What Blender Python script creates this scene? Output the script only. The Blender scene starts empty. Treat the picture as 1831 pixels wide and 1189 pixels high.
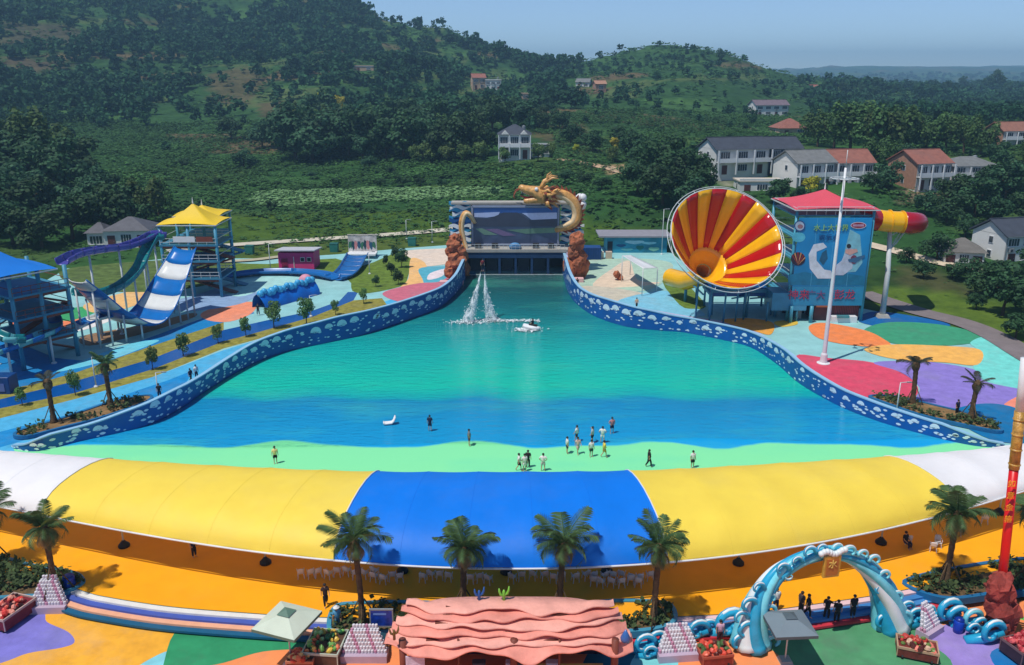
import bpy, bmesh, math, random
import numpy as np
from mathutils import Vector, Matrix
R = math.radians
PI = math.pi
sc = bpy.context.scene
col = sc.collection
# ---------------------------------------------------------------- camera
FPX, CX, CY, CH = 1500.0, 915.5, 594.5, 34.0
PITCH = math.atan((594.5 - 135.0) / FPX)
cam_d = bpy.data.cameras.new('camera')
cam_d.sensor_width = 36.0
cam_d.lens = FPX / 1831.0 * 36.0
cam_d.clip_start = 0.5
cam_d.clip_end = 20000
cam = bpy.data.objects.new('camera', cam_d)
col.objects.link(cam)
cam.location = (0, 0, CH)
cam.rotation_euler = (PI / 2 - PITCH, 0, 0)
sc.camera = cam
# ---------------------------------------------------------------- light
SUN_EL = R(66)
SUN_AZ = math.atan2(-0.62, -0.78)          # the sun stands behind and to the left of the camera
sdir = Vector((math.cos(SUN_EL) * math.cos(SUN_AZ), math.cos(SUN_EL) * math.sin(SUN_AZ), math.sin(SUN_EL)))
world = bpy.data.worlds.new('World')
sc.world = world
world.use_nodes = True
wn = world.node_tree
for n in list(wn.nodes): wn.nodes.remove(n)
wo = wn.nodes.new('ShaderNodeOutputWorld'); wb = wn.nodes.new('ShaderNodeBackground'); ws = wn.nodes.new('ShaderNodeTexSky')
ws.sky_type = 'NISHITA'; ws.sun_disc = False
ws.sun_elevation = SUN_EL
ws.sun_rotation = math.atan2(sdir.x, sdir.y)
ws.air_density = 0.8; ws.dust_density = 0.4; ws.ozone_density = 3.0; ws.altitude = 2500
wb.inputs['Strength'].default_value = 0.12
wn.links.new(ws.outputs['Color'], wb.inputs['Color']); wn.links.new(wb.outputs['Background'], wo.inputs['Surface'])
sl = bpy.data.lights.new('sun', 'SUN'); sl.energy = 3.4; sl.angle = R(0.53); sl.color = (1.0, 0.955, 0.88)
so = bpy.data.objects.new('sun', sl); col.objects.link(so); so.location = (-60, -40, 120)
so.rotation_euler = (-sdir).to_track_quat('-Z', 'Y').to_euler()
sc.view_settings.view_transform = 'Standard'
sc.view_settings.look = 'None'
sc.view_settings.exposure = 0.25
sc.view_settings.gamma = 1.0
sc.view_settings.use_curve_mapping = False
sc.cycles.use_denoising = True
sc.cycles.max_bounces = 6
sc.cycles.transparent_max_bounces = 12
sc.cycles.volume_bounces = 0
sc.cycles.caustics_reflective = False
sc.cycles.caustics_refractive = False
# ---------------------------------------------------------------- pixel -> place
cp, sp = math.cos(PITCH), math.sin(PITCH)
def ray(px, py):
    u = (px - CX) / FPX; v = (py - CY) / FPX
    return u, cp - v * sp, -sp - v * cp
def G(px, py, z=0.0):                      # where the sight line meets the level z
    x, y, w = ray(px, py); t = (z - CH) / w
    return Vector((x * t, y * t, z))
def P(px, py, Y):                          # where the sight line reaches the depth Y
    x, y, w = ray(px, py); t = Y / y
    return Vector((x * t, Y, CH + w * t))
def proj(X, Y, Z):
    dx, dy, dz = X, Y, Z - CH
    d = dy * cp - dz * sp; up = dy * sp + dz * cp
    return CX + FPX * dx / d, CY - FPX * up / d
def mpp(Y, z=0): return math.hypot(Y, CH - z) / FPX   # metres per photo pixel
# ---------------------------------------------------------------- materials
MATS = {}
def lin(c):
    return tuple(((v / 255 / 12.92) if v / 255 <= 0.04045 else ((v / 255 + 0.055) / 1.055) ** 2.4) for v in c)
def mat(name, rgb, rough=0.6, var=0.12, scale=0.8, bump=0.0, bscale=None, metal=0.0, spec=0.4, k=0.86, stain=0.0, detail=4.0, coord='pos', trans=0.0, emit=0.0, island=0.0, objrand=0.0):
    """rgb: the colour as it shows in sunlight (0-255); k turns it into a base colour"""
    if name in MATS: return MATS[name]
    m = bpy.data.materials.new(name); m.use_nodes = True
    nt = m.node_tree; b = nt.nodes['Principled BSDF']
    c = [min(0.9, x * k) for x in lin(rgb)]
    b.inputs['Roughness'].default_value = rough
    b.inputs['Metallic'].default_value = metal
    b.inputs['Specular IOR Level'].default_value = spec
    if emit: 
        b.inputs['Emission Color'].default_value = (*c, 1); b.inputs['Emission Strength'].default_value = emit
    geo = nt.nodes.new('ShaderNodeNewGeometry')
    src = geo.outputs['Position']
    if coord == 'obj':
        tc = nt.nodes.new('ShaderNodeTexCoord'); src = tc.outputs['Object']
    no = nt.nodes.new('ShaderNodeTexNoise'); no.inputs['Scale'].default_value = scale; no.inputs['Detail'].default_value = detail
    no.inputs['Roughness'].default_value = 0.62
    nt.links.new(src, no.inputs['Vector'])
    rp = nt.nodes.new('ShaderNodeValToRGB')
    rp.color_ramp.elements[0].position = 0.3; rp.color_ramp.elements[1].position = 0.72
    rp.color_ramp.elements[0].color = (*[x * (1 - var) for x in c], 1)
    rp.color_ramp.elements[1].color = (*[min(0.92, x * (1 + var)) for x in c], 1)
    nt.links.new(no.outputs['Fac'], rp.inputs['Fac'])
    out = rp.outputs['Color']
    if stain:
        n2 = nt.nodes.new('ShaderNodeTexNoise'); n2.inputs['Scale'].default_value = scale * 0.23; n2.inputs['Detail'].default_value = 7
        n2.inputs['Roughness'].default_value = 0.7
        nt.links.new(src, n2.inputs['Vector'])
        r2 = nt.nodes.new('ShaderNodeValToRGB'); r2.color_ramp.elements[0].position = 0.5; r2.color_ramp.elements[1].position = 0.75
        r2.color_ramp.elements[0].color = (0, 0, 0, 1); r2.color_ramp.elements[1].color = (stain,) * 3 + (1,)
        nt.links.new(n2.outputs['Fac'], r2.inputs['Fac'])
        mx = nt.nodes.new('ShaderNodeMix'); mx.data_type = 'RGBA'
        g = sum(c) / 3
        nt.links.new(r2.outputs['Color'], mx.inputs[0]); nt.links.new(out, mx.inputs[6])
        mx.inputs[7].default_value = (*[(x * 0.4 + g * 0.6) * 0.85 for x in c], 1)
        out = mx.outputs[2]
    if island or objrand:
        hsv = nt.nodes.new('ShaderNodeHueSaturation')
        nt.links.new(out, hsv.inputs['Color'])
        ma = nt.nodes.new('ShaderNodeMath'); ma.operation = 'MULTIPLY_ADD'
        if island: nt.links.new(geo.outputs['Random Per Island'], ma.inputs[0])
        ma.inputs[1].default_value = island * 2; ma.inputs[2].default_value = 1 - island
        last = ma.outputs[0]
        if objrand:
            oi = nt.nodes.new('ShaderNodeObjectInfo')
            m2 = nt.nodes.new('ShaderNodeMath'); m2.operation = 'MULTIPLY_ADD'
            nt.links.new(oi.outputs['Random'], m2.inputs[0]); m2.inputs[1].default_value = objrand * 2; m2.inputs[2].default_value = 1 - objrand
            m3 = nt.nodes.new('ShaderNodeMath'); m3.operation = 'MULTIPLY'
            nt.links.new(last, m3.inputs[0]); nt.links.new(m2.outputs[0], m3.inputs[1]); last = m3.outputs[0]
            m4 = nt.nodes.new('ShaderNodeMath'); m4.operation = 'MULTIPLY_ADD'
            nt.links.new(oi.outputs['Random'], m4.inputs[0]); m4.inputs[1].default_value = 0.05; m4.inputs[2].default_value = 0.475
            nt.links.new(m4.outputs[0], hsv.inputs['Hue'])
        nt.links.new(last, hsv.inputs['Value'])
        out = hsv.outputs['Color']
    nt.links.new(out, b.inputs['Base Color'])
    if bump:
        n3 = nt.nodes.new('ShaderNodeTexNoise'); n3.inputs['Scale'].default_value = bscale or scale * 6; n3.inputs['Detail'].default_value = 5
        nt.links.new(src, n3.inputs['Vector'])
        bp = nt.nodes.new('ShaderNodeBump'); bp.inputs['Strength'].default_value = min(1, bump); bp.inputs['Distance'].default_value = 0.1
        nt.links.new(n3.outputs['Fac'], bp.inputs['Height']); nt.links.new(bp.outputs['Normal'], b.inputs['Normal'])
    if trans:
        tr = nt.nodes.new('ShaderNodeBsdfTranslucent'); ms = nt.nodes.new('ShaderNodeMixShader'); ms.inputs[0].default_value = trans
        nt.links.new(out, tr.inputs['Color']); nt.links.new(b.outputs[0], ms.inputs[1]); nt.links.new(tr.outputs[0], ms.inputs[2])
        nt.links.new(ms.outputs[0], nt.nodes['Material Output'].inputs['Surface'])
    MATS[name] = m
    return m
# ---------------------------------------------------------------- mesh helpers
class MB:
    """collects shapes that become ONE mesh object"""
    def __init__(s): s.v = []; s.f = []
    def add(s, vs, fs):
        o = len(s.v); s.v += [tuple(p) for p in vs]; s.f += [tuple(o + i for i in f) for f in fs]; return s
    def box(s, c, d, rz=0.0, taper=1.0, M=None):
        x, y, z = d[0] / 2, d[1] / 2, d[2] / 2
        vs = [Vector((sx * x * (taper if sz > 0 else 1), sy * y * (taper if sz > 0 else 1), sz * z)) for sz in (-1, 1) for sy in (-1, 1) for sx in (-1, 1)]
        if rz: vs = [Matrix.Rotation(rz, 3, 'Z') @ p for p in vs]
        if M is not None: vs = [M @ p for p in vs]
        c = Vector(c)
        return s.add([p + c for p in vs], [(0, 2, 3, 1), (4, 5, 7, 6), (0, 1, 5, 4), (2, 6, 7, 3), (0, 4, 6, 2), (1, 3, 7, 5)])
    def tube(s, pts, r, n=8, caps=True, closed=False):
        pts = [Vector(p) for p in pts]; N = len(pts)
        rs = list(r) if hasattr(r, '__len__') else [r] * N
        rings = []; up = None
        for i, p in enumerate(pts):
            if closed: t = pts[(i + 1) % N] - pts[i - 1]
            else: t = pts[min(i + 1, N - 1)] - pts[max(i - 1, 0)]
            t = t.normalized() if t.length > 1e-9 else Vector((0, 0, 1))
            if up is None:
                up = Vector((0, 0, 1)) if abs(t.z) < 0.9 else Vector((1, 0, 0))
            a = t.cross(up)
            a = a.normalized() if a.length > 1e-6 else Vector((1, 0, 0))
            b = a.cross(t).normalized(); up = b
            rings.append([p + (a * math.cos(2 * PI * k / n) + b * math.sin(2 * PI * k / n)) * rs[i] for k in range(n)])
        vs = [q for ring in rings for q in ring]; fs = []
        for i in range(N if closed else N - 1):
            j = (i + 1) % N
            for k in range(n):
                fs.append((i * n + k, i * n + (k + 1) % n, j * n + (k + 1) % n, j * n + k))
        if caps and not closed:
            fs.append(tuple(range(n - 1, -1, -1))); fs.append(tuple((N - 1) * n + k for k in range(n)))
        return s.add(vs, fs)
    def bar(s, a, b, w, h=None):
        a = Vector(a); b = Vector(b); h = h or w; t = (b - a).normalized()
        up = Vector((0, 0, 1)) if abs(t.z) < 0.95 else Vector((0, 1, 0))
        x = t.cross(up).normalized(); y = x.cross(t)
        vs = [e + x * sx * w / 2 + y * sy * h / 2 for e in (a, b) for sx, sy in ((-1, -1), (1, -1), (1, 1), (-1, 1))]
        return s.add(vs, [(0, 1, 2, 3), (7, 6, 5, 4), (0, 4, 5, 1), (1, 5, 6, 2), (2, 6, 7, 3), (3, 7, 4, 0)])
    def lathe(s, prof, c=(0, 0, 0), n=12, M=None):
        c = Vector(c); vs = []; fs = []
        for r, z in prof:
            for k in range(n):
                p = Vector((r * math.cos(2 * PI * k / n), r * math.sin(2 * PI * k / n), z))
                vs.append((M @ p if M is not None else p) + c)
        for i in range(len(prof) - 1):
            for k in range(n): fs.append((i * n + k, i * n + (k + 1) % n, (i + 1) * n + (k + 1) % n, (i + 1) * n + k))
        fs.append(tuple(range(n - 1, -1, -1))); fs.append(tuple((len(prof) - 1) * n + k for k in range(n)))
        return s.add(vs, fs)
    def ball(s, c, rad, n=8, m=5, jit=0.0, rnd=random):
        rx, ry, rz = rad if hasattr(rad, '__len__') else (rad,) * 3
        c = Vector(c); vs = [c + Vector((0, 0, -rz))]; fs = []
        for i in range(1, m):
            a = PI * i / m - PI / 2
            for k in range(n):
                q = 1 + (rnd.uniform(-jit, jit) if jit else 0)
                vs.append(c + Vector((rx * math.cos(a) * math.cos(2 * PI * k / n), ry * math.cos(a) * math.sin(2 * PI * k / n), rz * math.sin(a))) * q)
        vs.append(c + Vector((0, 0, rz)))
        for k in range(n): fs.append((0, 1 + (k + 1) % n, 1 + k))
        for i in range(m - 2):
            for k in range(n): fs.append((1 + i * n + k, 1 + i * n + (k + 1) % n, 1 + (i + 1) * n + (k + 1) % n, 1 + (i + 1) * n + k))
        L = len(vs) - 1; o = 1 + (m - 2) * n
        for k in range(n): fs.append((o + k, o + (k + 1) % n, L))
        return s.add(vs, fs)
    def grid(s, f, nu, nv):
        vs = [f(i / nu, j / nv) for i in range(nu + 1) for j in range(nv + 1)]
        return s.add(vs, [(i * (nv + 1) + j, (i + 1) * (nv + 1) + j, (i + 1) * (nv + 1) + j + 1, i * (nv + 1) + j + 1) for i in range(nu) for j in range(nv)])
    def prism(s, poly, z0, z1):
        n = len(poly); vs = [(p[0], p[1], z0) for p in poly] + [(p[0], p[1], z1) for p in poly]
        return s.add(vs, [tuple(range(n - 1, -1, -1)), tuple(range(n, 2 * n))] + [(k, (k + 1) % n, n + (k + 1) % n, n + k) for k in range(n)])
    def extr(s, poly, d):                  # any 3-D outline pushed along d
        n = len(poly); d = Vector(d)
        return s.add([Vector(p) for p in poly] + [Vector(p) + d for p in poly], [tuple(range(n)), tuple(range(2 * n - 1, n - 1, -1))] + [(k, n + k, n + (k + 1) % n, (k + 1) % n) for k in range(n)])
    def build(s, name, m, parent=None, smooth=False, world=False, solid=0.0, bevel=0.0, fixn=False):
        me = bpy.data.meshes.new(name)
        vs = s.v
        if world and parent is not None:
            L = parent.matrix_world_loc if hasattr(parent, 'matrix_world_loc') else WLOC.get(parent.name, Vector((0, 0, 0)))
            vs = [(p[0] - L[0], p[1] - L[1], p[2] - L[2]) for p in vs]
        me.from_pydata(vs, [], s.f)
        if fixn or bevel:
            bm = bmesh.new(); bm.from_mesh(me)
            if bevel: bmesh.ops.bevel(bm, geom=bm.edges[:], offset=bevel, segments=1, affect='EDGES')
            bmesh.ops.recalc_face_normals(bm, faces=bm.faces); bm.to_mesh(me); bm.free()
        return link(name, me, m, parent, smooth, solid)
WLOC = {}
def link(name, me, m, parent=None, smooth=False, solid=0.0):
    if m is not None and not me.materials: me.materials.append(m)
    if smooth and me.polygons:
        me.polygons.foreach_set('use_smooth', np.ones(len(me.polygons), dtype=bool))
    me.update()
    o = bpy.data.objects.new(name, me); col.objects.link(o)
    if parent is not None: o.parent = parent
    if solid:
        md = o.modifiers.new('thickness', 'SOLIDIFY'); md.thickness = solid; md.offset = 0
    return o
def tag(o, label, cat, group=None):
    o['label'] = label; o['category'] = cat
    if group: o['group'] = group
    return o
def struct(o): o['kind'] = 'structure'; return o
def thing(name, label, cat, loc=(0, 0, 0), rz=0.0, group=None):
    o = bpy.data.objects.new(name, None); col.objects.link(o)
    o.empty_display_size = 0.3
    o.location = loc; o.rotation_euler = (0, 0, rz)
    WLOC[o.name] = Vector(loc)
    return tag(o, label, cat, group)
def dup(root, loc=None, rz=None, label=None, group=None, scale=None):
    def cpy(o, par):
        c = o.copy(); col.objects.link(c); c.parent = par
        for k in KIDS.get(o.name) or list(o.children): cpy(k, c)
        return c
    r = cpy(root, None)
    if loc is not None: r.location = loc
    if rz is not None: r.rotation_euler = (0, 0, rz)
    if label: r['label'] = label
    if group: r['group'] = group
    if scale: r.scale = scale if hasattr(scale, '__len__') else (scale,) * 3
    return r
KIDS = {}
def spline(pts, n=8, closed=False):
    pts = [Vector(p) for p in pts]; N = len(pts); out = []
    rng = range(N) if closed else range(N - 1)
    for i in rng:
        p0 = pts[i - 1] if (closed or i > 0) else pts[0] * 2 - pts[1]
        p1 = pts[i]; p2 = pts[(i + 1) % N]
        p3 = pts[(i + 2) % N] if (closed or i + 2 < N) else p2 * 2 - p1
        for k in range(n):
            t = k / n
            out.append(0.5 * (2 * p1 + (p2 - p0) * t + (2 * p0 - 5 * p1 + 4 * p2 - p3) * t * t + (3 * p1 - p0 - 3 * p2 + p3) * t ** 3))
    if not closed: out.append(pts[-1])
    return out
def sheet(name, pix, z, m, smooth=6, parent=None, thick=0.0):
    pts = [G(a, b, z) for a, b in pix]
    if smooth: pts = spline(pts, smooth, True)
    b = MB()
    if thick: b.prism([(p.x, p.y) for p in pts], z - thick, z)
    else:
        vs = [(p.x, p.y, z) for p in pts]
        ar = sum(vs[i - 1][0] * vs[i][1] - vs[i][0] * vs[i - 1][1] for i in range(len(vs)))
        b.add(vs if ar > 0 else vs[::-1], [tuple(range(len(vs)))])
    return b.build(name, m, parent, fixn=bool(thick))
def inpoly(x, y, poly):
    x = np.asarray(x, float); y = np.asarray(y, float); r = np.zeros(x.shape, bool); n = len(poly)
    for i in range(n):
        x1, y1 = poly[i - 1]; x2, y2 = poly[i]
        if y1 == y2: continue
        c = ((y1 > y) != (y2 > y)) & (x < (x2 - x1) * (y - y1) / (y2 - y1) + x1)
        r ^= c
    return r
_tc = {}
def text_mesh(s, size, depth=0.02):        # lettering as a mesh, standing in the XZ plane, centred
    cu = bpy.data.curves.new('t', 'FONT'); cu.body = s; cu.size = size; cu.extrude = depth; cu.align_x = 'CENTER'; cu.align_y = 'CENTER'
    cu.resolution_u = 2
    o = bpy.data.objects.new('t', cu); col.objects.link(o)
    dg = bpy.context.evaluated_depsgraph_get(); me = bpy.data.meshes.new_from_object(o.evaluated_get(dg))
    bpy.data.objects.remove(o); bpy.data.curves.remove(cu)
    me.transform(Matrix.Rotation(PI / 2, 4, 'X')); me.materials.clear()
    return me
def skin_mesh(V, E, root, sub=1):
    """V: name -> (co, radius); one continuous surface grown round the edges"""
    names = list(V); me = bpy.data.meshes.new('s')
    me.from_pydata([V[n][0] for n in names], [(names.index(a), names.index(b)) for a, b in E], [])
    o = bpy.data.objects.new('s', me); col.objects.link(o)
    md = o.modifiers.new('k', 'SKIN'); md.use_smooth_shade = True
    for i, n in enumerate(names):
        r = V[n][1]; r = r if hasattr(r, '__len__') else (r, r)
        me.skin_vertices[0].data[i].radius = r
        me.skin_vertices[0].data[i].use_root = (n == root)
    if sub:
        sm = o.modifiers.new('u', 'SUBSURF'); sm.levels = sub; sm.render_levels = sub
    dg = bpy.context.evaluated_depsgraph_get(); out = bpy.data.meshes.new_from_object(o.evaluated_get(dg))
    bpy.data.objects.remove(o); bpy.data.meshes.remove(me)
    return out
# ================================================================ TERRAIN
ctl = []
def cpx(px, py, Y): ctl.append(tuple(P(px, py, Y)))
for X in (-260, -130, -60, 0, 60, 130, 260):
    for Y in (-90, 0, 60, 100): ctl.append((X, Y, 0))
for X in (-140, -90, -40, 0, 40): ctl.append((X, 140, 0))
for X in (-100, -50, 0, 30): ctl.append((X, 178, 0.1))
ctl += [(62, 128, 0), (75, 118, 0.6), (95, 120, 1.5), (50, 165, 1.5), (88, 150, 1.6), (130, 150, 3), (160, 120, 3), (70, 165, 2.5), (34, 175, 0.6)]
for a in [(600, 350, 238), (600, 290, 312), (420, 240, 385), (300, 232, 400), (300, 200, 450), (130, 260, 330), (130, 300, 270), (0, 240, 360), (0, 330, 230), (-300, 240, 330),
          (300, 150, 520), (300, 70, 680), (300, 0, 780), (0, 100, 550), (0, 10, 680), (0, -60, 800), (-400, 60, 600), (-400, -90, 850),
          (600, 235, 370), (600, 155, 520), (640, 18, 850), (500, -20, 860), (690, 52, 850), (760, 66, 850), (830, 74, 850), (900, 103, 830), (965, 112, 830), (1030, 124, 830), (1050, 130, 900), (640, 90, 680), (840, 130, 640), (960, 140, 660),
          (800, 330, 250), (880, 163, 560), (880, 200, 430), (760, 280, 300), (925, 284, 270), (1000, 215, 380), (1000, 170, 520), (1100, 262, 300), (1080, 300, 250), (1100, 160, 520), (1110, 200, 400),
          (1120, 108, 720), (1230, 97, 700), (1180, 100, 710), (1290, 112, 680), (1340, 133, 650), (1400, 155, 620), (1440, 173, 600), (1300, 150, 560), (1300, 195, 430), (1300, 240, 300), (1310, 320, 222), (1450, 332, 205), (1540, 330, 205), (1650, 342, 203), (1735, 330, 210),
          (1800, 264, 260), (1950, 264, 240), (1415, 242, 330), (1380, 208, 450), (1600, 205, 400), (1600, 178, 700), (1750, 175, 800), (1700, 163, 1100), (1900, 165, 900), (1600, 152, 2200), (1800, 152, 2200), (2200, 160, 1500), (2100, 300, 230), (1200, 345, 200), (1100, 375, 190)]: cpx(*a)
for px in (1300, 1380, 1500, 1600, 1700, 1831, 2100): cpx(px, 120 if px > 1390 else 130, 4400)
for px in (-900, 200, 900): cpx(px, 135, 4400)
ctl += [(-300, 1500, 60), (-700, 1300, 90), (100, 1300, 25), (150, 1200, 20), (300, 1200, 15), (-1500, 800, 80), (-2500, 2500, 60), (800, 600, 15), (1500, 1200, 15), (2500, 2500, 15), (0, 2500, 15), (-200, 1000, 80), (60, 980, 30), (-800, 150, 30), (700, 150, 12), (-500, -90, 10), (500, -90, 6)]
ctl = np.array(ctl)
def _ab(x, y):
    yy = np.maximum(np.asarray(y, float), -95) + 110
    return np.asarray(x, float) / yy * 1.3, np.log(yy / 100) * 1.1
ca, cb = _ab(ctl[:, 0], ctl[:, 1])
def _k(r2): return np.where(r2 > 1e-12, 0.5 * r2 * np.log(np.maximum(r2, 1e-12)), 0)
nC = len(ctl); A_ = np.zeros((nC + 3, nC + 3))
A_[:nC, :nC] = _k((ca[:, None] - ca) ** 2 + (cb[:, None] - cb) ** 2) + np.eye(nC) * 2e-4
A_[:nC, nC] = 1; A_[:nC, nC + 1] = ca; A_[:nC, nC + 2] = cb; A_[nC:, :nC] = A_[:nC, nC:].T
W_ = np.linalg.solve(A_, np.concatenate([ctl[:, 2], [0, 0, 0]]))
PARKPX = [(-330, 960), (-330, 600), (0, 548), (120, 480), (300, 462), (480, 462), (600, 455), (720, 444), (830, 436), (1020, 436), (1200, 452), (1260, 500), (1400, 545), (1545, 552), (1640, 572), (1740, 597), (1831, 647), (2150, 790), (2150, 960)]
PARK = [tuple(G(a, b)[:2]) for a, b in PARKPX] + [(120, -80), (-140, -80)]
def seg_dist(x, y, poly):
    d = np.full(x.shape, 1e9)
    for i in range(len(poly)):
        x1, y1 = poly[i - 1]; x2, y2 = poly[i]; vx, vy = x2 - x1, y2 - y1
        t = np.clip(((x - x1) * vx + (y - y1) * vy) / (vx * vx + vy * vy + 1e-9), 0, 1)
        d = np.minimum(d, np.hypot(x - x1 - t * vx, y - y1 - t * vy))
    return d
_rs = np.random.RandomState(5)
_wv = [( _rs.uniform(0, 6.28), _rs.uniform(0, 6.28), L) for L in (230, 140, 90, 55, 34, 21) for _ in range(3)]
def zfun(x, y):
    x = np.atleast_1d(np.asarray(x, float)); y = np.atleast_1d(np.asarray(y, float))
    a, b = _ab(x, y); z = np.zeros(x.shape)
    for i0 in range(0, x.size, 20000):
        s = slice(i0, i0 + 20000)
        z[s] = _k((a[s][:, None] - ca) ** 2 + (b[s][:, None] - cb) ** 2) @ W_[:nC] + W_[nC] + W_[nC + 1] * a[s] + W_[nC + 2] * b[s]
    z = np.clip(z, -4, 190)
    rough = np.clip((y - 330) / 400, 0, 1) * np.clip(z / 30, 0, 1)
    for th, ph, L in _wv: z = z + rough * L * 0.012 * np.sin((x * math.cos(th) + y * math.sin(th)) * 6.28 / L + ph)
    tz = np.clip((y - 380) / 60, 0, 1) * np.clip(z / 25, 0, 1)          # farmed terraces on the slopes
    st = np.floor(z / 4.5) * 4.5 + 4.5 * np.clip((z / 4.5 - np.floor(z / 4.5)) * 3 - 2, 0, 1)
    z = z * (1 - 0.55 * tz) + st * 0.55 * tz
    ins = inpoly(x, y, PARK); d = seg_dist(x, y, PARK)
    w = np.clip(d / 25, 0, 1); w = w * w * (3 - 2 * w)
    zi = -0.05 - 1.3 * np.clip((d - 2) / 5, 0, 1)
    return np.where(ins, zi, z * w + (-0.05) * (1 - w))
def z1(x, y): return float(zfun(x, y)[0])
def T(px, py):                              # where the sight line meets the land
    x, y, w = ray(px, py)
    t = np.concatenate([np.linspace(60, 420, 500), np.geomspace(420, 6000, 900)])
    z = zfun(x * t, y * t); below = np.nonzero(CH + w * t < z)[0]
    k = below[0] if len(below) else len(t) - 1
    return Vector((x * t[k], y * t[k], float(z[k])))
def axis(lo, hi, dense, d0, grow):
    v = [0.0]; s = d0
    while v[-1] < hi:
        v.append(v[-1] + s)
        if v[-1] > dense: s *= grow
    return v
ax = axis(0, 5200, 130, 3.2, 1.045); xs = np.array([-q for q in ax[:0:-1]] + ax)
ys = np.array([-q for q in axis(0, 400, 10, 8, 1.4)[:0:-1]] + axis(0, 5600, 420, 3.2, 1.032))
XX, YY = np.meshgrid(xs, ys, indexing='ij'); ZZ = zfun(XX.ravel(), YY.ravel())
nx, ny = len(xs), len(ys)
idx = np.arange(nx * ny).reshape(nx, ny)
quads = np.stack([idx[:-1, :-1], idx[1:, :-1], idx[1:, 1:], idx[:-1, 1:]], -1).reshape(-1, 4)
def np_mesh(name, verts, faces):
    me = bpy.data.meshes.new(name); n = len(verts); f = len(faces); k = faces.shape[1]
    me.vertices.add(n); me.vertices.foreach_set('co', np.ascontiguousarray(verts, dtype=np.float32).ravel())
    me.loops.add(f * k); me.loops.foreach_set('vertex_index', np.ascontiguousarray(faces, dtype=np.int32).ravel())
    me.polygons.add(f); me.polygons.foreach_set('loop_start', np.arange(0, f * k, k, dtype=np.int32))
    me.polygons.foreach_set('loop_total', np.full(f, k, dtype=np.int32))
    me.update(calc_edges=True); return me
tme = np_mesh('terrain', np.stack([XX.ravel(), YY.ravel(), ZZ], -1), quads)
# land use, one colour per field
fx, fy, fz = XX.ravel(), YY.ravel(), ZZ
with np.errstate(all='ignore'):
    dd = fy * cp - (fz - CH) * sp; ppx = CX + FPX * fx / np.maximum(dd, 1); ppy = CY - FPX * (fy * sp + (fz - CH) * cp) / np.maximum(dd, 1)
base = np.tile(np.array(lin((66, 96, 46))), (nx * ny, 1)) * 0.8
def zone(poly, rgb, mix=1.0, k=0.8):
    ins = inpoly(ppx, ppy, poly) & (dd > 30); c = np.array(lin(rgb)) * k
    base[ins] = base[ins] * (1 - mix) + c * mix
rs = np.random.RandomState(3)
far = fy > 330
patch = (np.floor(fx / 38 + np.sin(fy / 60) * 1.2) * 7.13 + np.floor(fz / 4.5) * 3.7)
pr = np.modf(np.abs(np.sin(patch * 12.9898) * 43758.5453))[0]
for lo, hi, c in ((0, .35, (66, 104, 58)), (.35, .55, (84, 122, 66)), (.55, .68, (104, 122, 72)), (.68, .76, (126, 108, 80)), (.76, 1, (62, 98, 56))):
    q = far & (pr >= lo) & (pr < hi); base[q] = np.array(lin(c)) * 0.8
near = (~far) & (fy > 150)
fq = np.modf(np.abs(np.sin((np.floor((fx + fy * 0.22) / 26) * 5.1 + np.floor((fy - fx * 0.12) / 17) * 9.7) * 78.233) * 43758.5))[0]
for lo, hi, c in ((0, .3, (62, 104, 54)), (.3, .6, (70, 112, 56)), (.6, .8, (88, 116, 60)), (.8, 1, (58, 94, 50))):
    q = near & (fq >= lo) & (fq < hi); base[q] = np.array(lin(c)) * 0.8
zone([(455, 346), (560, 338), (700, 334), (830, 338), (900, 342), (900, 350), (780, 352), (660, 358), (560, 365), (480, 368), (450, 360)], (128, 170, 108))
zone([(400, 388), (800, 372), (1080, 400), (1200, 420), (1200, 440), (700, 420), (400, 430)], (90, 118, 44))
zone([(960, 200), (1040, 205), (1060, 240), (1000, 262), (930, 235)], (112, 98, 70), .8)
zone([(1030, 255), (1080, 258), (1070, 280), (1020, 275)], (116, 96, 70), .8)
zone([(1072, 294), (1122, 296), (1128, 312), (1090, 310)], (205, 165, 130))
zone([(0, 40), (140, 45), (170, 75), (60, 85), (0, 80)], (100, 88, 74), .8)
zone([(0, 108), (110, 105), (145, 122), (60, 130), (0, 128)], (108, 88, 74), .8)
zone([(370, 130), (450, 120), (480, 150), (440, 190), (380, 185)], (118, 100, 74), .75)
zone([(460, 185), (510, 180), (505, 210), (470, 210)], (124, 100, 76), .7)
zone([(1560, 515), (1700, 520), (1831, 560), (1900, 650), (1831, 640), (1740, 590), (1640, 565), (1560, 550)], (112, 136, 52))
zone([(1605, 470), (1700, 490), (1740, 530), (1640, 515), (1600, 500)], (112, 100, 70), .6)
zone([(1605, 340), (1690, 335), (1700, 362), (1610, 362)], (186, 152, 128), .8)
zone([(1285, 322), (1320, 320), (1300, 335)], (190, 180, 160), .8)
zone([(420, 440), (720, 425), (820, 420), (820, 445), (600, 462), (430, 470)], (106, 124, 56))
ca_ = tme.color_attributes.new('crop', 'FLOAT_COLOR', 'POINT')
ca_.data.foreach_set('color', np.concatenate([base, np.ones((nx * ny, 1))], 1).astype(np.float32).ravel())
tm = mat('land', (80, 120, 60), rough=0.95, spec=0.1, bump=0.6, bscale=0.6)
nt = tm.node_tree; bs = nt.nodes['Principled BSDF']
at = nt.nodes.new('ShaderNodeAttribute'); at.attribute_name = 'crop'
geo = nt.nodes.new('ShaderNodeNewGeometry'); n1 = nt.nodes.new('ShaderNodeTexNoise'); n1.inputs['Scale'].default_value = 0.16; n1.inputs['Detail'].default_value = 9; n1.inputs['Roughness'].default_value = 0.75
nt.links.new(geo.outputs['Position'], n1.inputs['Vector'])
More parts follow.
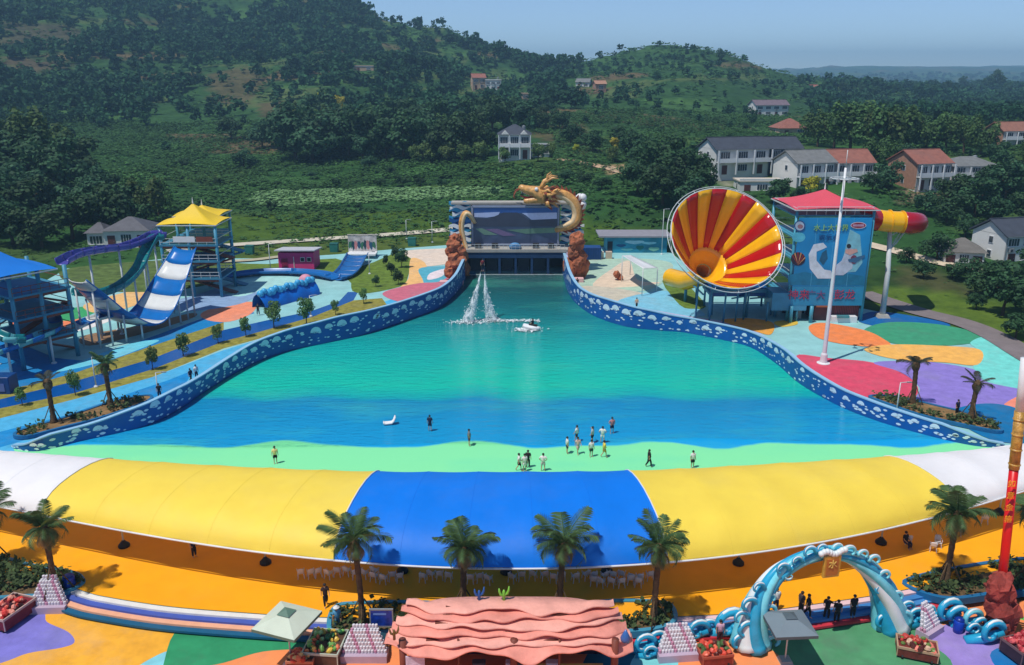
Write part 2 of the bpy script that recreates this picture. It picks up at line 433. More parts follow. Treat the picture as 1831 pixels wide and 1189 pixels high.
r1 = nt.nodes.new('ShaderNodeValToRGB'); r1.color_ramp.elements[0].position = 0.32; r1.color_ramp.elements[0].color = (.3, .38, .36, 1); r1.color_ramp.elements[1].position = 0.7; r1.color_ramp.elements[1].color = (1.0, 1.02, .95, 1)
nt.links.new(n1.outputs['Fac'], r1.inputs['Fac'])
mx = nt.nodes.new('ShaderNodeMix'); mx.data_type = 'RGBA'; mx.blend_type = 'MULTIPLY'; mx.inputs[0].default_value = 1
nt.links.new(at.outputs['Color'], mx.inputs[6]); nt.links.new(r1.outputs['Color'], mx.inputs[7]); nt.links.new(mx.outputs[2], bs.inputs['Base Color'])
terrain = struct(link('terrain', tme, tm, None, True))
# ================================================================ PLAZA, POOL, PAINT
LOW = -0.75
STEP_L = [(-330, 1020), (-100, 1020), (60, 1030), (150, 1058), (190, 1068), (300, 1085), (430, 1096), (560, 1104), (720, 1108), (900, 1110), (1090, 1108), (1240, 1102), (1350, 1095), (1450, 1082), (1560, 1066), (1620, 1055), (1831, 1010), (2150, 930)]
front = spline([G(a, b) for a, b in STEP_L], 5)
m_org = mat('orange_paint', (255, 172, 8), rough=0.75, var=0.06, scale=0.5, stain=0.10, spec=0.25)
m_base = mat('pale_paint', (150, 205, 205), rough=0.7, var=0.14, scale=0.35, stain=0.5, spec=0.25)
pl = [(G(a, b).x, G(a, b).y, 0) for a, b in PARKPX][1:-1]
b = MB(); pts = [(p.x, p.y, 0) for p in front] + pl[::-1]
b.add(pts, [tuple(range(len(pts)))])
plaza = struct(b.build('plaza', m_base))
zc = [0.0]
def paint(name, pix, rgb, smooth=5, stain=0.25, z=None, parent=None, **kw):
    zc[0] += 0.0015
    q = dict(rough=0.72, var=0.16, scale=0.9, stain=min(.75, stain + .25), spec=0.25, detail=7); q.update(kw)
    return sheet(name, pix, zc[0] if z is None else z, mat('paint_%d_%d_%d' % rgb, rgb, **q), smooth, parent if parent is not None else plaza)
# left terraces behind the wall
paint('painted_path', [(-330, 905), (-330, 800), (0, 747), (136, 712), (273, 674), (400, 626), (520, 590), (640, 556), (700, 535), (760, 515), (830, 500), (834, 480), (850, 480), (850, 520), (800, 560), (700, 600), (500, 640), (300, 740), (100, 812), (0, 830)], (80, 178, 222), smooth=0)
paint('painted_path', [(-330, 850), (0, 772), (120, 742), (240, 700), (300, 680), (345, 662), (330, 690), (200, 740), (0, 800), (-330, 890)], (22, 140, 205), smooth=0)
m_grass_dry = mat('dry_lawn', (148, 142, 66), rough=0.95, var=0.35, scale=1.3, stain=0.5, spec=0.1, bump=0.5)
m_grass = mat('lawn', (104, 128, 52), rough=0.95, var=0.35, scale=0.9, stain=0.4, spec=0.1, bump=0.5)
zc[0] += 0.0015
sheet('lawn_strip', [(-330, 800), (0, 729), (136, 701), (273, 660), (400, 610), (443, 598), (560, 565), (632, 537), (683, 533), (692, 545), (640, 561), (560, 580), (440, 612), (400, 623), (273, 674), (136, 713), (0, 748), (-330, 830)], zc[0], m_grass_dry, 0, plaza)
m_river = mat('river_blue', (6, 84, 160), rough=0.25, var=0.10, scale=0.4, spec=0.5)
zc[0] += 0.0015
sheet('lazy_river', [(-330, 775), (0, 713), (136, 680), (273, 640), (400, 590), (480, 572), (557, 556), (607, 538), (622, 522), (640, 522), (632, 537), (560, 566), (443, 599), (400, 610), (273, 660), (136, 702), (0, 730), (-330, 800)], zc[0], m_river, 0, plaza)
zc[0] += 0.0015
sheet('lawn_strip', [(-330, 755), (0, 698), (60, 687), (136, 666), (273, 618), (400, 576), (400, 590), (273, 641), (136, 681), (0, 714), (-330, 776)], zc[0], m_grass_dry, 0, plaza)
paint('painted_path', [(-330, 740), (-330, 640), (0, 600), (100, 640), (150, 645), (250, 610), (400, 555), (440, 545), (455, 560), (400, 576), (273, 618), (136, 666), (60, 687), (0, 698)], (16, 128, 190), smooth=0)
paint('painted_path', [(100, 665), (160, 640), (230, 615), (285, 608), (240, 628), (180, 648)], (110, 205, 225))
paint('painted_patch', [(150, 600), (260, 580), (340, 560), (345, 568), (250, 598), (160, 618)], (150, 118, 88))
paint('painted_patch', [(360, 560), (400, 545), (455, 540), (450, 560), (410, 575), (370, 572)], (246, 150, 112))
paint('painted_patch', [(280, 545), (340, 530), (440, 500), (480, 508), (440, 540), (340, 556)], (140, 170, 205))
paint('painted_patch', [(395, 520), (440, 500), (530, 492), (560, 500), (480, 515), (430, 530)], (170, 220, 215))
paint('painted_patch', [(20, 575), (130, 560), (140, 585), (60, 600)], (246, 138, 90))
paint('painted_patch', [(90, 560), (150, 548), (175, 556), (120, 574)], (60, 165, 100))
paint('painted_patch', [(130, 578), (190, 562), (200, 572), (140, 592)], (235, 230, 225))
paint('painted_patch', [(150, 545), (240, 520), (280, 530), (190, 560)], (240, 190, 120))
zc[0] += 0.0015
sheet('lawn_patch', [(395, 470), (480, 472), (600, 462), (640, 478), (720, 447), (735, 460), (728, 500), (716, 512), (660, 524), (630, 520), (622, 500), (560, 490), (440, 486), (395, 490)], zc[0], m_grass, 3, plaza)
zc[0] += 0.0015
sheet('lawn_patch', [(130, 478), (390, 462), (395, 500), (300, 520), (180, 520), (120, 505)], zc[0], mat('lawn_mid', (92, 112, 60), rough=.95, var=.4, scale=.7, stain=.5, spec=.1), 3, plaza)
paint('painted_patch', [(724, 449), (800, 444), (832, 444), (832, 470), (800, 472), (762, 476), (745, 468)], (232, 212, 192))
paint('painted_patch', [(735, 462), (760, 470), (764, 500), (740, 512), (716, 514), (730, 498)], (244, 192, 122))
paint('painted_patch', [(750, 480), (790, 476), (812, 480), (800, 500), (765, 512), (755, 498)], (88, 176, 196))
paint('painted_patch', [(684, 524), (720, 512), (752, 506), (790, 502), (818, 478), (832, 474), (830, 500), (800, 512), (742, 540), (705, 537)], (208, 112, 130))
paint('painted_patch', [(770, 488), (800, 480), (790, 494), (765, 500)], (236, 222, 226))
# right terraces
paint('painted_patch', [(1025, 470), (1130, 462), (1200, 470), (1190, 500), (1150, 520), (1060, 522), (1030, 510)], (176, 206, 184), stain=0.5)
paint('painted_patch', [(1095, 480), (1125, 466), (1140, 500), (1180, 505), (1140, 512), (1060, 512)], (228, 206, 180), stain=0.5)
paint('painted_patch', [(1040, 512), (1100, 515), (1180, 530), (1200, 538), (1120, 540), (1060, 530)], (204, 196, 176), stain=0.5)
paint('painted_patch', [(1110, 535), (1190, 520), (1235, 545), (1260, 565), (1180, 560), (1120, 548)], (126, 196, 222))
paint('painted_path', [(1010, 440), (1030, 440), (1030, 510), (1060, 530), (1150, 551), (1230, 565), (1300, 575), (1360, 596), (1430, 640), (1420, 660), (1300, 600), (1100, 570), (1010, 500)], (186, 186, 220), smooth=0)
zc[0] += 0.0015
sheet('lawn_patch', [(1184, 502), (1215, 498), (1245, 525), (1262, 548), (1240, 552), (1215, 545)], zc[0], m_grass, 3, plaza)
paint('painted_patch', [(1290, 572), (1340, 569), (1382, 577), (1378, 598), (1350, 592), (1320, 584)], (236, 166, 62))
paint('painted_patch', [(1385, 575), (1420, 572), (1425, 580), (1395, 584)], (226, 190, 70))
paint('painted_patch', [(1536, 575), (1560, 557), (1640, 566), (1700, 582), (1620, 590)], (6, 100, 168))
paint('painted_patch', [(1545, 590), (1590, 576), (1680, 580), (1762, 600), (1735, 614), (1640, 619), (1575, 608)], (64, 156, 116))
paint('painted_patch', [(1735, 612), (1775, 603), (1850, 650), (1850, 700), (1770, 685), (1740, 655), (1752, 630)], (122, 220, 208))
paint('painted_patch', [(1446, 584), (1475, 577), (1545, 590), (1580, 606), (1590, 618), (1530, 618), (1465, 605)], (248, 140, 76))
paint('painted_patch', [(1545, 625), (1590, 616), (1680, 618), (1752, 625), (1748, 652), (1690, 648), (1600, 642)], (252, 186, 92))
paint('painted_patch', [(1424, 636), (1480, 640), (1560, 648), (1618, 670), (1642, 695), (1625, 716), (1570, 716), (1525, 708), (1470, 682)], (224, 78, 106))
paint('painted_patch', [(1562, 648), (1650, 646), (1740, 660), (1762, 682), (1850, 702), (1850, 722), (1800, 727), (1750, 738), (1690, 735), (1640, 716), (1644, 692), (1612, 666)], (146, 128, 206))
paint('painted_patch', [(1796, 722), (1850, 700), (1850, 740), (1815, 740)], (255, 146, 116))
paint('painted_patch', [(1690, 738), (1750, 722), (1806, 726), (1850, 748), (1900, 790), (1790, 790), (1720, 760)], (8, 116, 172))
# beach and the orange apron
zc[0] += 0.004
zo = zc[0]
b = MB(); o1 = [(p.x, p.y, zo) for p in front]
back_px = [(2150, 850), (1801, 815), (1400, 826), (900, 834), (400, 829), (60, 815), (-330, 850)]
o2 = [(G(a, c).x, G(a, c).y, zo) for a, c in back_px]
b.add(o1 + o2, [tuple(range(len(o1 + o2)))])
struct(b.build('apron', m_org, plaza))
# pool floor: painted bands
LW_B = [(24, 803), (50, 808), (80, 806), (136, 792), (205, 777), (273, 759), (328, 729), (355, 710), (410, 675), (464, 647), (520, 628), (590, 613), (657, 598), (733, 572), (784, 552), (814, 527), (828, 508), (836, 490)]
LW_T = [(18, 795), (30, 788), (109, 774), (175, 757), (246, 729), (284, 713), (341, 686), (396, 653), (437, 623), (488, 600), (557, 580), (632, 560), (708, 545), (758, 527), (809, 504), (820, 487), (833, 456)]
RW_B = [(1006, 490), (1015, 522), (1032, 545), (1065, 567), (1120, 585), (1180, 592), (1227, 596), (1311, 613), (1348, 625), (1390, 653), (1431, 688), (1498, 726), (1566, 753), (1633, 773), (1700, 790), (1747, 799), (1795, 802)]
RW_T = [(1008, 451), (1022, 502), (1042, 522), (1120, 545), (1160, 556), (1227, 570), (1295, 580), (1348, 597), (1396, 622), (1431, 651), (1465, 679), (1532, 709), (1599, 733), (1667, 755), (1734, 772), (1801, 784)]
lw = spline([G(*q) for q in LW_B], 6); rw = spline([G(*q) for q in RW_B], 6)
zp = zo + 0.006
b = MB(); q = [(p.x, p.y, zp) for p in lw] + [(p.x, p.y, zp) for p in rw] + [(G(a, c).x, G(a, c).y, zp) for a, c in [(1780, 812), (1400, 862), (900, 885), (400, 872), (30, 816)]]
b.add(q[::-1], [tuple(range(len(q)))])
mp = mat('pool_paint', (0, 160, 165), rough=0.6, spec=0.3)
nt = mp.node_tree; bs = nt.nodes['Principled BSDF']
geo = nt.nodes.new('ShaderNodeNewGeometry'); sx = nt.nodes.new('ShaderNodeSeparateXYZ'); nt.links.new(geo.outputs['Position'], sx.inputs[0])
def mth(op, a, b_, c=None):
    n = nt.nodes.new('ShaderNodeMath'); n.operation = op
    for i, v in enumerate((a, b_, c)):
        if v is None: continue
        if isinstance(v, (int, float)): n.inputs[i].default_value = v
        else: nt.links.new(v, n.inputs[i])
    return n.outputs[0]
w1 = mth('MULTIPLY', mth('SINE', mth('MULTIPLY', sx.outputs[0], 2 * PI / 16.5), 0), 0.45)
w2 = mth('MULTIPLY', mth('SINE', mth('MULTIPLY_ADD', sx.outputs[0], 2 * PI / 9.3, 1.0), 0), 0.28)
nz = nt.nodes.new('ShaderNodeTexNoise'); nz.inputs['Scale'].default_value = 0.11; nz.inputs['Detail'].default_value = 6
nt.links.new(geo.outputs['Position'], nz.inputs['Vector'])
yy = mth('ADD', mth('ADD', sx.outputs[1], w1), mth('ADD', w2, mth('MULTIPLY_ADD', nz.outputs['Fac'], 2.2, -1.1)))
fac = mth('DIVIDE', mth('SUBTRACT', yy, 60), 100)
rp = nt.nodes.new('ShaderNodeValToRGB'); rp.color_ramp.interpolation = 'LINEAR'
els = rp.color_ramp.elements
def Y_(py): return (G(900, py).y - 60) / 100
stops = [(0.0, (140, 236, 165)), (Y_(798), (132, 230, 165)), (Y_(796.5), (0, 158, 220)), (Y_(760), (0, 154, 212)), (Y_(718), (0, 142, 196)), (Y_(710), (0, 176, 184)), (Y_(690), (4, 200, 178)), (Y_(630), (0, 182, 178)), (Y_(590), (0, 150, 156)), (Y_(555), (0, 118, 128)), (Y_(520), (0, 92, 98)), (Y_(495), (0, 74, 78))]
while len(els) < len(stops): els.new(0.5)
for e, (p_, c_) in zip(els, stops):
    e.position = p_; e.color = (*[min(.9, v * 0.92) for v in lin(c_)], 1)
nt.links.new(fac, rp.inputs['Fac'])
n2 = nt.nodes.new('ShaderNodeTexNoise'); n2.inputs['Scale'].default_value = 0.07; n2.inputs['Detail'].default_value = 8; n2.inputs['Roughness'].default_value = .7
mpn = nt.nodes.new('ShaderNodeMapping'); mpn.inputs['Scale'].default_value = (0.6, 1.6, 1); nt.links.new(geo.outputs['Position'], mpn.inputs[0]); nt.links.new(mpn.outputs[0], n2.inputs['Vector'])
r2 = nt.nodes.new('ShaderNodeValToRGB'); r2.color_ramp.elements[0].position = .5; r2.color_ramp.elements[0].color = (0, 0, 0, 1); r2.color_ramp.elements[1].position = .8; r2.color_ramp.elements[1].color = (.5, .5, .5, 1)
nt.links.new(n2.outputs['Fac'], r2.inputs['Fac'])
mx = nt.nodes.new('ShaderNodeMix'); mx.data_type = 'RGBA'; nt.links.new(r2.outputs['Color'], mx.inputs[0]); nt.links.new(rp.outputs['Color'], mx.inputs[6]); mx.inputs[7].default_value = (.09, .62, .42, 1)
nt.links.new(mx.outputs[2], bs.inputs['Base Color'])
pool_floor = struct(b.build('pool_floor', mp))
# water: clear, with a ripple
mw = bpy.data.materials.new('clear_water'); mw.use_nodes = True; nt = mw.node_tree
for n in list(nt.nodes): nt.nodes.remove(n)
ow = nt.nodes.new('ShaderNodeOutputMaterial'); ms = nt.nodes.new('ShaderNodeMixShader'); tr = nt.nodes.new('ShaderNodeBsdfTransparent'); gl = nt.nodes.new('ShaderNodeBsdfGlossy'); fr = nt.nodes.new('ShaderNodeFresnel')
fr.inputs['IOR'].default_value = 1.22; gl.inputs['Roughness'].default_value = 0.06; tr.inputs['Color'].default_value = (.93, 1, 1, 1)
bp = nt.nodes.new('ShaderNodeBump'); nz = nt.nodes.new('ShaderNodeTexNoise'); nz.inputs['Scale'].default_value = 1.1; nz.inputs['Detail'].default_value = 5; nz.inputs['Roughness'].default_value = .6
geo = nt.nodes.new('ShaderNodeNewGeometry'); mpn = nt.nodes.new('ShaderNodeMapping'); mpn.inputs['Scale'].default_value = (0.5, 1.5, 1)
nt.links.new(geo.outputs['Position'], mpn.inputs[0]); nt.links.new(mpn.outputs[0], nz.inputs['Vector']); nt.links.new(nz.outputs['Fac'], bp.inputs['Height'])
bp.inputs['Strength'].default_value = 0.8; bp.inputs['Distance'].default_value = 0.3
nt.links.new(bp.outputs[0], gl.inputs['Normal']); nt.links.new(bp.outputs[0], fr.inputs['Normal'])
nt.links.new(fr.outputs[0], ms.inputs[0]); nt.links.new(tr.outputs[0], ms.inputs[1]); nt.links.new(gl.outputs[0], ms.inputs[2]); nt.links.new(ms.outputs[0], ow.inputs[0])
WZ = zp + 0.10
b = MB(); q = [(p.x, p.y, WZ) for p in lw[18:]] + [(p.x, p.y, WZ) for p in rw[:-12]] + [tuple(spline([G(a, c, WZ) for a, c in [(1640, 783), (1450, 790), (1250, 783), (1000, 796), (800, 793), (560, 799), (330, 800), (160, 790)]], 4)[i]) for i in range(29)]
b.add(q[::-1], [tuple(range(len(q)))])
struct(b.build('water', mw))
# steps down to the lower plaza, painted tread by tread
m_low = mat('lower_paint', (250, 150, 90), rough=0.7, var=0.1, scale=0.6, stain=0.3, spec=0.25)
lowp = [(x, y) for x, y in [(-140, -80), (120, -80)]]
bb = MB(); q = [(-150, -80, LOW), (150, -80, LOW)] + [(p.x, p.y + 0.5, LOW) for p in front[::-1]]
bb.add(q, [tuple(range(len(q)))])
lower = struct(bb.build('lower_plaza', m_low))
tread_c = [((236, 232, 225), (236, 232, 225)), ((70, 92, 178), (150, 140, 215)), ((246, 178, 140), (240, 160, 120)), ((0, 92, 130), (24, 130, 110))]
red_c = [((238, 200, 205), (225, 190, 215)), ((60, 130, 195), (90, 160, 210)), ((70, 140, 200), (60, 90, 160)), ((205, 50, 66), (180, 36, 55))]
def off(poly, d):
    out = []
    for i, p in enumerate(poly):
        t = (poly[min(i + 1, len(poly) - 1)] - poly[max(i - 1, 0)]).normalized(); out.append(p + Vector((t.y, -t.x, 0)) * d)
    return out
for k in range(4):
    z_top = -0.15 * (k + 1) if k else -0.006
    a0, a1 = off(front, 0.42 * k), off(front, 0.42 * (k + 1))
    for nm, rng, cc in (('step_tread', range(0, 48), tread_c), ('step_tread', range(47, len(front)), red_c)):
        seg0 = [a0[i] for i in rng]; seg1 = [a1[i] for i in rng]
        bb = MB(); n = len(seg0)
        zt = -0.15 * k - 0.004
        vs = [(p.x, p.y, zt) for p in seg0] + [(p.x, p.y, zt) for p in seg1] + [(p.x, p.y, zt - 0.16) for p in seg1]
        fs = [(n + i, n + i + 1, i + 1, i) for i in range(n - 1)] + [(2 * n + i, 2 * n + i + 1, n + i + 1, n + i) for i in range(n - 1)]
        bb.add(vs, fs)
        c = cc[k][0]; struct(bb.build(nm, mat('tread_%d_%d_%d' % c, c, rough=.7, var=.1, stain=.25), lower))
lz = [LOW]
def lpaint(pix, rgb, **kw):
    lz[0] += 0.0015
    return paint('painted_patch', pix, rgb, z=lz[0], parent=lower, **kw)
lpaint([(-330, 1100), (-100, 1080), (150, 1086), (200, 1112), (330, 1126), (380, 1140), (330, 1200), (150, 1260), (-330, 1300)], (252, 178, 54))
lpaint([(-200, 1100), (40, 1092), (78, 1096), (84, 1112), (122, 1130), (133, 1148), (110, 1158), (50, 1168), (0, 1186), (-150, 1230)], (130, 124, 206))
lpaint([(232, 1210), (250, 1189), (300, 1164), (310, 1180), (300, 1215)], (140, 214, 224))
lpaint([(322, 1124), (420, 1130), (520, 1140), (600, 1142), (560, 1158), (470, 1165), (400, 1185), (330, 1200), (290, 1230), (292, 1189)], (48, 150, 100), stain=0.5)
lpaint([(1050, 1170), (1100, 1140), (1170, 1140), (1200, 1170), (1150, 1240), (1040, 1240)], (0, 110, 140))
lpaint([(1130, 1180), (1165, 1160), (1210, 1165), (1200, 1220), (1130, 1230)], (130, 214, 216))
lpaint([(1390, 1170), (1375, 1150), (1420, 1128), (1560, 1108), (1640, 1120), (1690, 1150), (1720, 1200), (1650, 1260), (1440, 1250), (1430, 1200)], (84, 152, 106), stain=0.5)
lpaint([(1650, 1140), (1672, 1122), (1740, 1112), (1790, 1140), (1800, 1180), (1850, 1240), (1720, 1240), (1700, 1180)], (160, 138, 208))
lpaint([(1770, 1172), (1830, 1150), (1960, 1140), (1960, 1240), (1840, 1240)], (20, 118, 186))
# roads and tracks on the land
def road(name, pix, w, rgb, lift=0.25):
    c = spline([T(a, d) for a, d in pix], 8); l, r = off(c, -w / 2), off(c, w / 2); n = len(c); bb = MB()
    lift_ = lambda p: (p.x, p.y, max(z1(p.x, p.y), 0) + lift)
    bb.add([lift_(p) for p in l] + [lift_(p) for p in r], [(i, n + i, n + i + 1, i + 1) for i in range(n - 1)])
    return struct(bb.build(name, mat('road_%d_%d_%d' % rgb, rgb, rough=.9, var=.15, scale=.5, stain=.4, spec=.15)))
road('road', [(300, 452), (385, 443), (500, 434), (640, 425), (800, 413), (860, 409)], 3.4, (206, 198, 178))
road('road', [(1535, 436), (1600, 452), (1660, 468), (1720, 482), (1775, 491)], 3.2, (214, 196, 170))
road('road', [(1540, 525), (1590, 542), (1650, 561), (1720, 580), (1780, 606), (1850, 648), (1950, 700)], 4.2, (132, 122, 122), 0.12)
road('footpath', [(385, 476), (450, 470), (500, 462)], 2.0, (186, 178, 150))
road('road', [(1000, 285), (1040, 292), (1090, 302), (1115, 310)], 4, (204, 172, 140))
# ================================================================ common materials
m_white = mat('white_paint', (232, 234, 236), rough=.5, var=.05, scale=2, stain=.15)
m_steel = mat('white_steel', (212, 218, 220), rough=.4, var=.06, scale=1.5, stain=.2)
m_grey = mat('grey_metal', (140, 146, 150), rough=.5, var=.1, scale=2)
m_black = mat('black_rubber', (28, 28, 30), rough=.6, var=.2, scale=3)
m_wall = mat('wave_wall_blue', (8, 92, 172), rough=.45, var=.16, scale=.5, stain=.25)
m_walltop = mat('wall_coping', (150, 196, 226), rough=.6, var=.08)
m_motif = mat('motif_white', (222, 240, 252), rough=.5, var=.08)
m_teal = mat('teal_steel', (66, 146, 176), rough=.45, var=.12, scale=.8, stain=.25)
m_dark = mat('dark_interior', (34, 44, 58), rough=.8, var=.2)
# ================================================================ pool walls
def at_curve(C, x):
    for i in range(len(C) - 1):
        (x0, y0), (x1, y1) = C[i], C[i + 1]
        if min(x0, x1) <= x <= max(x0, x1) and x0 != x1: return y0 + (y1 - y0) * (x - x0) / (x1 - x0)
    return C[0][1] if abs(x - C[0][0]) < abs(x - C[-1][0]) else C[-1][1]
half = MB().add([(0.5 * math.cos(a), 0, 0.5 * math.sin(a)) for a in np.linspace(0, PI, 9)] + [(0.32, 0, -.10), (.12, 0, .02), (-.1, 0, -.12), (-.3, 0, .0)], [tuple(range(13))])
me_motif = bpy.data.meshes.new('motif'); me_motif.from_pydata(half.v, [], half.f); me_motif.materials.append(m_motif)
drop = MB().add([(0.5 * math.cos(a) * (1 + .2 * math.cos(2 * a)), 0, .3 * math.sin(a)) for a in np.linspace(0, 2 * PI, 9)[:-1]], [tuple(range(8))])
me_drop = bpy.data.meshes.new('motif_small'); me_drop.from_pydata(drop.v, [], drop.f); me_drop.materials.append(m_motif)
def pool_wall(base, topC, label, inward, rnd, taper0=True):
    w = thing('pool_wall', label, 'wall', (base[len(base) // 2].x, base[len(base) // 2].y, 0))
    hs = []
    for p in base:
        px, py = proj(p.x, p.y, 0); ty = at_curve(topC, px)
        h = P(px, ty, p.y + 0.2).z; hs.append(max(0.9, min(3.9, h)))
    hs = [sum(hs[max(0, i - 4):i + 5]) / len(hs[max(0, i - 4):i + 5]) for i in range(len(hs))]
    nb_ = len(hs)
    for i in range(14):                     # the wall sinks towards the beach
        j_ = i if taper0 else nb_ - 1 - i; hs[j_] *= .35 + .65 * i / 14
    th = 0.35; o = off(base, -th * inward)
    b1 = MB(); b2 = MB(); n = len(base)
    vs = []
    for p, q, h in zip(base, o, hs): vs += [(p.x, p.y, 0), (p.x, p.y, h), (q.x, q.y, h), (q.x, q.y, 0)]
    b1.add(vs, [(4 * i + k, 4 * i + 4 + k, 4 * i + 4 + (k + 1) % 4, 4 * i + (k + 1) % 4) for i in range(n - 1) for k in range(4)] + [(0, 1, 2, 3), (4 * n - 1, 4 * n - 2, 4 * n - 3, 4 * n - 4)])
    b1.build('wall_face', m_wall, w, world=True, fixn=True)
    pin, pout = off(base, 0.06 * inward), off(base, -(th + .06) * inward); vs = []
    for p, q, h in zip(pin, pout, hs): vs += [(p.x, p.y, h), (p.x, p.y, h + .12), (q.x, q.y, h + .12), (q.x, q.y, h)]
    b2.add(vs, [(4 * i + k, 4 * i + 4 + k, 4 * i + 4 + (k + 1) % 4, 4 * i + (k + 1) % 4) for i in range(n - 1) for k in range(4)] + [(0, 1, 2, 3), (4 * n - 1, 4 * n - 2, 4 * n - 3, 4 * n - 4)])
    b2.build('coping', m_walltop, w, world=True, fixn=True)
    # painted jellyfish and drops
    face = off(base, 0.03 * inward); s = 0.0; nxt = 0.6; k = 0
    for i in range(n - 1):
        L = (face[i + 1] - face[i]).length
        while nxt < s + L:
            t = (nxt - s) / L; p = face[i].lerp(face[i + 1], t); h = hs[i] + (hs[i + 1] - hs[i]) * t
            d = (face[i + 1] - face[i]).normalized(); ang = math.atan2(d.y, d.x)
            spots = [(rnd.uniform(.5, .78), (h * .4 + .2) * rnd.uniform(.75, 1.15), me_motif)] if k % 2 == 0 and rnd.random() < .85 else []
            spots += [(rnd.uniform(.18, .4), None, me_drop) for _ in range(3)]
            for f, sz, me in spots:
                oz = bpy.data.objects.new('wave_motif', me); col.objects.link(oz); oz.parent = w
                dx = rnd.uniform(-.7, .7) if sz is None else 0
                sz = sz or rnd.uniform(.22, .5)
                oz.location = Vector((p.x + d.x * dx, p.y + d.y * dx, h * (f if me is me_motif else rnd.uniform(.12, .85)))) - WLOC[w.name]
                oz.rotation_euler = (0, 0, ang); oz.scale = (min(1.5, sz * 1.05), 1, sz * .95)
            nxt += 0.95; k += 1
        s += L
    return w
rnd = random.Random(11)
pool_wall(lw, LW_T, 'curving blue pool wall with white jellyfish motifs beside the slides and planter', 1, rnd)
pool_wall(rw, RW_T, 'curving blue pool wall with white jellyfish motifs below the striped funnel', 1, rnd, False)
# ================================================================ canopy over the beach
FE = [(-260, 862), (-60, 893), (0, 905), (76, 917), (150, 936), (300, 966), (450, 989), (596, 1004), (750, 1011), (900, 1013), (1050, 1011), (1193, 1003), (1330, 990), (1450, 973), (1560, 952), (1640, 936), (1718, 913), (1831, 873), (2060, 800)]
ZE = 3.1
fe = [G(a, c, ZE) for a, c in FE]
xs_ = np.array([p.x for p in fe]); ys_ = np.array([p.y for p in fe])
pc = np.polyfit(xs_, ys_, 4); fy_ = lambda x: float(np.polyval(pc, x)); dy_ = lambda x: float(np.polyval(np.polyder(pc), x))
prof = [(0, 3.1), (.25, 3.6), (.6, 4.05), (1.1, 4.5), (1.9, 4.95), (3.0, 5.3), (4.4, 5.55), (6.0, 5.7), (7.6, 5.68), (9.0, 5.5), (10.2, 5.2), (10.9, 4.85), (11.1, 4.5)]
TE = [(-260, 792), (-60, 800), (0, 805), (165, 818), (400, 832), (645, 842), (900, 842), (1163, 840), (1400, 826), (1640, 812), (1805, 797), (1831, 795), (2060, 770)]
_kx, _kv = [], []
for x_ in np.linspace(-60, 60, 61):          # how deep the arch is along its length
    lo_, hi_ = .35, 1.4
    n_ = Vector((-dy_(x_), 1, 0)).normalized()
    for _ in range(26):
        k_ = (lo_ + hi_) / 2; e_ = -1e9
        for d_, z_ in prof:
            q_ = Vector((x_, fy_(x_), 0)) + n_ * d_ * k_; a_, b_ = proj(q_.x, q_.y, 3.1 + (z_ - 3.1) * k_); e_ = max(e_, at_curve(TE, a_) - b_)
        if e_ > 0: hi_ = k_
        else: lo_ = k_
    _kx.append(x_); _kv.append(k_)
_pk = np.polyfit(_kx, _kv, 6)
def kx(x): return float(np.interp(x, _kx, np.convolve(np.pad(_kv, 3, mode='edge'), np.ones(7) / 7, 'valid')))
def can(x, k, lift=0.0, inset=0.0):
    d, z = prof[k] if isinstance(k, int) else k
    s_ = kx(x); d *= s_; z = 3.1 + (z - 3.1) * s_
    n = Vector((-dy_(x), 1, 0)).normalized()
    return Vector((x, fy_(x), 0)) + n * (d + inset) + Vector((0, 0, z + lift))
canopy = thing('beach_canopy', 'long arched fabric canopy in white, yellow and blue along the pool beach', 'canopy', (0, fy_(0) + 3, 0))
xsM = [G(a, at_curve(FE, a), ZE).x for a in (-250, 76, 596, 1193, 1718, 2050)]
cols = [('membrane_white', (246, 246, 248)), ('membrane_yellow', (255, 224, 84)), ('membrane_blue', (0, 126, 238)), ('membrane_yellow', (255, 224, 84)), ('membrane_white', (246, 246, 248))]
for k in range(5):
    x0, x1 = xsM[k], xsM[k + 1]; W = x1 - x0; nr = max(3, round(W / 4.2)); nu = nr * 6
    def fm(u, v):
        x = x0 + W * u; kk = min(int(v * (len(prof) - 1) + .5), len(prof) - 1)
        s = abs(math.sin(PI * u * nr)); arch = math.sin(PI * min(1, v * 1.02))
        p = can(x, kk, -0.10 * s * (0.4 + arch))
        if kk == 0: p.z += 0.05 * s; p += Vector((0, 0.10 * s, 0))
        if kk == len(prof) - 1: p.z += .18 * s
        return p
    c = cols[k]
    mb_ = mat(c[0], c[1], rough=.55, var=.045, scale=.5, stain=.14, spec=.3, trans=.12, k=.9, bump=.25, bscale=1.1)
    o = MB().grid(fm, nu, len(prof) - 1).build('membrane', mb_, canopy, True, True)
    for i in range(0, nr * 2, 2):
        if i: MB().tube([can(x0 + W * i / (nr * 2), q, .004 - .10 * abs(math.sin(PI * i / 2)) * (0.4 + math.sin(PI * q / (len(prof) - 1)))) for q in range(len(prof))], .009, 4).build('fabric_seam', mat(c[0] + '_seam', tuple(int(v * .955) for v in c[1]), rough=.6, var=.05), canopy, True, True)
    # white edge cord and rib tubes
    MB().tube([can(x0 + W * i / nu, 0, .0, -.05) for i in range(nu + 1)], .07, 6).build('edge_cord', m_white, canopy, True, True)
    for i in range(nr + (1 if k == 4 else 0)):
        x = x0 + W * i / nr
        MB().tube([can(x, q, -.16, .12) for q in range(len(prof))], .06, 6).build('rib', m_steel, canopy, True, True)
for k in (1, 2, 3, 4):
    MB().tube([can(xsM[k], q, .03) for q in range(len(prof))], .05, 5).build('seam', m_white, canopy, True, True)
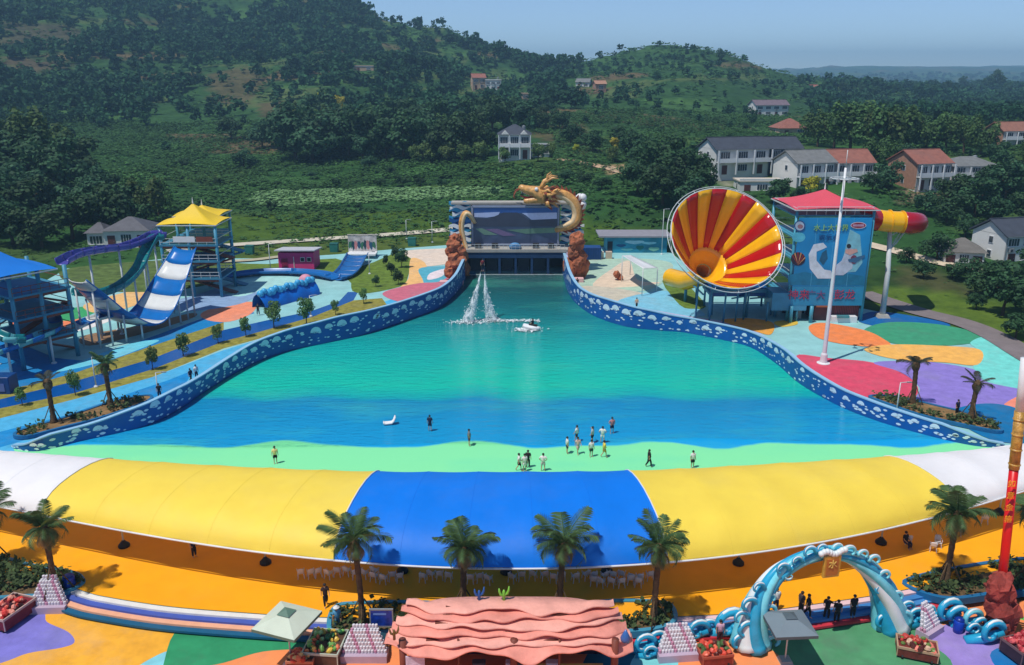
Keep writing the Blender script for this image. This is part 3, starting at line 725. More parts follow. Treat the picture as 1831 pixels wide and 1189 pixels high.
for a, c in ((222, 977), (475, 1007), (720, 1022), (905, 1024), (1085, 1022), (1320, 1008), (1575, 971), (1786, 918), (-30, 925)):
    g = G(a, c, zo); x = g.x
    zt = can(x, (max(0, min(9, (g.y - fy_(x)))), 0)).z
    d = (g.y - fy_(x)) / math.hypot(1, dy_(x)); z_at = 3.1 + kx(x) * (float(np.interp(d / kx(x), [p[0] for p in prof], [p[1] for p in prof])) - 3.1)
    MB().tube([g, (g.x, g.y, z_at - .35)], .07, 8).build('post', m_steel, canopy, True, True)
    MB().lathe([(.42, 0), (.42, .16), (.3, .28), (.12, .5), (.09, .55)], g, 12).build('post_base', m_black, canopy, True, True)
    for s in (-1, 1):
        MB().tube([(g.x, g.y, 2.6), (g.x + s * 1.1, g.y + .5, z_at - .6)], .04, 6).build('brace', m_steel, canopy, True, True)
# rear posts on the beach side
for i in range(11):
    x = xsM[1] + (xsM[4] - xsM[1]) * i / 10; p = can(x, (9.0, 5.2))
    MB().tube([(p.x, p.y, 0), (p.x, p.y, p.z)], .07, 8).build('post', m_steel, canopy, True, True)
# ================================================================ wave machine hall, screen and dragon
YS = 147.0
hall = thing('wave_machine_hall', 'dark blue wave machine chamber with pillars under the big screen', 'pump house', (P(922, 490, YS).x, YS, 0))
xl, xr = P(836, 490, YS).x, P(1008, 490, YS).x
zt = P(922, 449, YS).z
m_ch = mat('chamber_blue', (24, 62, 104), rough=.6, var=.2, scale=.5, stain=.4)
m_conc = mat('concrete', (176, 172, 164), rough=.85, var=.12, scale=.8, stain=.4)
MB().box(((xl + xr) / 2, YS + 6, zt / 2), (xr - xl, .3, zt)).build('back_wall', mat('chamber_dark', (46, 54, 66), rough=.8, var=.3, scale=.3, stain=.5), hall, world=True)
for i, (a, c_) in enumerate(((xl - .2, 'side_wall'), (xr + .2, 'side_wall'))):
    MB().box((a, YS + 3, zt / 2), (.4, 6.3, zt)).build(c_, m_ch, hall, world=True)
MB().box(((xl + xr) / 2, YS + 2.6, zt + .25), (xr - xl + 2, 7.6, .5)).build('roof_slab', m_conc, hall, world=True)
MB().box(((xl + xr) / 2, YS - .9, zt - .55), (xr - xl, .35, 1.0)).build('lintel', m_ch, hall, world=True)
for i in range(1, 6):
    x = xl + (xr - xl) * i / 6
    MB().box((x, YS - .6, (zt - 1.06) / 2), (.42, .9, zt - 1.06)).build('pillar', m_ch, hall, world=True)
    MB().box((x - (xr - xl) / 12, YS + 2.5, 1.1), (2.0, .12, 2.2)).build('shutter', mat('shutter_grey', (70, 82, 94), rough=.6, var=.2), hall, world=True)
for i in range(25):
    x = xl + (xr - xl) * i / 24
    MB().bar((x, YS - 1.1, zt + .5), (x, YS - 1.1, zt + 1.4), .05).build('railing_post', m_steel, hall, world=True)
for z in (.95, 1.4): MB().bar((xl, YS - 1.1, zt + z), (xr, YS - 1.1, zt + z), .06).build('rail', m_steel, hall, world=True)
MB().bar((xl, YS - 1.6, .22), (xr, YS - 1.6, .22), .16, .10).build('float_line', mat('float_white', (190, 200, 200), var=.3, scale=4), hall, world=True)
scx = P(921, 400, YS + 2).x
scr = thing('led_screen', 'large dark video screen with grey frame showing a hilly landscape', 'screen', (scx, YS + 2, zt + .5))
s0, s1 = P(845, 437, YS + 2), P(999, 369, YS + 2)
m_led = mat('led_face', (58, 70, 98), rough=.3, var=.35, scale=.45, stain=.3, spec=.5, emit=.2)
MB().box(((s0.x + s1.x) / 2, YS + 2.4, (s0.z + s1.z) / 2), (s1.x - s0.x + .5, .7, s1.z - s0.z + .5)).build('cabinet', mat('cabinet', (60, 66, 74)), scr, world=True)
MB().box(((s0.x + s1.x) / 2, YS + 2.0, (s0.z + s1.z) / 2), (s1.x - s0.x, .08, s1.z - s0.z)).build('display', m_led, scr, world=True)
for (xa, za, xb, zb) in ((s0.x, s0.z, s1.x, s0.z), (s0.x, s1.z, s1.x, s1.z), (s0.x, s0.z, s0.x, s1.z), (s1.x, s0.z, s1.x, s1.z)):
    MB().bar((xa, YS + 1.95, za), (xb, YS + 1.95, zb), .32, .32).build('frame', mat('frame_grey', (150, 160, 186), rough=.4), scr, world=True)
def scrpoly(nm, pts, rgb, dz):
    MB().extr([P(a, c, YS + 1.94 - dz) for a, c in pts], (0, .01, 0)).build(nm, mat('led_%d_%d_%d' % rgb, rgb, rough=.35, var=.2, scale=.6, k=.8, emit=.25), scr, world=True, fixn=True)
scrpoly('picture_sky', [(847, 372), (997, 372), (997, 381), (847, 381)], (40, 76, 140), .0)
scrpoly('picture_cloud', [(848, 381), (894, 379), (890, 386), (870, 389), (848, 388)], (150, 166, 206), .012)
scrpoly('picture_cloud', [(933, 381), (996, 380), (996, 391), (950, 393), (942, 386)], (150, 166, 206), .012)
scrpoly('picture_hill', [(847, 390), (875, 391), (900, 380), (925, 380), (946, 393), (996, 392), (996, 405), (847, 405)], (52, 58, 78), .02)
scrpoly('picture_field', [(850, 409), (862, 408), (890, 420), (866, 420)], (90, 120, 110), .03)
scrpoly('picture_field', [(868, 410), (890, 409), (924, 421), (900, 422)], (96, 84, 120), .03)
scrpoly('picture_field', [(905, 411), (960, 408), (994, 407), (994, 416), (940, 418)], (80, 112, 100), .03)
for i in range(9):
    MB().bar((s0.x + (s1.x - s0.x) * i / 8, YS + 3.2, zt + .5), (s0.x + (s1.x - s0.x) * i / 8, YS + 3.2, s0.z + .2), .25).build('support', m_grey, scr, world=True)
for a in (855, 885, 925, 958, 985):
    p = P(a, 441, YS + .2); MB().box((p.x, YS + .2, zt + .95), (1.1, .8, .9)).build('speaker_box', m_black, scr, world=True, bevel=.05)
mb_ = MB().ball(P(921, 441, YS - .6), (1.1, .5, .75), 12, 7); mb_.build('shell_emblem', mat('emblem_blue', (80, 140, 190)), scr, True, True)
# wings with wave boards either side of the screen
m_wv = [mat('board_teal', (56, 158, 204), var=.2), mat('board_white', (232, 242, 248), var=.08), mat('board_navy', (20, 84, 150), var=.2)]
def wing(px0, px1, label, flip):
    w = thing('wave_board_wing', label, 'stage wing', (P((px0 + px1) / 2, 440, YS + 3.4).x, YS + 3.4, zt + .5))
    x0, x1 = P(px0, 400, YS + 3.4).x, P(px1, 400, YS + 3.4).x; z0, z1_ = P(900, 436, YS + 3.4).z, P(900, 362, YS + 3.4).z
    rr = random.Random(px0)
    MB().box(((x0 + x1) / 2, YS + 4.2, (z0 + z1_) / 2), (x1 - x0 - .6, 1.0, z1_ - z0 - .3)).build('backing', m_wv[2], w, world=True)
    n = 13
    for i in range(n):
        z = z0 + (z1_ - z0) * (i + .5) / n; hh = (z1_ - z0) / n
        ph = rr.uniform(0, 6); ex = rr.uniform(-.4, .35)
        a, c_ = (x0 + ex, x1) if flip else (x0, x1 - ex)
        top = [(a + (c_ - a) * t, YS + 3.45 - (i % 2) * .14, z + hh * .5 + .22 * math.sin(ph + t * 9)) for t in np.linspace(0, 1, 14)]
        bot = [(a + (c_ - a) * t, YS + 3.45 - (i % 2) * .14, z - hh * .45 + .22 * math.sin(ph + 1 + t * 9)) for t in np.linspace(1, 0, 14)]
        MB().extr(top + bot, (0, .18, 0)).build('wave_board', m_wv[i % 2 if rr.random() < .8 else 2], w, world=True, fixn=True)
    return w
wing(806, 842, 'stage wing of stacked blue and white wave boards behind the dragon tail', True)
wing(1002, 1042, 'stage wing of stacked blue and white wave boards behind the dragon neck', False)
MB2 = MB().box((scx, YS + 4.0, P(921, 362, YS + 4).z), (P(1040, 362, YS).x - P(806, 362, YS).x, 2.4, .35))
tag(MB2.build('stage_roof', m_conc), 'flat grey stage roof slab above the big screen', 'roof slab')
# dragon
m_gold = mat('dragon_gold', (222, 164, 92), rough=.35, var=.42, scale=1.6, spec=.6, bump=.5, bscale=3)
m_belly = mat('dragon_belly', (240, 206, 158), rough=.45, var=.12, scale=1.5)
m_dred = mat('dragon_crest', (156, 74, 46), rough=.5, var=.3, scale=2)
YD = YS + 1.0
dragon = thing('golden_dragon', 'golden dragon coiled over the top of the big screen with open jaws', 'dragon statue', (P(985, 360, YD).x, YD, P(985, 362, YD).z))
nk = spline([P(978, 352, YD + .3), P(995, 346, YD), P(1012, 350, YD), P(1026, 362, YD), P(1032, 380, YD), P(1028, 396, YD - .2), P(1017, 404, YD - .2), P(1004, 408, YD + .2), P(994, 411, YD + 1.6)], 6)
rr = [0.58 + .30 * math.sin(PI * min(1, .15 + i / len(nk))) for i in range(len(nk))]
MB().tube(nk, rr, 14).build('neck', m_gold, dragon, True, True)
MB().tube([p + Vector((0, -.3, 0)) + (P(1005, 380, YD) - p).normalized() * .35 for p in nk], [r * .68 for r in rr], 10).build('belly', m_belly, dragon, True, True)
for i in range(2, len(nk) - 8, 2):
    o_ = (nk[i] - P(1003, 382, YD)).normalized(); t_ = (nk[i + 1] - nk[i - 1]).normalized(); p = nk[i] + o_ * rr[i] * .9
    MB().add([p + t_ * .45, p - t_ * .45 + Vector((0, -.16, 0)), p - t_ * .45 + Vector((0, .16, 0)), p + o_ * .75 - t_ * .5], [(0, 1, 2), (0, 3, 1), (1, 3, 2), (2, 3, 0)]).build('back_spine', m_dred, dragon, world=True, fixn=True)
tl = spline([P(848, 398, YD + .8), P(841, 386, YD - .3), P(833, 381, YD - .5), P(827, 390, YD - .6), P(825, 408, YD - .6), P(829, 428, YD - .6), P(834, 446, YD - .8)], 6)
MB().tube(tl, [.32 + .2 * math.sin(PI * i / len(tl)) for i in range(len(tl))], 12).build('tail', m_gold, dragon, True, True)
MB().tube([p + Vector((.17, -.22, 0)) for p in tl], [.22 + .14 * math.sin(PI * i / len(tl)) for i in range(len(tl))], 10).build('tail_belly', m_belly, dragon, True, True)
u = mpp(YD, 10)
hd = P(965, 345, YD)
def H(dx, dy, dz=0): return hd + Vector((dx * u, dz, -dy * u))
h = thing('x', 'x', 'x'); bpy.data.objects.remove(h)
sk = skin_mesh({'a': (H(20, 6), 1.5), 'b': (H(6, 2), 1.75), 'c': (H(-8, -2, -.2), 1.25), 'd': (H(-20, -5, -.3), .85), 'e': (H(-32, -9, -.3), .7), 'n': (H(-37, -13, -.3), .45),
                'j': (H(-2, 10, -.2), 1.0), 'k': (H(-16, 13, -.3), .6), 'l': (H(-29, 14, -.3), .5)},
               [('a', 'b'), ('b', 'c'), ('c', 'd'), ('d', 'e'), ('e', 'n'), ('b', 'j'), ('j', 'k'), ('k', 'l')], 'b', 1)
sk.transform(Matrix.Translation(-WLOC[dragon.name])); headp = link('head', sk, m_gold, dragon, True)
for s in (-1, 1):
    MB().tube([H(2, -8, s * .7), H(8, -20, s * 1.0), H(22, -28, s * 1.5), H(32, -27, s * 1.7)], [.35, .3, .2, .06], 7).build('horn', m_gold, dragon, True, True)
    MB().tube([H(12, -22, s * 1.1), H(14, -30, s * 1.4), H(20, -35, s * 1.5)], [.2, .15, .05], 6).build('horn', m_gold, dragon, True, True)
    MB().ball(H(-6, -8, s * .9 - .2), .34, 8, 6).build('eye', m_white, dragon, True, True)
    MB().tube([H(-34, -8, s * .5), H(-42, -4, s * 1.2), H(-46, 4, s * 1.4), H(-42, 10, s * 1.6)], [.12, .1, .08, .03], 5).build('whisker', m_dred, dragon, True, True)
    MB().tube([H(6, -2, s * 1.3), H(14, -8, s * 2.2), H(20, -4, s * 2.4)], [.35, .3, .05], 6).build('ear', m_gold, dragon, True, True)
rnd = random.Random(2)
for i in range(44):
    a = rnd.uniform(-1.2, 1.6); y0 = rnd.uniform(-2.1, .8); st = H(rnd.uniform(2, 22), rnd.uniform(-2, 15), y0)
    L = rnd.uniform(10, 20)
    MB().tube([st, st + Vector((L * .5 * u * math.cos(a), rnd.uniform(-.3, .2), -L * .55 * u * math.sin(a))), st + Vector((L * u * math.cos(a * .8), rnd.uniform(-.6, .3), -L * .9 * u * math.sin(a * 1.15)))], [.38, .28, .04], 6).build('mane_lock', m_dred if i % 4 == 0 else m_gold, dragon, True, True)
for i in range(7):
    MB().lathe([(.11, 0), (.02, -.45)], H(-14 - i * 3, 1 - i * .8, -.45 + (i % 2) * .5), 5).build('tooth', m_white, dragon, world=True)
MB().tube([H(-10, 8, -.2), H(-24, 8, -.3), H(-34, 4, -.3)], [.3, .22, .06], 7).build('tongue', mat('tongue_red', (190, 50, 40)), dragon, True, True)
wp = P(1038, 361, YS + 3); clm = MB()
for i in range(7): clm.ball((wp.x + rnd.uniform(-.8, .8), YS + 3 + rnd.uniform(-.4, .4), wp.z + rnd.uniform(-.8, .9)), rnd.uniform(.4, .8), 8, 6)
tag(clm.build('cloud_ornament', m_white, None, True), 'white cloud ornament on the corner of the stage wing', 'ornament')
# rocks beside the wave chamber
m_rock = mat('red_rock', (176, 104, 70), rough=.9, var=.4, scale=.9, stain=.4, bump=.8, bscale=2)
def rock_pile(name, label, pts, m, seed, cat='rock'):
    rd = random.Random(seed); p0 = pts[0][0]; r_ = thing(name, label, cat, (p0[0], p0[1], 0 if p0[2] > -.3 else LOW))
    for c_, s in pts:
        o_ = MB().ball((0, 0, 0), s, 10, 7, .22, rd).build('boulder', m, r_)
        o_.location = Vector(c_) - WLOC[r_.name]; o_.rotation_euler = (rd.uniform(-.3, .3), rd.uniform(-.3, .3), rd.uniform(0, 6))
    return r_
def col_pts(pxa, pxb, py0, py1, Y, seed, k=30):
    rd = random.Random(seed); out = []
    base_ = P((pxa + pxb) / 2, py1, Y)
    for i in range(k):
        t = i / (k - 1); w = (pxb - pxa) * (1 - .55 * t); p = P((pxa + pxb) / 2 + rd.uniform(-.5, .5) * w * .95, py1 + (py0 - py1) * t, Y + rd.uniform(-1, 1))
        s = rd.uniform(.6, 1.1) * (1.25 - .5 * t); out.append(((p.x, p.y, max(p.z, .6)), (s, s, s * 1.3)))
    return out
rock_pile('rock_outcrop', 'rust brown artificial rock tower at the dragon tail end of the stage', col_pts(797, 832, 424, 486, YS - 4, 4), m_rock, 4)
rock_pile('rock_outcrop', 'rust brown artificial rock tower at the dragon neck end of the stage', col_pts(1018, 1044, 424, 482, YS - 4, 5), m_rock, 5)
MB3 = MB().box((P(1031, 478, YS - 6).x, YS - 6.2, .35), (2.4, 1.2, .7)); tag(MB3.build('pink_plinth', mat('pink_plinth', (240, 190, 190))), 'low pink plinth at the foot of the rock tower by the right wall', 'plinth')
MB3 = MB().box((P(808, 482, YS - 7).x, YS - 8, .3), (4, 1.4, .6)); tag(MB3.build('pink_plinth', MATS['pink_plinth']), 'low pink plinth at the foot of the rock tower by the pink paving', 'plinth')
# ================================================================ FUNNEL SLIDE AND ITS TOWER
C_ = P(1300, 424, 115.0); A_p = P(1258, 484, 122.5)
axv = (C_ - A_p).normalized()
e1 = axv.cross(Vector((0, 0, 1))).normalized(); e2 = e1.cross(axv).normalized()
Rr, Ra = 7.85, 1.15
fun = thing('funnel_slide', 'giant red and yellow striped funnel water slide tipped on its side', 'water slide', (C_.x, C_.y + 3, 0))
m_fr = mat('gore_red', (190, 14, 20), rough=.22, var=.06, spec=.6); m_fy = mat('gore_yellow', (255, 190, 14), rough=.22, var=.06, spec=.6)
def fp(th, t, ex=0.0):
    r = Ra + (Rr - Ra) * (t ** .82) + ex
    return A_p.lerp(C_, t) + (e1 * math.cos(th) + e2 * math.sin(th)) * r
NG = 22
for g in range(NG):
    a0 = 2 * PI * g / NG + .07
    o_ = MB().grid(lambda u, v: fp(a0 + 2 * PI / NG * u, .19 + .81 * v), 3, 8).build('gore', m_fr if g % 2 else m_fy, fun, True, True, solid=.1)
MB().grid(lambda u, v: fp(2 * PI * u, .0 + .2 * v, .02), 32, 3).build('throat_ring', m_fy, fun, True, True, solid=.12)
MB().tube([fp(2 * PI * i / 48, 1.0, .12) for i in range(48)], .08, 6, closed=True).build('rim', m_steel, fun, True, True)
for ex, tt in ((.75, .97), (.75, .8)):
    MB().tube([fp(2 * PI * i / 48, tt, ex) for i in range(48)], .055, 6, closed=True).build('support_ring', m_steel, fun, True, True)
for i in range(16):
    MB().bar(fp(2 * PI * i / 16, .97, .12), fp(2 * PI * i / 16, .97, .75), .07).build('ring_strut', m_steel, fun, world=True)
MB().tube([A_p - axv * .1, A_p - axv * 2.5, A_p - axv * 5 + Vector((-1, 1, .5)), A_p - axv * 7 + Vector((-2.4, 3.5, 1.5))], [1.12, 1.3, 1.4, 1.4], 16, caps=False).build('inlet_tube', m_fy, fun, True, True)
for a in (1268, 1330, 1385, 1225, 1245):
    g = G(a, 566 if a > 1260 else 540); z_ = 3.4 if a > 1260 else 4.0
    MB().tube([(g.x, g.y, 0), (g.x, g.y, z_)], .24, 8).build('leg', m_teal, fun, True, True)
    MB().bar((g.x, g.y, z_ - .3), (C_.x + (g.x - C_.x) * .6, C_.y + 5, z_ - .9), .2).build('strut', m_teal, fun, world=True)
for i in range(7):
    a = PI * (.95 + .75 * i / 6) + PI * .02
    q = fp(a, .55, .1); MB().tube([q, (q.x, q.y + .5, .0)], .14, 6).build('leg', m_teal, fun, True, True)
q0 = G(1270, 566); q1 = G(1400, 566)
MB().bar((q0.x, q0.y, 3.9), (q1.x, q1.y, 3.9), .35, .5).build('beam', m_teal, fun, world=True)
MB().bar((q0.x, q0.y + 7, 3.7), (q1.x, q1.y + 7, 3.7), .35, .5).build('beam', m_teal, fun, world=True)
# landing trough
lt = thing('landing_trough', 'blue landing trough on teal frame below the striped funnel', 'slide trough', (q0.x + 5, q0.y + 2, 0))
m_blue = mat('slide_blue', (20, 104, 176), rough=.3, var=.12, scale=.7)
m_blue2 = mat('deep_blue', (14, 66, 128), rough=.4, var=.15)
MB().box((q0.x + 4.8, q0.y + 3.5, 3.0), (9.6, 5.4, .3)).build('trough_floor', m_blue, lt, world=True)
for s in (-1, 1): MB().box((q0.x + 4.8, q0.y + 3.5 + s * 2.7, 3.6), (9.6, .2, 1.2)).build('trough_side', m_blue, lt, world=True)
MB().box((q1.x - .2, q1.y - 1, 3.0), (5.0, 3.6, 2.6)).build('splash_box', mat('splash_blue', (60, 150, 190), rough=.4, var=.15), lt, world=True)
for dx, dy in ((0.4, 1), (0.4, 6), (9.2, 1), (9.2, 6), (7.5, -2.6), (11.8, -2.6)): MB().tube([(q0.x + dx, q0.y + dy, 0), (q0.x + dx, q0.y + dy, 2.9)], .16, 8).build('leg', m_teal, lt, True, True)
# tower
TY = 116.6; tx0, tx1 = G(1408, 576).x, G(1541, 576).x; tz = P(1480, 384, TY).z; tzr = P(1480, 373, TY).z; TD = 10.5
tower = thing('slide_tower', 'square teal slide tower with a red tent roof and a large poster front', 'tower', ((tx0 + tx1) / 2, TY + TD / 2, 0))
m_tf = mat('tower_teal', (70, 158, 184), rough=.4, var=.1, stain=.2)
for x in (tx0, tx1):
    for y in (TY, TY + TD): MB().tube([(x, y, 0), (x, y, tzr - .1)], .22, 8).build('column', m_tf, tower, True, True)
for lv in (3.2, 6.2, 9.2, 12.2, tz - .2):
    MB().box(((tx0 + tx1) / 2, TY + TD / 2, lv), (tx1 - tx0 + .3, TD - .7, .22)).build('floor_deck', m_tf, tower, world=True)
    for y in (TY + TD,):
        MB().bar((tx0, y, lv + 1.1), (tx1, y, lv + 1.1), .08).build('handrail', m_steel, tower, world=True)
    for x in (tx0 - .02, tx1 + .02): MB().bar((x, TY + .3, lv + 1.1), (x, TY + TD, lv + 1.1), .08).build('handrail', m_steel, tower, world=True)
for k in range(5):
    z0 = k * 3.05; y0, y1 = (TY + 2, TY + 8.5) if k % 2 else (TY + 8.5, TY + 2)
    MB().bar((tx1 - 1.0, y0, z0), (tx1 - 1.0, y1, z0 + 3.05), 1.4, .2).build('stair_flight', m_tf, tower, world=True)
for i in range(9):
    x = tx0 + (tx1 - tx0) * i / 8; MB().bar((x, TY - .02, tz), (x, TY - .02, tz + 1.1), .06).build('railing_post', m_steel, tower, world=True)
MB().bar((tx0, TY - .02, tz + 1.1), (tx1, TY - .02, tz + 1.1), .08).build('handrail', m_steel, tower, world=True)
m_tent_r = mat('tent_red', (236, 88, 104), rough=.6, var=.05, scale=.6, stain=.1, trans=.1)
def tent(parent, cx, cy, w, d, ze, zp_, m, name='tent_roof', over=.5, world=True):
    W, D = w / 2 + over, d / 2 + over
    def f(u, v):
        s = u * 4; k = int(s) % 4; t = s - int(s)
        cs = [(-W, -D), (W, -D), (W, D), (-W, D)]; a, b_ = cs[k], cs[(k + 1) % 4]
        ex, ey = a[0] + (b_[0] - a[0]) * t, a[1] + (b_[1] - a[1]) * t
        z = ze + (zp_ - ze) * (v ** 1.55); sc_ = 1 - v
        sag = .35 * math.sin(PI * t) * sc_ ** 3
        return Vector((cx + ex * sc_, cy + ey * sc_, z + sag * .7))
    MB().grid(f, 32, 8).build(name, m, parent, True, world)
    MB().lathe([(.16, zp_ - .15), (.12, zp_ + .1), (.05, zp_ + .7), (.02, zp_ + .9)], (cx, cy, 0), 8).build('finial', m_white, parent, True, world)
    for (xa, ya, xb, yb) in ((-W, -D, W, -D), (W, -D, W, D), (W, D, -W, D), (-W, D, -W, -D)):
        MB().bar((cx + xa, cy + ya, ze - .08), (cx + xb, cy + yb, ze - .08), .14).build('eave_beam', m_steel, parent, world=world)
tent(tower, (tx0 + tx1) / 2 + .1, TY + TD / 2, tx1 - tx0, TD, P(1480, 374, TY).z, P(1482, 338, TY + TD / 2).z, m_tent_r)
# poster on its front
zb, zm, ztp = P(1480, 546, TY - .3).z, P(1480, 512, TY - .3).z, P(1480, 389, TY - .3).z
pxc = (tx0 + tx1) / 2; PW = tx1 - tx0 - .5; YP = TY - .35
post = thing('poster_banner', 'huge blue water park poster hung on the tower front', 'poster', (pxc, YP, zb))
m_pb = mat('poster_blue', (24, 140, 200), rough=.5, var=.35, scale=.16, detail=2)
MB().box((pxc, YP, (zm + ztp) / 2), (PW, .08, ztp - zm)).build('poster_sheet', m_pb, post, world=True)
MB().box((pxc, YP, (zb + zm) / 2 - .02), (PW, .1, zm - zb - .04)).build('name_board', mat('board_cyan', (40, 142, 186), rough=.5, var=.12), post, world=True)
for i in range(1, 4): MB().box((pxc - PW / 2 + PW * i / 4, YP - .05, (zm + ztp) / 2), (.05, .02, ztp - zm)).build('sheet_seam', mat('seam_light', (90, 180, 220)), post, world=True)
def pp(a, c): p = P(a, c, YP - .06); return p
lay = [0]
def ppoly(nm, pts, rgb, **kw):
    lay[0] += .004
    MB().extr([P(a, c, YP - .05 - lay[0]) for a, c in pts], (0, .003, 0)).build(nm, mat('print_%d_%d_%d' % rgb, rgb, rough=.5, var=.18, scale=1.2, **kw), post, world=True, fixn=True)
def ell(cx, cy, rx, ry, n=18, a0=0, a1=2 * PI): return [(cx + rx * math.cos(a), cy + ry * math.sin(a)) for a in np.linspace(a0, a1, n, endpoint=(a1 - a0 < 6))]
ppoly('print_sea', [(1409, 492), (1440, 486), (1475, 495), (1510, 488), (1545, 494), (1545, 510), (1409, 510)], (20, 120, 160))
ppoly('print_cloud', ell(1428, 424, 12, 9), (90, 190, 215))
ppoly('print_cloud', [(1505, 470), (1520, 410), (1538, 420), (1542, 470), (1530, 486), (1500, 488)], (130, 198, 216))
ppoly('print_slide', [(1448, 480), (1446, 455), (1455, 437), (1472, 434), (1479, 442), (1470, 446), (1460, 450), (1460, 466), (1474, 482), (1486, 484), (1490, 498), (1462, 498)], (214, 226, 238))
ppoly('print_slide', [(1470, 452), (1478, 446), (1480, 462), (1472, 474), (1465, 466)], (30, 96, 130))
ppoly('print_splash', [(1488, 480), (1505, 466), (1516, 440), (1526, 446), (1524, 480), (1508, 492), (1492, 492)], (188, 204, 224))
ppoly('print_funnel', ell(1427, 463, 13, 12), (44, 40, 60))
for i in range(6):
    a0 = -2.6 + i * .45; ppoly('print_funnel_stripe', [(1427, 474)] + [(1427 + 13 * math.cos(a0 + j * .11), 463 + 12 * math.sin(a0 + j * .11)) for j in range(3)], (214, 150, 100) if i % 2 else (150, 40, 40))
ppoly('print_figure', ell(1518, 440, 4, 4), (40, 40, 50)); ppoly('print_figure', [(1512, 446), (1532, 445), (1534, 450), (1520, 456), (1511, 452)], (216, 170, 160))
ppoly('print_figure', ell(1527, 464, 6, 8), (120, 60, 90)); ppoly('print_boat', [(1516, 464), (1546, 456), (1547, 459), (1530, 470), (1518, 468)], (60, 110, 150))
ppoly('round_emblem', ell(1430, 404, 10, 10), (40, 84, 140)); ppoly('round_emblem', ell(1430, 404, 8, 8), (170, 190, 210)); ppoly('round_emblem', ell(1431, 405, 5, 4), (150, 110, 120))
ppoly('oval_emblem', ell(1535, 403, 14, 6), (222, 220, 226)); ppoly('oval_emblem', ell(1535, 403, 13, 5), (150, 40, 60)); ppoly('oval_emblem', [(1525, 401), (1545, 401), (1545, 405), (1525, 405)], (190, 150, 180))
def letters(txt, px, py, size, rgb, y_=YP - .13, parent=None, nm='lettering'):
    me = text_mesh(txt, size, .03); o_ = link(nm, me, mat('ink_%d_%d_%d' % rgb, rgb, rough=.4, var=.05), parent or post)
    o_.location = P(px, py, y_) - WLOC[(parent or post).name]; return o_
letters('水上大世界', 1486, 408, .98, (150, 200, 110)); letters('欢乐水', 1482, 425, .95, (20, 80, 140))
letters('神来', 1428, 528, 1.55, (176, 60, 96)); letters('广大', 1459, 528, 1.35, (120, 80, 130)); letters('彭龙', 1510, 528, 1.55, (176, 60, 96))
# ground floor of the tower
m_booth = mat('booth_brown', (96, 62, 66), rough=.7, var=.25)
bt = thing('ticket_booth', 'dark red ticket booth with orange sign under the slide tower', 'booth', (pxc + 2.4, TY + 1, 0))
x0, x1 = G(1458, 576).x, G(1538, 576).x
MB().box(((x0 + x1) / 2, TY + 2.2, 1.45), (x1 - x0, 3.6, 2.9)).build('wall', m_booth, bt, world=True)
MB().box((x0 + 1.0, TY + .33, 2.4), (1.6, .12, .8)).build('sign', mat('sign_orange', (240, 150, 100)), bt, world=True)
for i in range(14): MB().box((x0 + 3.0 + i * .25, TY + .36, 1.5), (.08, .06, 1.9)).build('grille_bar', mat('grille', (150, 70, 80)), bt, world=True)
MB().box(((x0 + x1) / 2 + .8, TY - .3, .45), (3.6, 1.1, .9)).build('counter', m_white, bt, world=True)
MB().box(((x0 + x1) / 2 + .5, TY - .9, .95), (1.7, .5, .35)).build('display_case', mat('case_teal', (80, 150, 160), rough=.2), bt, world=True)
for i, a in enumerate((1412, 1448)):
    p = G(a, 576); MB().tube([(p.x, p.y - .2, 0), (p.x, p.y - .2, zb)], .28, 8).build('entrance_column', m_tf, tower, True, True)
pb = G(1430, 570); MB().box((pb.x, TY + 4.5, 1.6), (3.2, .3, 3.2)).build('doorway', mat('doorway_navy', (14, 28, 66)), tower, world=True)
MB().box((pb.x - .3, TY + 1.5, .8), (.9, .9, 1.6)).build('turnstile', m_grey, tower, world=True, bevel=.08)
# closed tube leaving the tower top
tube = thing('tube_slide', 'red and yellow closed tube slide bending out of the tower top', 'water slide', (G(1577, 567).x, G(1577, 567).y, 0))
YT = 119.5
segs = [([P(1548, 388, YT - 1), P(1556, 391, YT - .6), P(1566, 393, YT)], m_fr), ([P(1566, 393, YT), P(1590, 396, YT), P(1613, 397, YT)], m_fy), ([P(1613, 397, YT), P(1625, 398, YT + .1), P(1635, 398.5, YT + .8), P(1640, 399, YT + 2.2), P(1636, 400, YT + 4.5), P(1628, 402, YT + 8)], mat('tube_red', (176, 24, 44), rough=.25, var=.06, spec=.6))]
for pts, m_ in segs: MB().tube(spline(pts, 4), 1.5, 18).build('tube_segment', m_, tube, True, True)
for a in (1566, 1590, 1613):
    p = P(a, 393 + (a - 1566) * .08, YT); MB().lathe([(1.5, -.06), (1.62, -.06), (1.62, .06), (1.5, .06)], p, 20, Matrix.Rotation(PI / 2, 3, 'Y')).build('flange', m_fy if a > 1580 else m_fr, tube, world=True)
g = G(1577, 567); MB().tube([(g.x, g.y, 0), (g.x, g.y, 6.5), (g.x, YT + .3, P(1590, 414, YT).z)], [.42, .36, .3], 12).build('pole', m_steel, tube, True, True)
MB().box((g.x, g.y, .25), (1.8, 1.8, .5), taper=.75).build('footing', m_conc, tube, world=True)
tp = P(1590, 414, YT).z
for (a, c_) in (((g.x, YT, tp - 3), (P(1632, 405, YT + 2).x, YT + 3, tp + .2)), ((g.x, YT, tp - .6), (P(1632, 405, YT).x, YT + 3, tp - .4)), ((g.x, YT, tp - 2.9), (g.x + 2, YT + 1.4, tp - .4)), ((g.x + 1.4, YT + 1, tp - 2), (g.x + 2.8, YT + 2, tp - .4))): MB().bar(a, c_, .12).build('truss_bar', m_steel, tube, world=True)
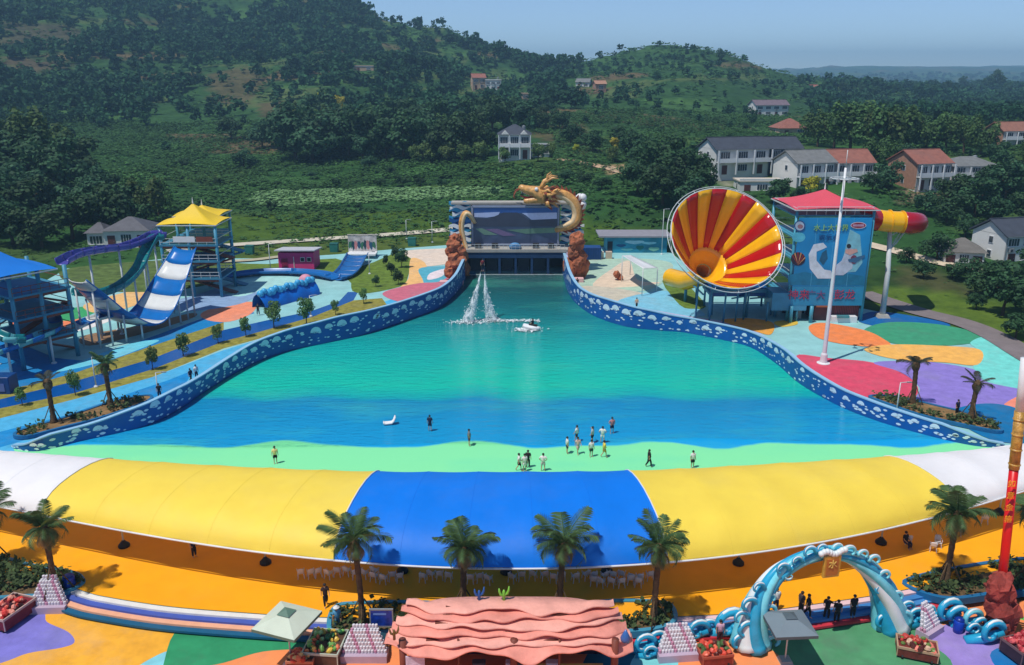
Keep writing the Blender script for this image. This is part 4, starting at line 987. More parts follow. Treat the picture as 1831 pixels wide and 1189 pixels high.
# light mast
g = G(1472, 650); ztop = P(1508, 300, g.y).z
mast = thing('light_mast', 'very tall white tapered light mast rising in front of the slide tower', 'light mast', g)
MB().tube([(g.x, g.y, 0), (g.x, g.y, 1), (g.x, g.y, 12), (g.x, g.y, ztop)], [.30, .27, .21, .13], 12).build('pole', m_white, mast, True, True)
MB().tube([(g.x, g.y, ztop), (g.x, g.y, P(1512, 268, g.y).z)], .04, 6).build('lightning_rod', m_steel, mast, True, True)
MB().lathe([(.8, 0), (.8, .12), (.45, .2), (.4, 1.2), (.3, 1.4)], g, 12).build('base', m_white, mast, world=True)
MB().tube([(g.x + 1.5 * math.cos(a), g.y + 1.5 * math.sin(a), ztop - 1.2) for a in np.linspace(0, 2 * PI, 16, endpoint=False)], .06, 6, closed=True).build('lamp_ring', m_steel, mast, True, True)
for i in range(8):
    a = 2 * PI * i / 8; c_ = Vector((g.x + 1.5 * math.cos(a), g.y + 1.5 * math.sin(a), ztop - 1.35))
    MB().box(c_, (.5, .35, .4), a).build('lamp_head', m_grey, mast, world=True, bevel=.05)
    MB().bar((g.x, g.y, ztop - 1.2), (c_.x, c_.y, ztop - 1.2), .06).build('lamp_arm', m_steel, mast, world=True)
# ================================================================ SLIDES AND TOWERS ON THE FAR LEFT
def trough_mesh(path, w, hgt=.8, n=6):
    b_ = MB(); N = len(path); sec = [(-w / 2, hgt), (-w / 2 * .96, hgt * .45), (-w / 2 * .8, .12), (-w * .2, 0), (w * .2, 0), (w / 2 * .8, .12), (w / 2 * .96, hgt * .45), (w / 2, hgt)]
    vs = []
    for i, p in enumerate(path):
        t = (path[min(i + 1, N - 1)] - path[max(i - 1, 0)]).normalized(); s = t.cross(Vector((0, 0, 1))).normalized(); up = s.cross(t).normalized()
        vs += [p + s * a + up * c_ for a, c_ in sec]
    k = len(sec)
    b_.add(vs, [(i * k + j, (i + 1) * k + j, (i + 1) * k + j + 1, i * k + j + 1) for i in range(N - 1) for j in range(k - 1)])
    return b_
def slide(name, label, ctrl, w, bands, hgt=.8, posts=(), m_post=None, cat='water slide', seglen=5):
    path = spline(ctrl, 10); g0 = path[len(path) // 2]
    t = thing(name, label, cat, (g0.x, g0.y, 0))
    n = len(path); k = 0; i = 0
    while i < n - 1:
        j = min(n - 1, i + seglen)
        trough_mesh(path[i:j + 1], w, hgt).build('slide_section', bands[k % len(bands)], t, True, True, solid=.08); k += 1; i = j
    for f in posts:
        p = path[int(f * (n - 1))]
        MB().tube([(p.x, p.y, 0), (p.x, p.y, p.z - .05)], .15, 8).build('post', m_post or m_steel, t, True, True)
        MB().lathe([(.35, 0), (.35, .1), (.16, .2)], (p.x, p.y, 0), 8).build('post_foot', m_post or m_steel, t, world=True)
    return t
def stair_tower(label, cx, cy, rz, w, d, levels, ze, m_col, m_deck, m_rail, extra_cols=1):
    t = thing('slide_tower', label, 'tower', (cx, cy, 0), rz)
    nx_ = 1 + extra_cols
    for i in range(nx_ + 1):
        for y in (-d / 2, d / 2): MB().tube([(-w / 2 + w * i / nx_, y, 0), (-w / 2 + w * i / nx_, y, ze)], .26, 8).build('column', m_col, t, True)
    for lv in levels:
        MB().box((0, 0, lv), (w + .6, d + .6, .25)).build('floor_deck', m_deck, t)
        for y in (-d / 2 - .25, d / 2 + .25):
            for h_ in (.55, 1.1): MB().bar((-w / 2, y, lv + h_), (w / 2, y, lv + h_), .07).build('handrail', m_rail, t)
            for i in range(7): MB().bar((-w / 2 + w * i / 6, y, lv + .1), (-w / 2 + w * i / 6, y, lv + 1.1), .05).build('railing_post', m_rail, t)
        for x in (-w / 2 - .25, w / 2 + .25): MB().bar((x, -d / 2, lv + 1.1), (x, d / 2, lv + 1.1), .07).build('handrail', m_rail, t)
        for y in (-d / 2, d / 2): MB().bar((-w / 2, y, lv - .3), (w / 2, y, lv - .3), .25, .35).build('beam', m_rust, t)
    zz = [0] + list(levels)
    for k in range(len(levels)):
        x0_, x1_ = (w / 2 + 1.6, -w / 2 + 1) if k % 2 == 0 else (-w / 2 + 1, w / 2 + 1.6)
        MB().bar((x0_, d / 2 + 1.1, zz[k]), (x1_, d / 2 + 1.1, zz[k + 1]), 1.5, .22).build('stair_flight', m_deck, t)
        MB().bar((x0_, -d * .1, zz[k]), (x1_, -d * .1, zz[k + 1]), 1.3, .2).build('stair_flight', m_rust, t)
    return t
m_rust = mat('rust_steel', (128, 66, 50), rough=.6, var=.25, stain=.3)
m_tdeck = mat('tower_deck', (58, 132, 164), rough=.6, var=.15, stain=.3)
m_tent_y = mat('tent_yellow', (255, 214, 44), rough=.6, var=.05, scale=.6, trans=.12)
m_tent_b = mat('tent_blue', (22, 128, 226), rough=.55, var=.06, scale=.6, trans=.1)
# yellow topped tower
ya, yb = G(300, 531), G(397, 531); yw = yb.x - ya.x; yc = Vector(((ya.x + yb.x) / 2, ya.y + 3.5, 0))
zeY = P(340, 402, ya.y).z
ytw = stair_tower('teal slide tower with two bright yellow tent roofs', yc.x, yc.y, 0, yw, 7, (3.0, 5.8, 8.4), zeY, m_teal, m_tdeck, m_steel)
tent(ytw, 0, 0, yw, 7, zeY, P(337, 363, yc.y).z, m_tent_y, over=.3, world=False)
for ch in list(ytw.children):
    pass
tent(ytw, -1.4, 7.6, yw * .8, 6.5, zeY + .1, P(313, 366, yc.y + 7.6).z, m_tent_y, over=.3, world=False)
for x in (-yw * .4 - 1.4, yw * .4 - 1.4): MB().tube([(x, 10.6, 0), (x, 10.6, zeY)], .2, 8).build('column', m_teal, ytw, True)
MB().box((-1.4, 7.4, 8.4), (yw * .8, 7.5, .25)).build('floor_deck', m_tdeck, ytw)
MB().box((-.6, -3.75, 9.4), (3.4, .08, .9)).build('notice', m_white, ytw); MB().box((2.6, -3.75, 9.4), (2.6, .08, .8)).build('notice', m_rust, ytw)
# blue topped tower, set at an angle
a_, b_ = G(44, 662), G(140, 636); dv = (b_ - a_); bw = dv.length; brz = math.atan2(dv.y, dv.x); nrm = Vector((-dv.y, dv.x, 0)).normalized()
bc = (a_ + b_) / 2 + nrm * 4.5
zeB = P(22, 487, bc.y - 4).z
btw = stair_tower('teal and rust slide tower with a bright blue tent roof', bc.x, bc.y, brz, bw, 9, (3.2, 6.2, 9.0), zeB, m_teal, m_tdeck, m_rust)
tent(btw, -2.6, -.5, 6.6, 8.5, zeB, P(41, 437, bc.y).z, m_tent_b, over=1.1, world=False)
# striped half pipe
m_hw = mat('slide_white', (226, 228, 226), rough=.3, var=.05); m_hb = mat('slide_mid_blue', (14, 110, 190), rough=.3, var=.1)
cR, cB, cL = P(332, 447, 122), P(247, 570, 110.5), P(138, 505, 104)
cB.z = 1.3
path = spline([cR, cR.lerp(cB, .33) - Vector((0, 0, .9)), cR.lerp(cB, .68) - Vector((0, 0, 1.5)), cB, cB.lerp(cL, .38) - Vector((0, 0, 1.2)), cB.lerp(cL, .72) - Vector((0, 0, .6)), cL], 6)
hp = thing('half_pipe_slide', 'blue and white striped half pipe slide swooping between the two towers', 'water slide', (cB.x, cB.y, 0))
wv = (cR - cL); wv.z = 0; sd = Vector((-wv.y, wv.x, 0)).normalized()
def hpw(f): return 2.0 + 1.6 * math.sin(PI * min(1, max(0, f))) if f < .7 else 2.8 - 4.0 * (f - .7)
N = len(path) - 1; st = 3
for k, i in enumerate(range(0, N, st)):
    j = min(N, i + st)
    def f(u, v):
        q = i + (j - i) * u; a = int(q); fr_ = q - a; p = path[a].lerp(path[min(a + 1, N)], fr_); w = hpw(q / N); s = (v * 2 - 1)
        return p + sd * s * w + Vector((0, 0, .45 * abs(s) ** 4))
    MB().grid(f, st, 8).build('slide_section', m_hb if k % 2 == 0 else m_hw, hp, True, True, solid=.1)
for s in (-1, 1):
    MB().tube([path[i] + sd * s * hpw(i / N) + Vector((0, 0, .5)) for i in range(N + 1)], .09, 6).build('edge_rail', m_hb, hp, True, True)
for q in (3, 6, 9, 13, 22, 26, 30, 34):
    for s in (-.8, .8):
        p = path[q] + sd * s * hpw(q / N); MB().tube([(p.x, p.y, 0), (p.x, p.y, p.z - .1)], .13, 8).build('post', m_steel, hp, True, True)
# raft slides joining the towers
m_pur = mat('slide_purple', (84, 82, 170), rough=.3, var=.12); m_tealS = mat('slide_teal', (24, 124, 132), rough=.3, var=.12)
slide('raft_slide', 'purple raft slide on white posts running between the blue and yellow tents', [P(294, 424, 127), P(278, 424, 126), P(258, 434, 123), P(225, 446, 119), P(180, 452, 113), P(140, 460, 108), P(112, 474, 104)], 1.7, [m_pur], .9, (.2, .38, .55, .75))
slide('raft_slide', 'green teal slide dropping from the yellow tent tower to the pool', [P(292, 428, 125), P(276, 432, 124), P(262, 455, 121), P(250, 483, 118), P(228, 508, 115), P(200, 524, 112), P(170, 530, 110), P(130, 528, 108)], 1.5, [m_tealS], .9, (.3, .5, .7, .85))
slide('body_slide', 'pale teal slide curling down from the blue tent tower', [P(30, 520, 101), P(0, 535, 99), P(-40, 560, 96), P(-30, 590, 93), P(10, 610, 92), P(45, 612, 93)], 1.5, [mat('slide_pale', (110, 190, 196), rough=.3), m_tealS], .8, (.3, .8))
slide('body_slide', 'turquoise slide with white edges ending under the blue tent tower', [P(60, 552, 106), P(90, 566, 103), P(100, 590, 100), P(70, 606, 96), P(30, 622, 93), P(-20, 640, 91)], 1.6, [m_hb, MATS['slide_pale']], .7, (.5,))
slide('body_slide', 'white and blue low slide beside the brown patch near the half pipe', [P(130, 590, 103), P(165, 575, 106), P(200, 566, 109), P(235, 562, 112)], 2.2, [m_hw, m_hb], .5, (.4, .8))
# wide blue chute with its mural platform
slide('wide_chute', 'wide smooth blue chute below the mural platform', [P(640, 457, 158), P(634, 468, 154), P(625, 484, 148), P(612, 496, 144), P(596, 500, 142)], 4.0, [m_blue], .7, (.1,))
slide('raceway_slide', 'long flat blue raceway beside the pink hut', [P(600, 499, 142), P(570, 492, 144), P(520, 488, 146), P(460, 489, 146), P(400, 497, 143)], 2.6, [m_blue], .6, (.2, .5, .8), seglen=20)
mp_ = G(650, 458); plf = thing('mural_platform', 'small platform with a green and pink painted mural screen above the blue chute', 'platform', (mp_.x, 160, 0))
z0 = P(640, 456, 159.5).z
MB().box((mp_.x, 161, z0), (5.6, 3, .3)).build('deck', m_white, plf, world=True)
MB().box((mp_.x - .1, 162.4, z0 + 1.7), (5.6, .2, 3.1)).build('mural', mat('mural_pale', (206, 200, 196), var=.5, scale=.9), plf, world=True)
rnd = random.Random(8)
for i in range(9):
    c_ = [(60, 120, 90), (20, 70, 80), (210, 140, 140), (40, 90, 120)][i % 4]
    MB().extr([(mp_.x - 2.5 + i * .58 + .35 * math.cos(a), 162.28 - .003 * i, z0 + 1.4 + rnd.uniform(-.3, .4) + .8 * math.sin(a)) for a in np.linspace(0, 2 * PI, 8, endpoint=False)], (0, .002, 0)).build('mural_print', mat('mur_%d_%d_%d' % c_, c_), plf, world=True, fixn=True)
for x in (-2.6, 2.6):
    for y in (160, 162.3): MB().tube([(mp_.x + x, y, 0), (mp_.x + x, y, z0)], .15, 8).build('post', m_teal, plf, True, True)
MB().box((mp_.x, 162.5, z0 + 3.4), (6.0, .5, .15)).build('cap', m_conc, plf, world=True)
# pink hut
p0, p1 = G(499, 482), G(562, 482)
hut = thing('pink_hut', 'small bright pink hut with a pale grey roof behind the raceway', 'hut', ((p0.x + p1.x) / 2, p0.y + 2.5, 0))
m_pink = mat('pink_wall', (226, 60, 140), var=.12, stain=.2); W = p1.x - p0.x
MB().box((0, 0, 1.55), (W, 5, 3.1)).build('wall', m_pink, hut)
MB().box((0, -.1, 3.35), (W + .9, 6.2, .2), M=Matrix.Rotation(-.1, 3, 'X')).build('roof', mat('roof_pale', (196, 198, 204), var=.06), hut)
MB().box((-.4, -2.53, 1.2), (.12, .1, 2.4)).build('corner_trim', m_white, hut)
MB().box((-2.1, -2.54, 1.05), (1.1, .08, 2.1)).build('door', mat('door_crimson', (150, 30, 80)), hut)
for x in (1.2, 2.4):
    w_ = MB().box((x, -2.53, 1.9), (.8, .08, .8)).build('window', m_white, hut); MB().box((x, -2.58, 1.9), (.62, .04, .62)).build('pane', m_dark, w_)
# inflatable wave wall
a_, b_ = G(462, 552), G(560, 524); iw = thing('inflatable_wave', 'blue inflatable wave wall with bubbly crest beside the lazy river', 'inflatable', (a_ + b_) / 2)
L_ = (b_ - a_); dn = Vector((-L_.y, L_.x, 0)).normalized()
pr_ = [(-1.6, 0), (-1.5, .8), (-1.1, 1.5), (-.6, 2.1), (-.2, 2.5), (.3, 2.55), (.8, 2.1), (1.2, 1.3), (1.4, 0)]
MB().grid(lambda u, v: a_ + L_ * u + dn * pr_[int(v * 8 + .5)][0] + Vector((0, 0, pr_[int(v * 8 + .5)][1] * (.85 + .15 * math.sin(u * 20)))), 24, 8).build('wave_body', mat('inflatable_blue', (16, 106, 200), rough=.3, var=.15), iw, True, True)
for i in range(15):
    p = a_ + L_ * ((i + .5) / 15); MB().ball((p.x + dn.x * -.3, p.y + dn.y * -.3, 2.3 + .25 * math.sin(i * 2)), rnd.uniform(.45, .7), 9, 6).build('crest_bubble', mat('bubble_cyan', (70, 172, 222), rough=.3), iw, True, True)
MB().ball((b_.x + dn.x * 1.5, b_.y + dn.y * 1.5, 1.5), (1.3, 1.2, 1.5), 12, 8).build('pink_dome', mat('dome_pink', (220, 150, 170)), iw, True, True)
# mural house by the wave hall, container, shade
p0, p1 = G(1085, 452), G(1192, 452)
mh = thing('mural_house', 'low flat roofed building with an ocean mural behind the funnel', 'building', ((p0.x + p1.x) / 2, p0.y + 3, 0)); W = p1.x - p0.x
MB().box((0, 0, 1.6), (W, 6, 3.2)).build('wall', mat('mural_teal', (40, 140, 170), var=.5, scale=.28, detail=6), mh)
MB().box((-.4, 0, 3.35), (W + 2.6, 7.4, .3)).build('roof', mat('roof_grey', (150, 148, 156), var=.1, stain=.3), mh)
for i, (x, z, w_, h_, c_) in enumerate([(-.5, 2.2, 4, .7, (170, 215, 235)), (2.4, 2.0, 3, .5, (150, 210, 230)), (-3.2, 1.5, 2, .6, (20, 90, 140)), (.6, 1.1, 1.6, .9, (10, 110, 110)), (3.4, .8, 2.2, .8, (130, 190, 170)), (-2, .7, 2.5, .6, (90, 170, 180))]):
    MB().extr([(x + w_ / 2 * math.cos(a), -3.02 - .004 * i, z + h_ / 2 * math.sin(a) * (1 + .3 * math.sin(3 * a))) for a in np.linspace(0, 2 * PI, 12, endpoint=False)], (0, .003, 0)).build('mural_print', mat('mur_%d_%d_%d' % c_, c_), mh, fixn=True)
MB().box((-W / 2 + .6, -3.05, 1.2), (1.0, .08, 2.2)).build('door', m_dark, mh)
p0 = G(1056, 466); ct = thing('storage_container', 'dark navy storage container beside the right rock tower', 'container', (p0.x, p0.y + 2, 0))
MB().box((0, 0, 1.2), (4.2, 2.6, 2.4)).build('body', m_blue2, ct, bevel=.06)
for i in range(9): MB().box((-1.9 + i * .47, -1.33, 1.2), (.2, .08, 2.1)).build('rib', m_blue2, ct)
p0 = G(1082, 464)
for i, (c_, nm) in enumerate((((220, 210, 190), 'cream'), ((200, 180, 160), 'tan'))):
    q = MB().box((p0.x + i * 1.6 - .8, p0.y + 1, .7), (1.2, 1.0, 1.4)); tag(q.build('cabinet_box', mat('box_' + nm, c_), bevel=.05), '%s cabinet standing by the navy storage container' % nm, 'cabinet')
sa = [P(1113, 457, 141), P(1128, 456, 146), P(1176, 479, 134), P(1150, 480, 131)]
sh = thing('sun_sail', 'long white shade sail on posts over the pale paving', 'shade sail', (sa[0].x + 2, 138, 0))
MB().grid(lambda u, v: (sa[0].lerp(sa[1], v)).lerp(sa[3].lerp(sa[2], v), u) + Vector((0, 0, -.25 * math.sin(PI * u) * math.sin(PI * v))), 10, 6).build('fabric', m_white, sh, True, True, solid=.03)
for p in sa: MB().tube([(p.x, p.y, 0), p], .08, 6).build('post', m_steel, sh, True, True)
bn = MB()
for i in range(6): MB
p0 = G(1105, 501); rock_pile('small_rock', 'small reddish brown rock sculpture on the pale paving', [((p0.x + .4 * math.cos(i), p0.y + .3 * math.sin(i), .4 + .22 * i), (.55, .5, .5)) for i in range(5)], m_rock, 9, 'rock')
# dark blue box by the lazy river, sheds, bins
p0 = G(10, 700); sb = thing('pump_box', 'dark blue pump box on grass at the lazy river', 'box', p0); MB().box((0, 0, 1), (2.2, 1.8, 2)).build('body', m_blue2, sb, bevel=.06); MB().box((.2, -.93, .8), (.7, .06, .9)).build('hatch', mat('hatch_lilac', (90, 110, 170)), sb)
for i, (a, c_, lb) in enumerate(((598, 450, 'small green bin in the grass left of the mural platform'), (447, 455, 'small green bin in the grass above the raceway'), (737, 440, 'small dark green bin on the far grass near the stage'))):
    p = T(a, c_); bi = thing('green_bin', lb, 'bin', p); MB().box((0, 0, .8), (1.5, 1.3, 1.6), taper=1.1).build('body', mat('bin_green', (50, 130, 120)), bi); MB().box((0, 0, 1.68), (1.7, 1.5, .14)).build('lid', mat('lid_green', (36, 100, 92)), bi)
def lamp_post(px, py, h_, label, m_=None, group=None, T_=False):
    p = T(px, py) if T_ else G(px, py); l = thing('lamp_post', label, 'lamp post', p, group=group)
    MB().tube([(0, 0, 0), (0, 0, h_ * .5), (0, 0, h_)], [.09, .07, .05], 8).build('pole', m_ or m_steel, l, True); MB().lathe([(.25, 0), (.25, .1), (.1, .25)], n=8).build('base', m_ or m_steel, l)
    MB().bar((0, 0, h_), (.9, 0, h_ + .1), .06).build('arm', m_ or m_steel, l); MB().box((.9, 0, h_ + .06), (.5, .2, .1)).build('lamp_head', m_grey, l)
lamp_post(172, 692, 3.6, 'thin white lamp post on the dry lawn strip by the lazy river')
lamp_post(284, 712, 3.0, 'short white lamp post at the pool wall near the brown planter')
lamp_post(484, 485, 5, 'slim grey lamp post beside the pink hut')
lamp_post(556, 566, 3.2, 'thin lamp post on the lawn strip below the inflatable wave')
lamp_post(773, 434, 4.5, 'tall thin post on far grass near the stage', T_=True); lamp_post(727, 428, 4.2, 'tall thin post by the far road above the grass', T_=True)
lamp_post(1603, 735, 3.2, 'thin white lamp post beside the bare palm at the right planter'); lamp_post(1183, 455, 9, 'slim pole standing between the mural house and the funnel')
lamp_post(661, 490, 4, 'slim grey lamp post on the lawn right of the blue chute')
# ================================================================ FOREGROUND
# planters: kerb, soil, ground cover
m_kerb = mat('kerb_blue', (28, 108, 158), rough=.6, var=.12, stain=.3); m_soil = mat('soil', (112, 92, 66), rough=1, var=.45, scale=1.6, stain=.3, spec=.05, bump=.8)
m_cover = mat('ground_cover', (74, 92, 52), rough=.9, var=.3, scale=1, island=.35, trans=.2)
def leaf_quads(P_, Nn, s, rs_, asp=1.0):
    n = len(P_); Nn = Nn / np.linalg.norm(Nn, axis=1, keepdims=True)
    r = rs_.normal(size=(n, 3)); a = np.cross(Nn, r); a /= np.linalg.norm(a, axis=1, keepdims=True) + 1e-9; b = np.cross(Nn, a)
    s = np.asarray(s).reshape(-1, 1) * np.ones((n, 1)); a = a * s * .5; b = b * s * .5 * asp
    v = np.stack([P_ - a - b * .4, P_ + a * .3 - b, P_ + a + b * .4, P_ - a * .3 + b], 1).reshape(-1, 3)
    return v, np.arange(4 * n).reshape(n, 4)
def planter(label, pix, z, kerb_h=.45, dens=9, soil=None, kerb=None, seed=0, cover_h=.5, frac=1.0):
    pts = spline([G(a, c_, z) for a, c_ in pix], 4, True); c0 = sum(pts, Vector()) / len(pts)
    ar_ = sum(pts[i - 1].x * pts[i].y - pts[i].x * pts[i - 1].y for i in range(len(pts)))
    if ar_ < 0: pts = pts[::-1]
    t = thing('planter_bed', label, 'planter', c0); n = len(pts)
    inn = [pts[i] + Vector((-(pts[(i + 1) % n] - pts[i - 1]).y, (pts[(i + 1) % n] - pts[i - 1]).x, 0)).normalized() * .3 for i in range(n)]
    vs = []
    for p, q in zip(pts, inn): vs += [(p.x, p.y, z), (p.x, p.y, z + kerb_h), (q.x, q.y, z + kerb_h), (q.x, q.y, z)]
    MB().add(vs, [(4 * i + k, 4 * ((i + 1) % n) + k, 4 * ((i + 1) % n) + (k + 1) % 4, 4 * i + (k + 1) % 4) for i in range(n) for k in range(4)]).build('kerb', kerb or m_kerb, t, world=True, fixn=True)
    MB().add([(p.x, p.y, z + kerb_h - .1) for p in inn], [tuple(range(n))]).build('soil', soil or m_soil, t, world=True)
    rs_ = np.random.RandomState(seed); xs1 = [p.x for p in inn]; ys1 = [p.y for p in inn]
    ar = (max(xs1) - min(xs1)) * (max(ys1) - min(ys1)); N = int(ar * dens)
    q = np.stack([rs_.uniform(min(xs1), max(xs1), N), rs_.uniform(min(ys1), max(ys1), N)], 1); q = q[inpoly(q[:, 0], q[:, 1], [(p.x, p.y) for p in inn])]
    keep = np.sin(q[:, 0] * .9 + seed) + np.cos(q[:, 1] * 1.3 + q[:, 0] * .5) > (1 - frac) * 2 - 1; q = q[keep]
    if len(q):
        q = np.repeat(q, 4, 0) + rs_.normal(size=(len(q) * 4, 2)) * .12
        p3 = np.concatenate([q, (z + kerb_h + rs_.uniform(-.05, cover_h, len(q)))[:, None]], 1)
        v, f_ = leaf_quads(p3 - np.array(c0), rs_.normal(size=(len(q), 3)) * .7 + [0, 0, .9], rs_.uniform(.15, .4, len(q)), rs_)
        o_ = link('ground_cover', np_mesh('ground_cover', v, f_), m_cover, t); o_['kind'] = 'stuff'
    return t
planter('long planter of dry soil and shrubs under the palms by the left pool wall', [(24, 783), (40, 772), (110, 752), (200, 722), (262, 710), (274, 716), (246, 730), (180, 752), (110, 770), (50, 785)], zc[0], .35, 6, mat('soil_dry', (140, 110, 70), rough=1, var=.4, scale=1.2), seed=1, frac=.6)
planter('long planter of dry soil and shrubs under bare palms by the right pool wall', [(1552, 712), (1600, 712), (1680, 730), (1740, 745), (1790, 768), (1785, 776), (1730, 766), (1650, 748), (1590, 728)], zc[0], .35, 8, MATS['soil_dry'], seed=2, frac=.7)
planter('dark planted bed with teal kerb around the palm beside the red goods cart', [(-120, 1005), (0, 1004), (60, 1018), (130, 1030), (152, 1042), (150, 1056), (110, 1072), (40, 1078), (-120, 1078)], LOW * .5, .5, 16, kerb=m_teal, seed=3)
planter('earthy planted bed with teal kerb behind the wavy roofed kiosk by the notice board', [(585, 1122), (600, 1092), (640, 1086), (720, 1084), (800, 1090), (800, 1120), (700, 1142), (600, 1144)], -.35, .5, 7, kerb=m_teal, seed=4)
planter('earthy planted bed with teal kerb behind the kiosk by the wave sculptures', [(1060, 1090), (1100, 1082), (1180, 1084), (1206, 1096), (1206, 1124), (1150, 1140), (1060, 1135)], -.35, .5, 10, kerb=m_teal, seed=5)
planter('triangular planted bed with blue kerb between the arch and the red staff', [(1612, 1048), (1680, 1028), (1790, 1010), (1850, 1010), (1850, 1060), (1780, 1072), (1700, 1082), (1640, 1068)], -.35, .5, 10, seed=6)
planter('planted bed with blue kerb behind the green rack', [(1835, 1075), (1900, 1060), (1960, 1060), (1960, 1110), (1850, 1110)], LOW, .5, 10, seed=7)
# palms
m_bark = mat('palm_bark', (104, 84, 62), rough=1, var=.35, scale=3, bump=.9, bscale=9, spec=.1); m_frond = mat('palm_frond', (82, 112, 66), rough=.6, var=.25, scale=1.5, trans=.25, island=.3, spec=.3)
m_frond_d = mat('dry_frond', (150, 128, 84), rough=.8, var=.2, trans=.2, island=.3)
def frond_mesh(seed, droop, L=2.3):
    rd = random.Random(seed); b_ = MB(); n = 15; pts = []
    ang = rd.uniform(.2, .5)
    for i in range(n):
        t = i / (n - 1); pts.append(Vector((L * t * math.cos(ang * (1 - t) - droop * t * t * .6), 0, L * (t * math.sin(1.1 - .2 * droop) - droop * .75 * t * t))))
    b_.tube(pts, [.035 * (1 - .8 * i / n) for i in range(n)], 4)
    for i in range(2, n):
        for s in (-1, 1):
            for k in range(2):
                p = pts[i] + (pts[i] - pts[i - 1]) * (.5 * k - .25); d = (pts[i] - pts[i - 1]).normalized(); ll = .75 * math.sin(PI * min(.96, .18 + .8 * i / n)) + .08
                tip = p + d * ll * .55 + Vector((0, s * ll * .8, -ll * .25 - rd.uniform(0, .12))); w = d * .034
                b_.add([p - w, p + w, p.lerp(tip, .55) + w * 1.1 + Vector((0, 0, .04)), tip], [(0, 1, 2, 3)])
    me = bpy.data.meshes.new('frond'); me.from_pydata(b_.v, [], b_.f); me.materials.append(m_frond); return me
fr_up = [frond_mesh(i, .55 + .12 * i) for i in range(4)]; fr_dn = [frond_mesh(10 + i, 1.35 + .2 * i, 2.0) for i in range(3)]
fr_dry = []
for i in range(2):
    me = frond_mesh(20 + i, 2.0, 1.5); me.materials.clear(); me.materials.append(m_frond_d); fr_dry.append(me)
_dk = {}
def dark_of(me):
    if me.name not in _dk:
        d_ = me.copy(); d_.materials.clear(); d_.materials.append(mat('frond_withered', (66, 70, 56), rough=.8, var=.3, trans=.15)); _dk[me.name] = d_
    return _dk[me.name]
def palm(label, base, h_, seed, nf=24, spread=1.0, dry=5, props=True, rad=.26, group=None, bare=False):
    rd = random.Random(seed); t = thing('palm_tree', label, 'palm tree', base, rd.uniform(0, 6), group)
    n = 16; lean = rd.uniform(-.06, .06) * h_
    pts = [Vector((lean * (i / n) ** 2, 0, h_ * i / n)) for i in range(n + 1)]
    MB().tube(pts, [rad * (1.35 - .55 * min(1, i / 4)) * (1.08 if i % 2 else .94) for i in range(n)] + [rad * .9], 10).build('trunk', m_bark, t, True)
    MB().ball((lean, 0, h_), (rad * 1.5, rad * 1.5, rad * 2.2), 9, 6, .12, rd).build('crown_shaft', m_bark, t)
    for i in range(nf):
        me = rd.choice(fr_up if i < nf * .65 else fr_dn); o_ = bpy.data.objects.new('frond', me); col.objects.link(o_); o_.parent = t
        o_.location = (lean, 0, h_ + .2); o_.rotation_euler = (rd.uniform(-.1, .1), rd.uniform(-.65, .15) if i < nf * .65 else rd.uniform(0, .3), i * 2.399 + rd.uniform(-.2, .2)); o_.scale = (spread * rd.uniform(.85, 1.15),) * 3
    for i in range(dry):
        o_ = bpy.data.objects.new('dry_frond', rd.choice(fr_dry)); col.objects.link(o_); o_.parent = t; o_.location = (lean, 0, h_ - .05); o_.rotation_euler = (0, rd.uniform(.3, .7), i * 6.28 / dry); o_.scale = (.8,) * 3
    if props:
        for i in range(3):
            a = i * 2.1; MB().tube([(1.15 * math.cos(a), 1.15 * math.sin(a), 0), (.2 * math.cos(a), .2 * math.sin(a), 1.9)], .05, 5).build('prop', m_bark, t, True)
    return t
PALMS = [(649, 1118, 975, -.1, 'palm rising behind the blue notice board'), (829, 1100, 985, .0, 'palm behind the kiosk roof beside the blue cactus'), (1000, 1098, 980, .0, 'palm behind the kiosk roof right of the green cactus'), (1168, 1116, 985, -.1, 'palm between the kiosk and the wave sculptures'), (100, 1056, 950, .1, 'palm in the bed above the stacked white cans'), (1690, 1046, 925, .0, 'palm in the triangular bed beside the arch'), (-8, 1010, 925, .0, 'palm at the white end of the canopy, only its fronds showing'), (1838, 1052, 925, .0, 'palm beside the red staff behind the green rack')]
for i, (a, c_, top, zb_, lb) in enumerate(PALMS):
    b0 = G(a, c_, zb_); h_ = P(a, top, b0.y).z - b0.z; palm(lb, b0, h_, 40 + i, (19, 22, 17, 21, 18, 20, 18, 18)[i], (1.0, .92, 1.05, .95, .9, 1.05, 1, 1)[i], 6, True, .24)
for i, (a, c_, top, lb, nf, sp_) in enumerate([(97, 757, 688, 'dark bare palm with one long frond in the left wall planter', 5, .8), (199, 730, 655, 'dark sparse palm on props in the left wall planter', 9, .75), (1631, 722, 655, 'dark bare palm with a few drooping fronds by the pink paving', 8, .8), (1735, 750, 690, 'dark bare palm with drooping fronds by the purple paving', 8, .75)]):
    b0 = G(a, c_, .2); h_ = P(a, top, b0.y).z - b0.z
    if i in (0, 2, 3):
        pt_ = palm(lb, b0, h_, 60 + i, nf, sp_, 0, True, .3)
        for o_ in [q for q in bpy.data.objects if q.parent == pt_ and q.name.startswith('frond')]: o_.data = dark_of(o_.data)
    else: palm(lb, b0, h_, 60 + i, nf + 6, sp_, 3, True, .3)
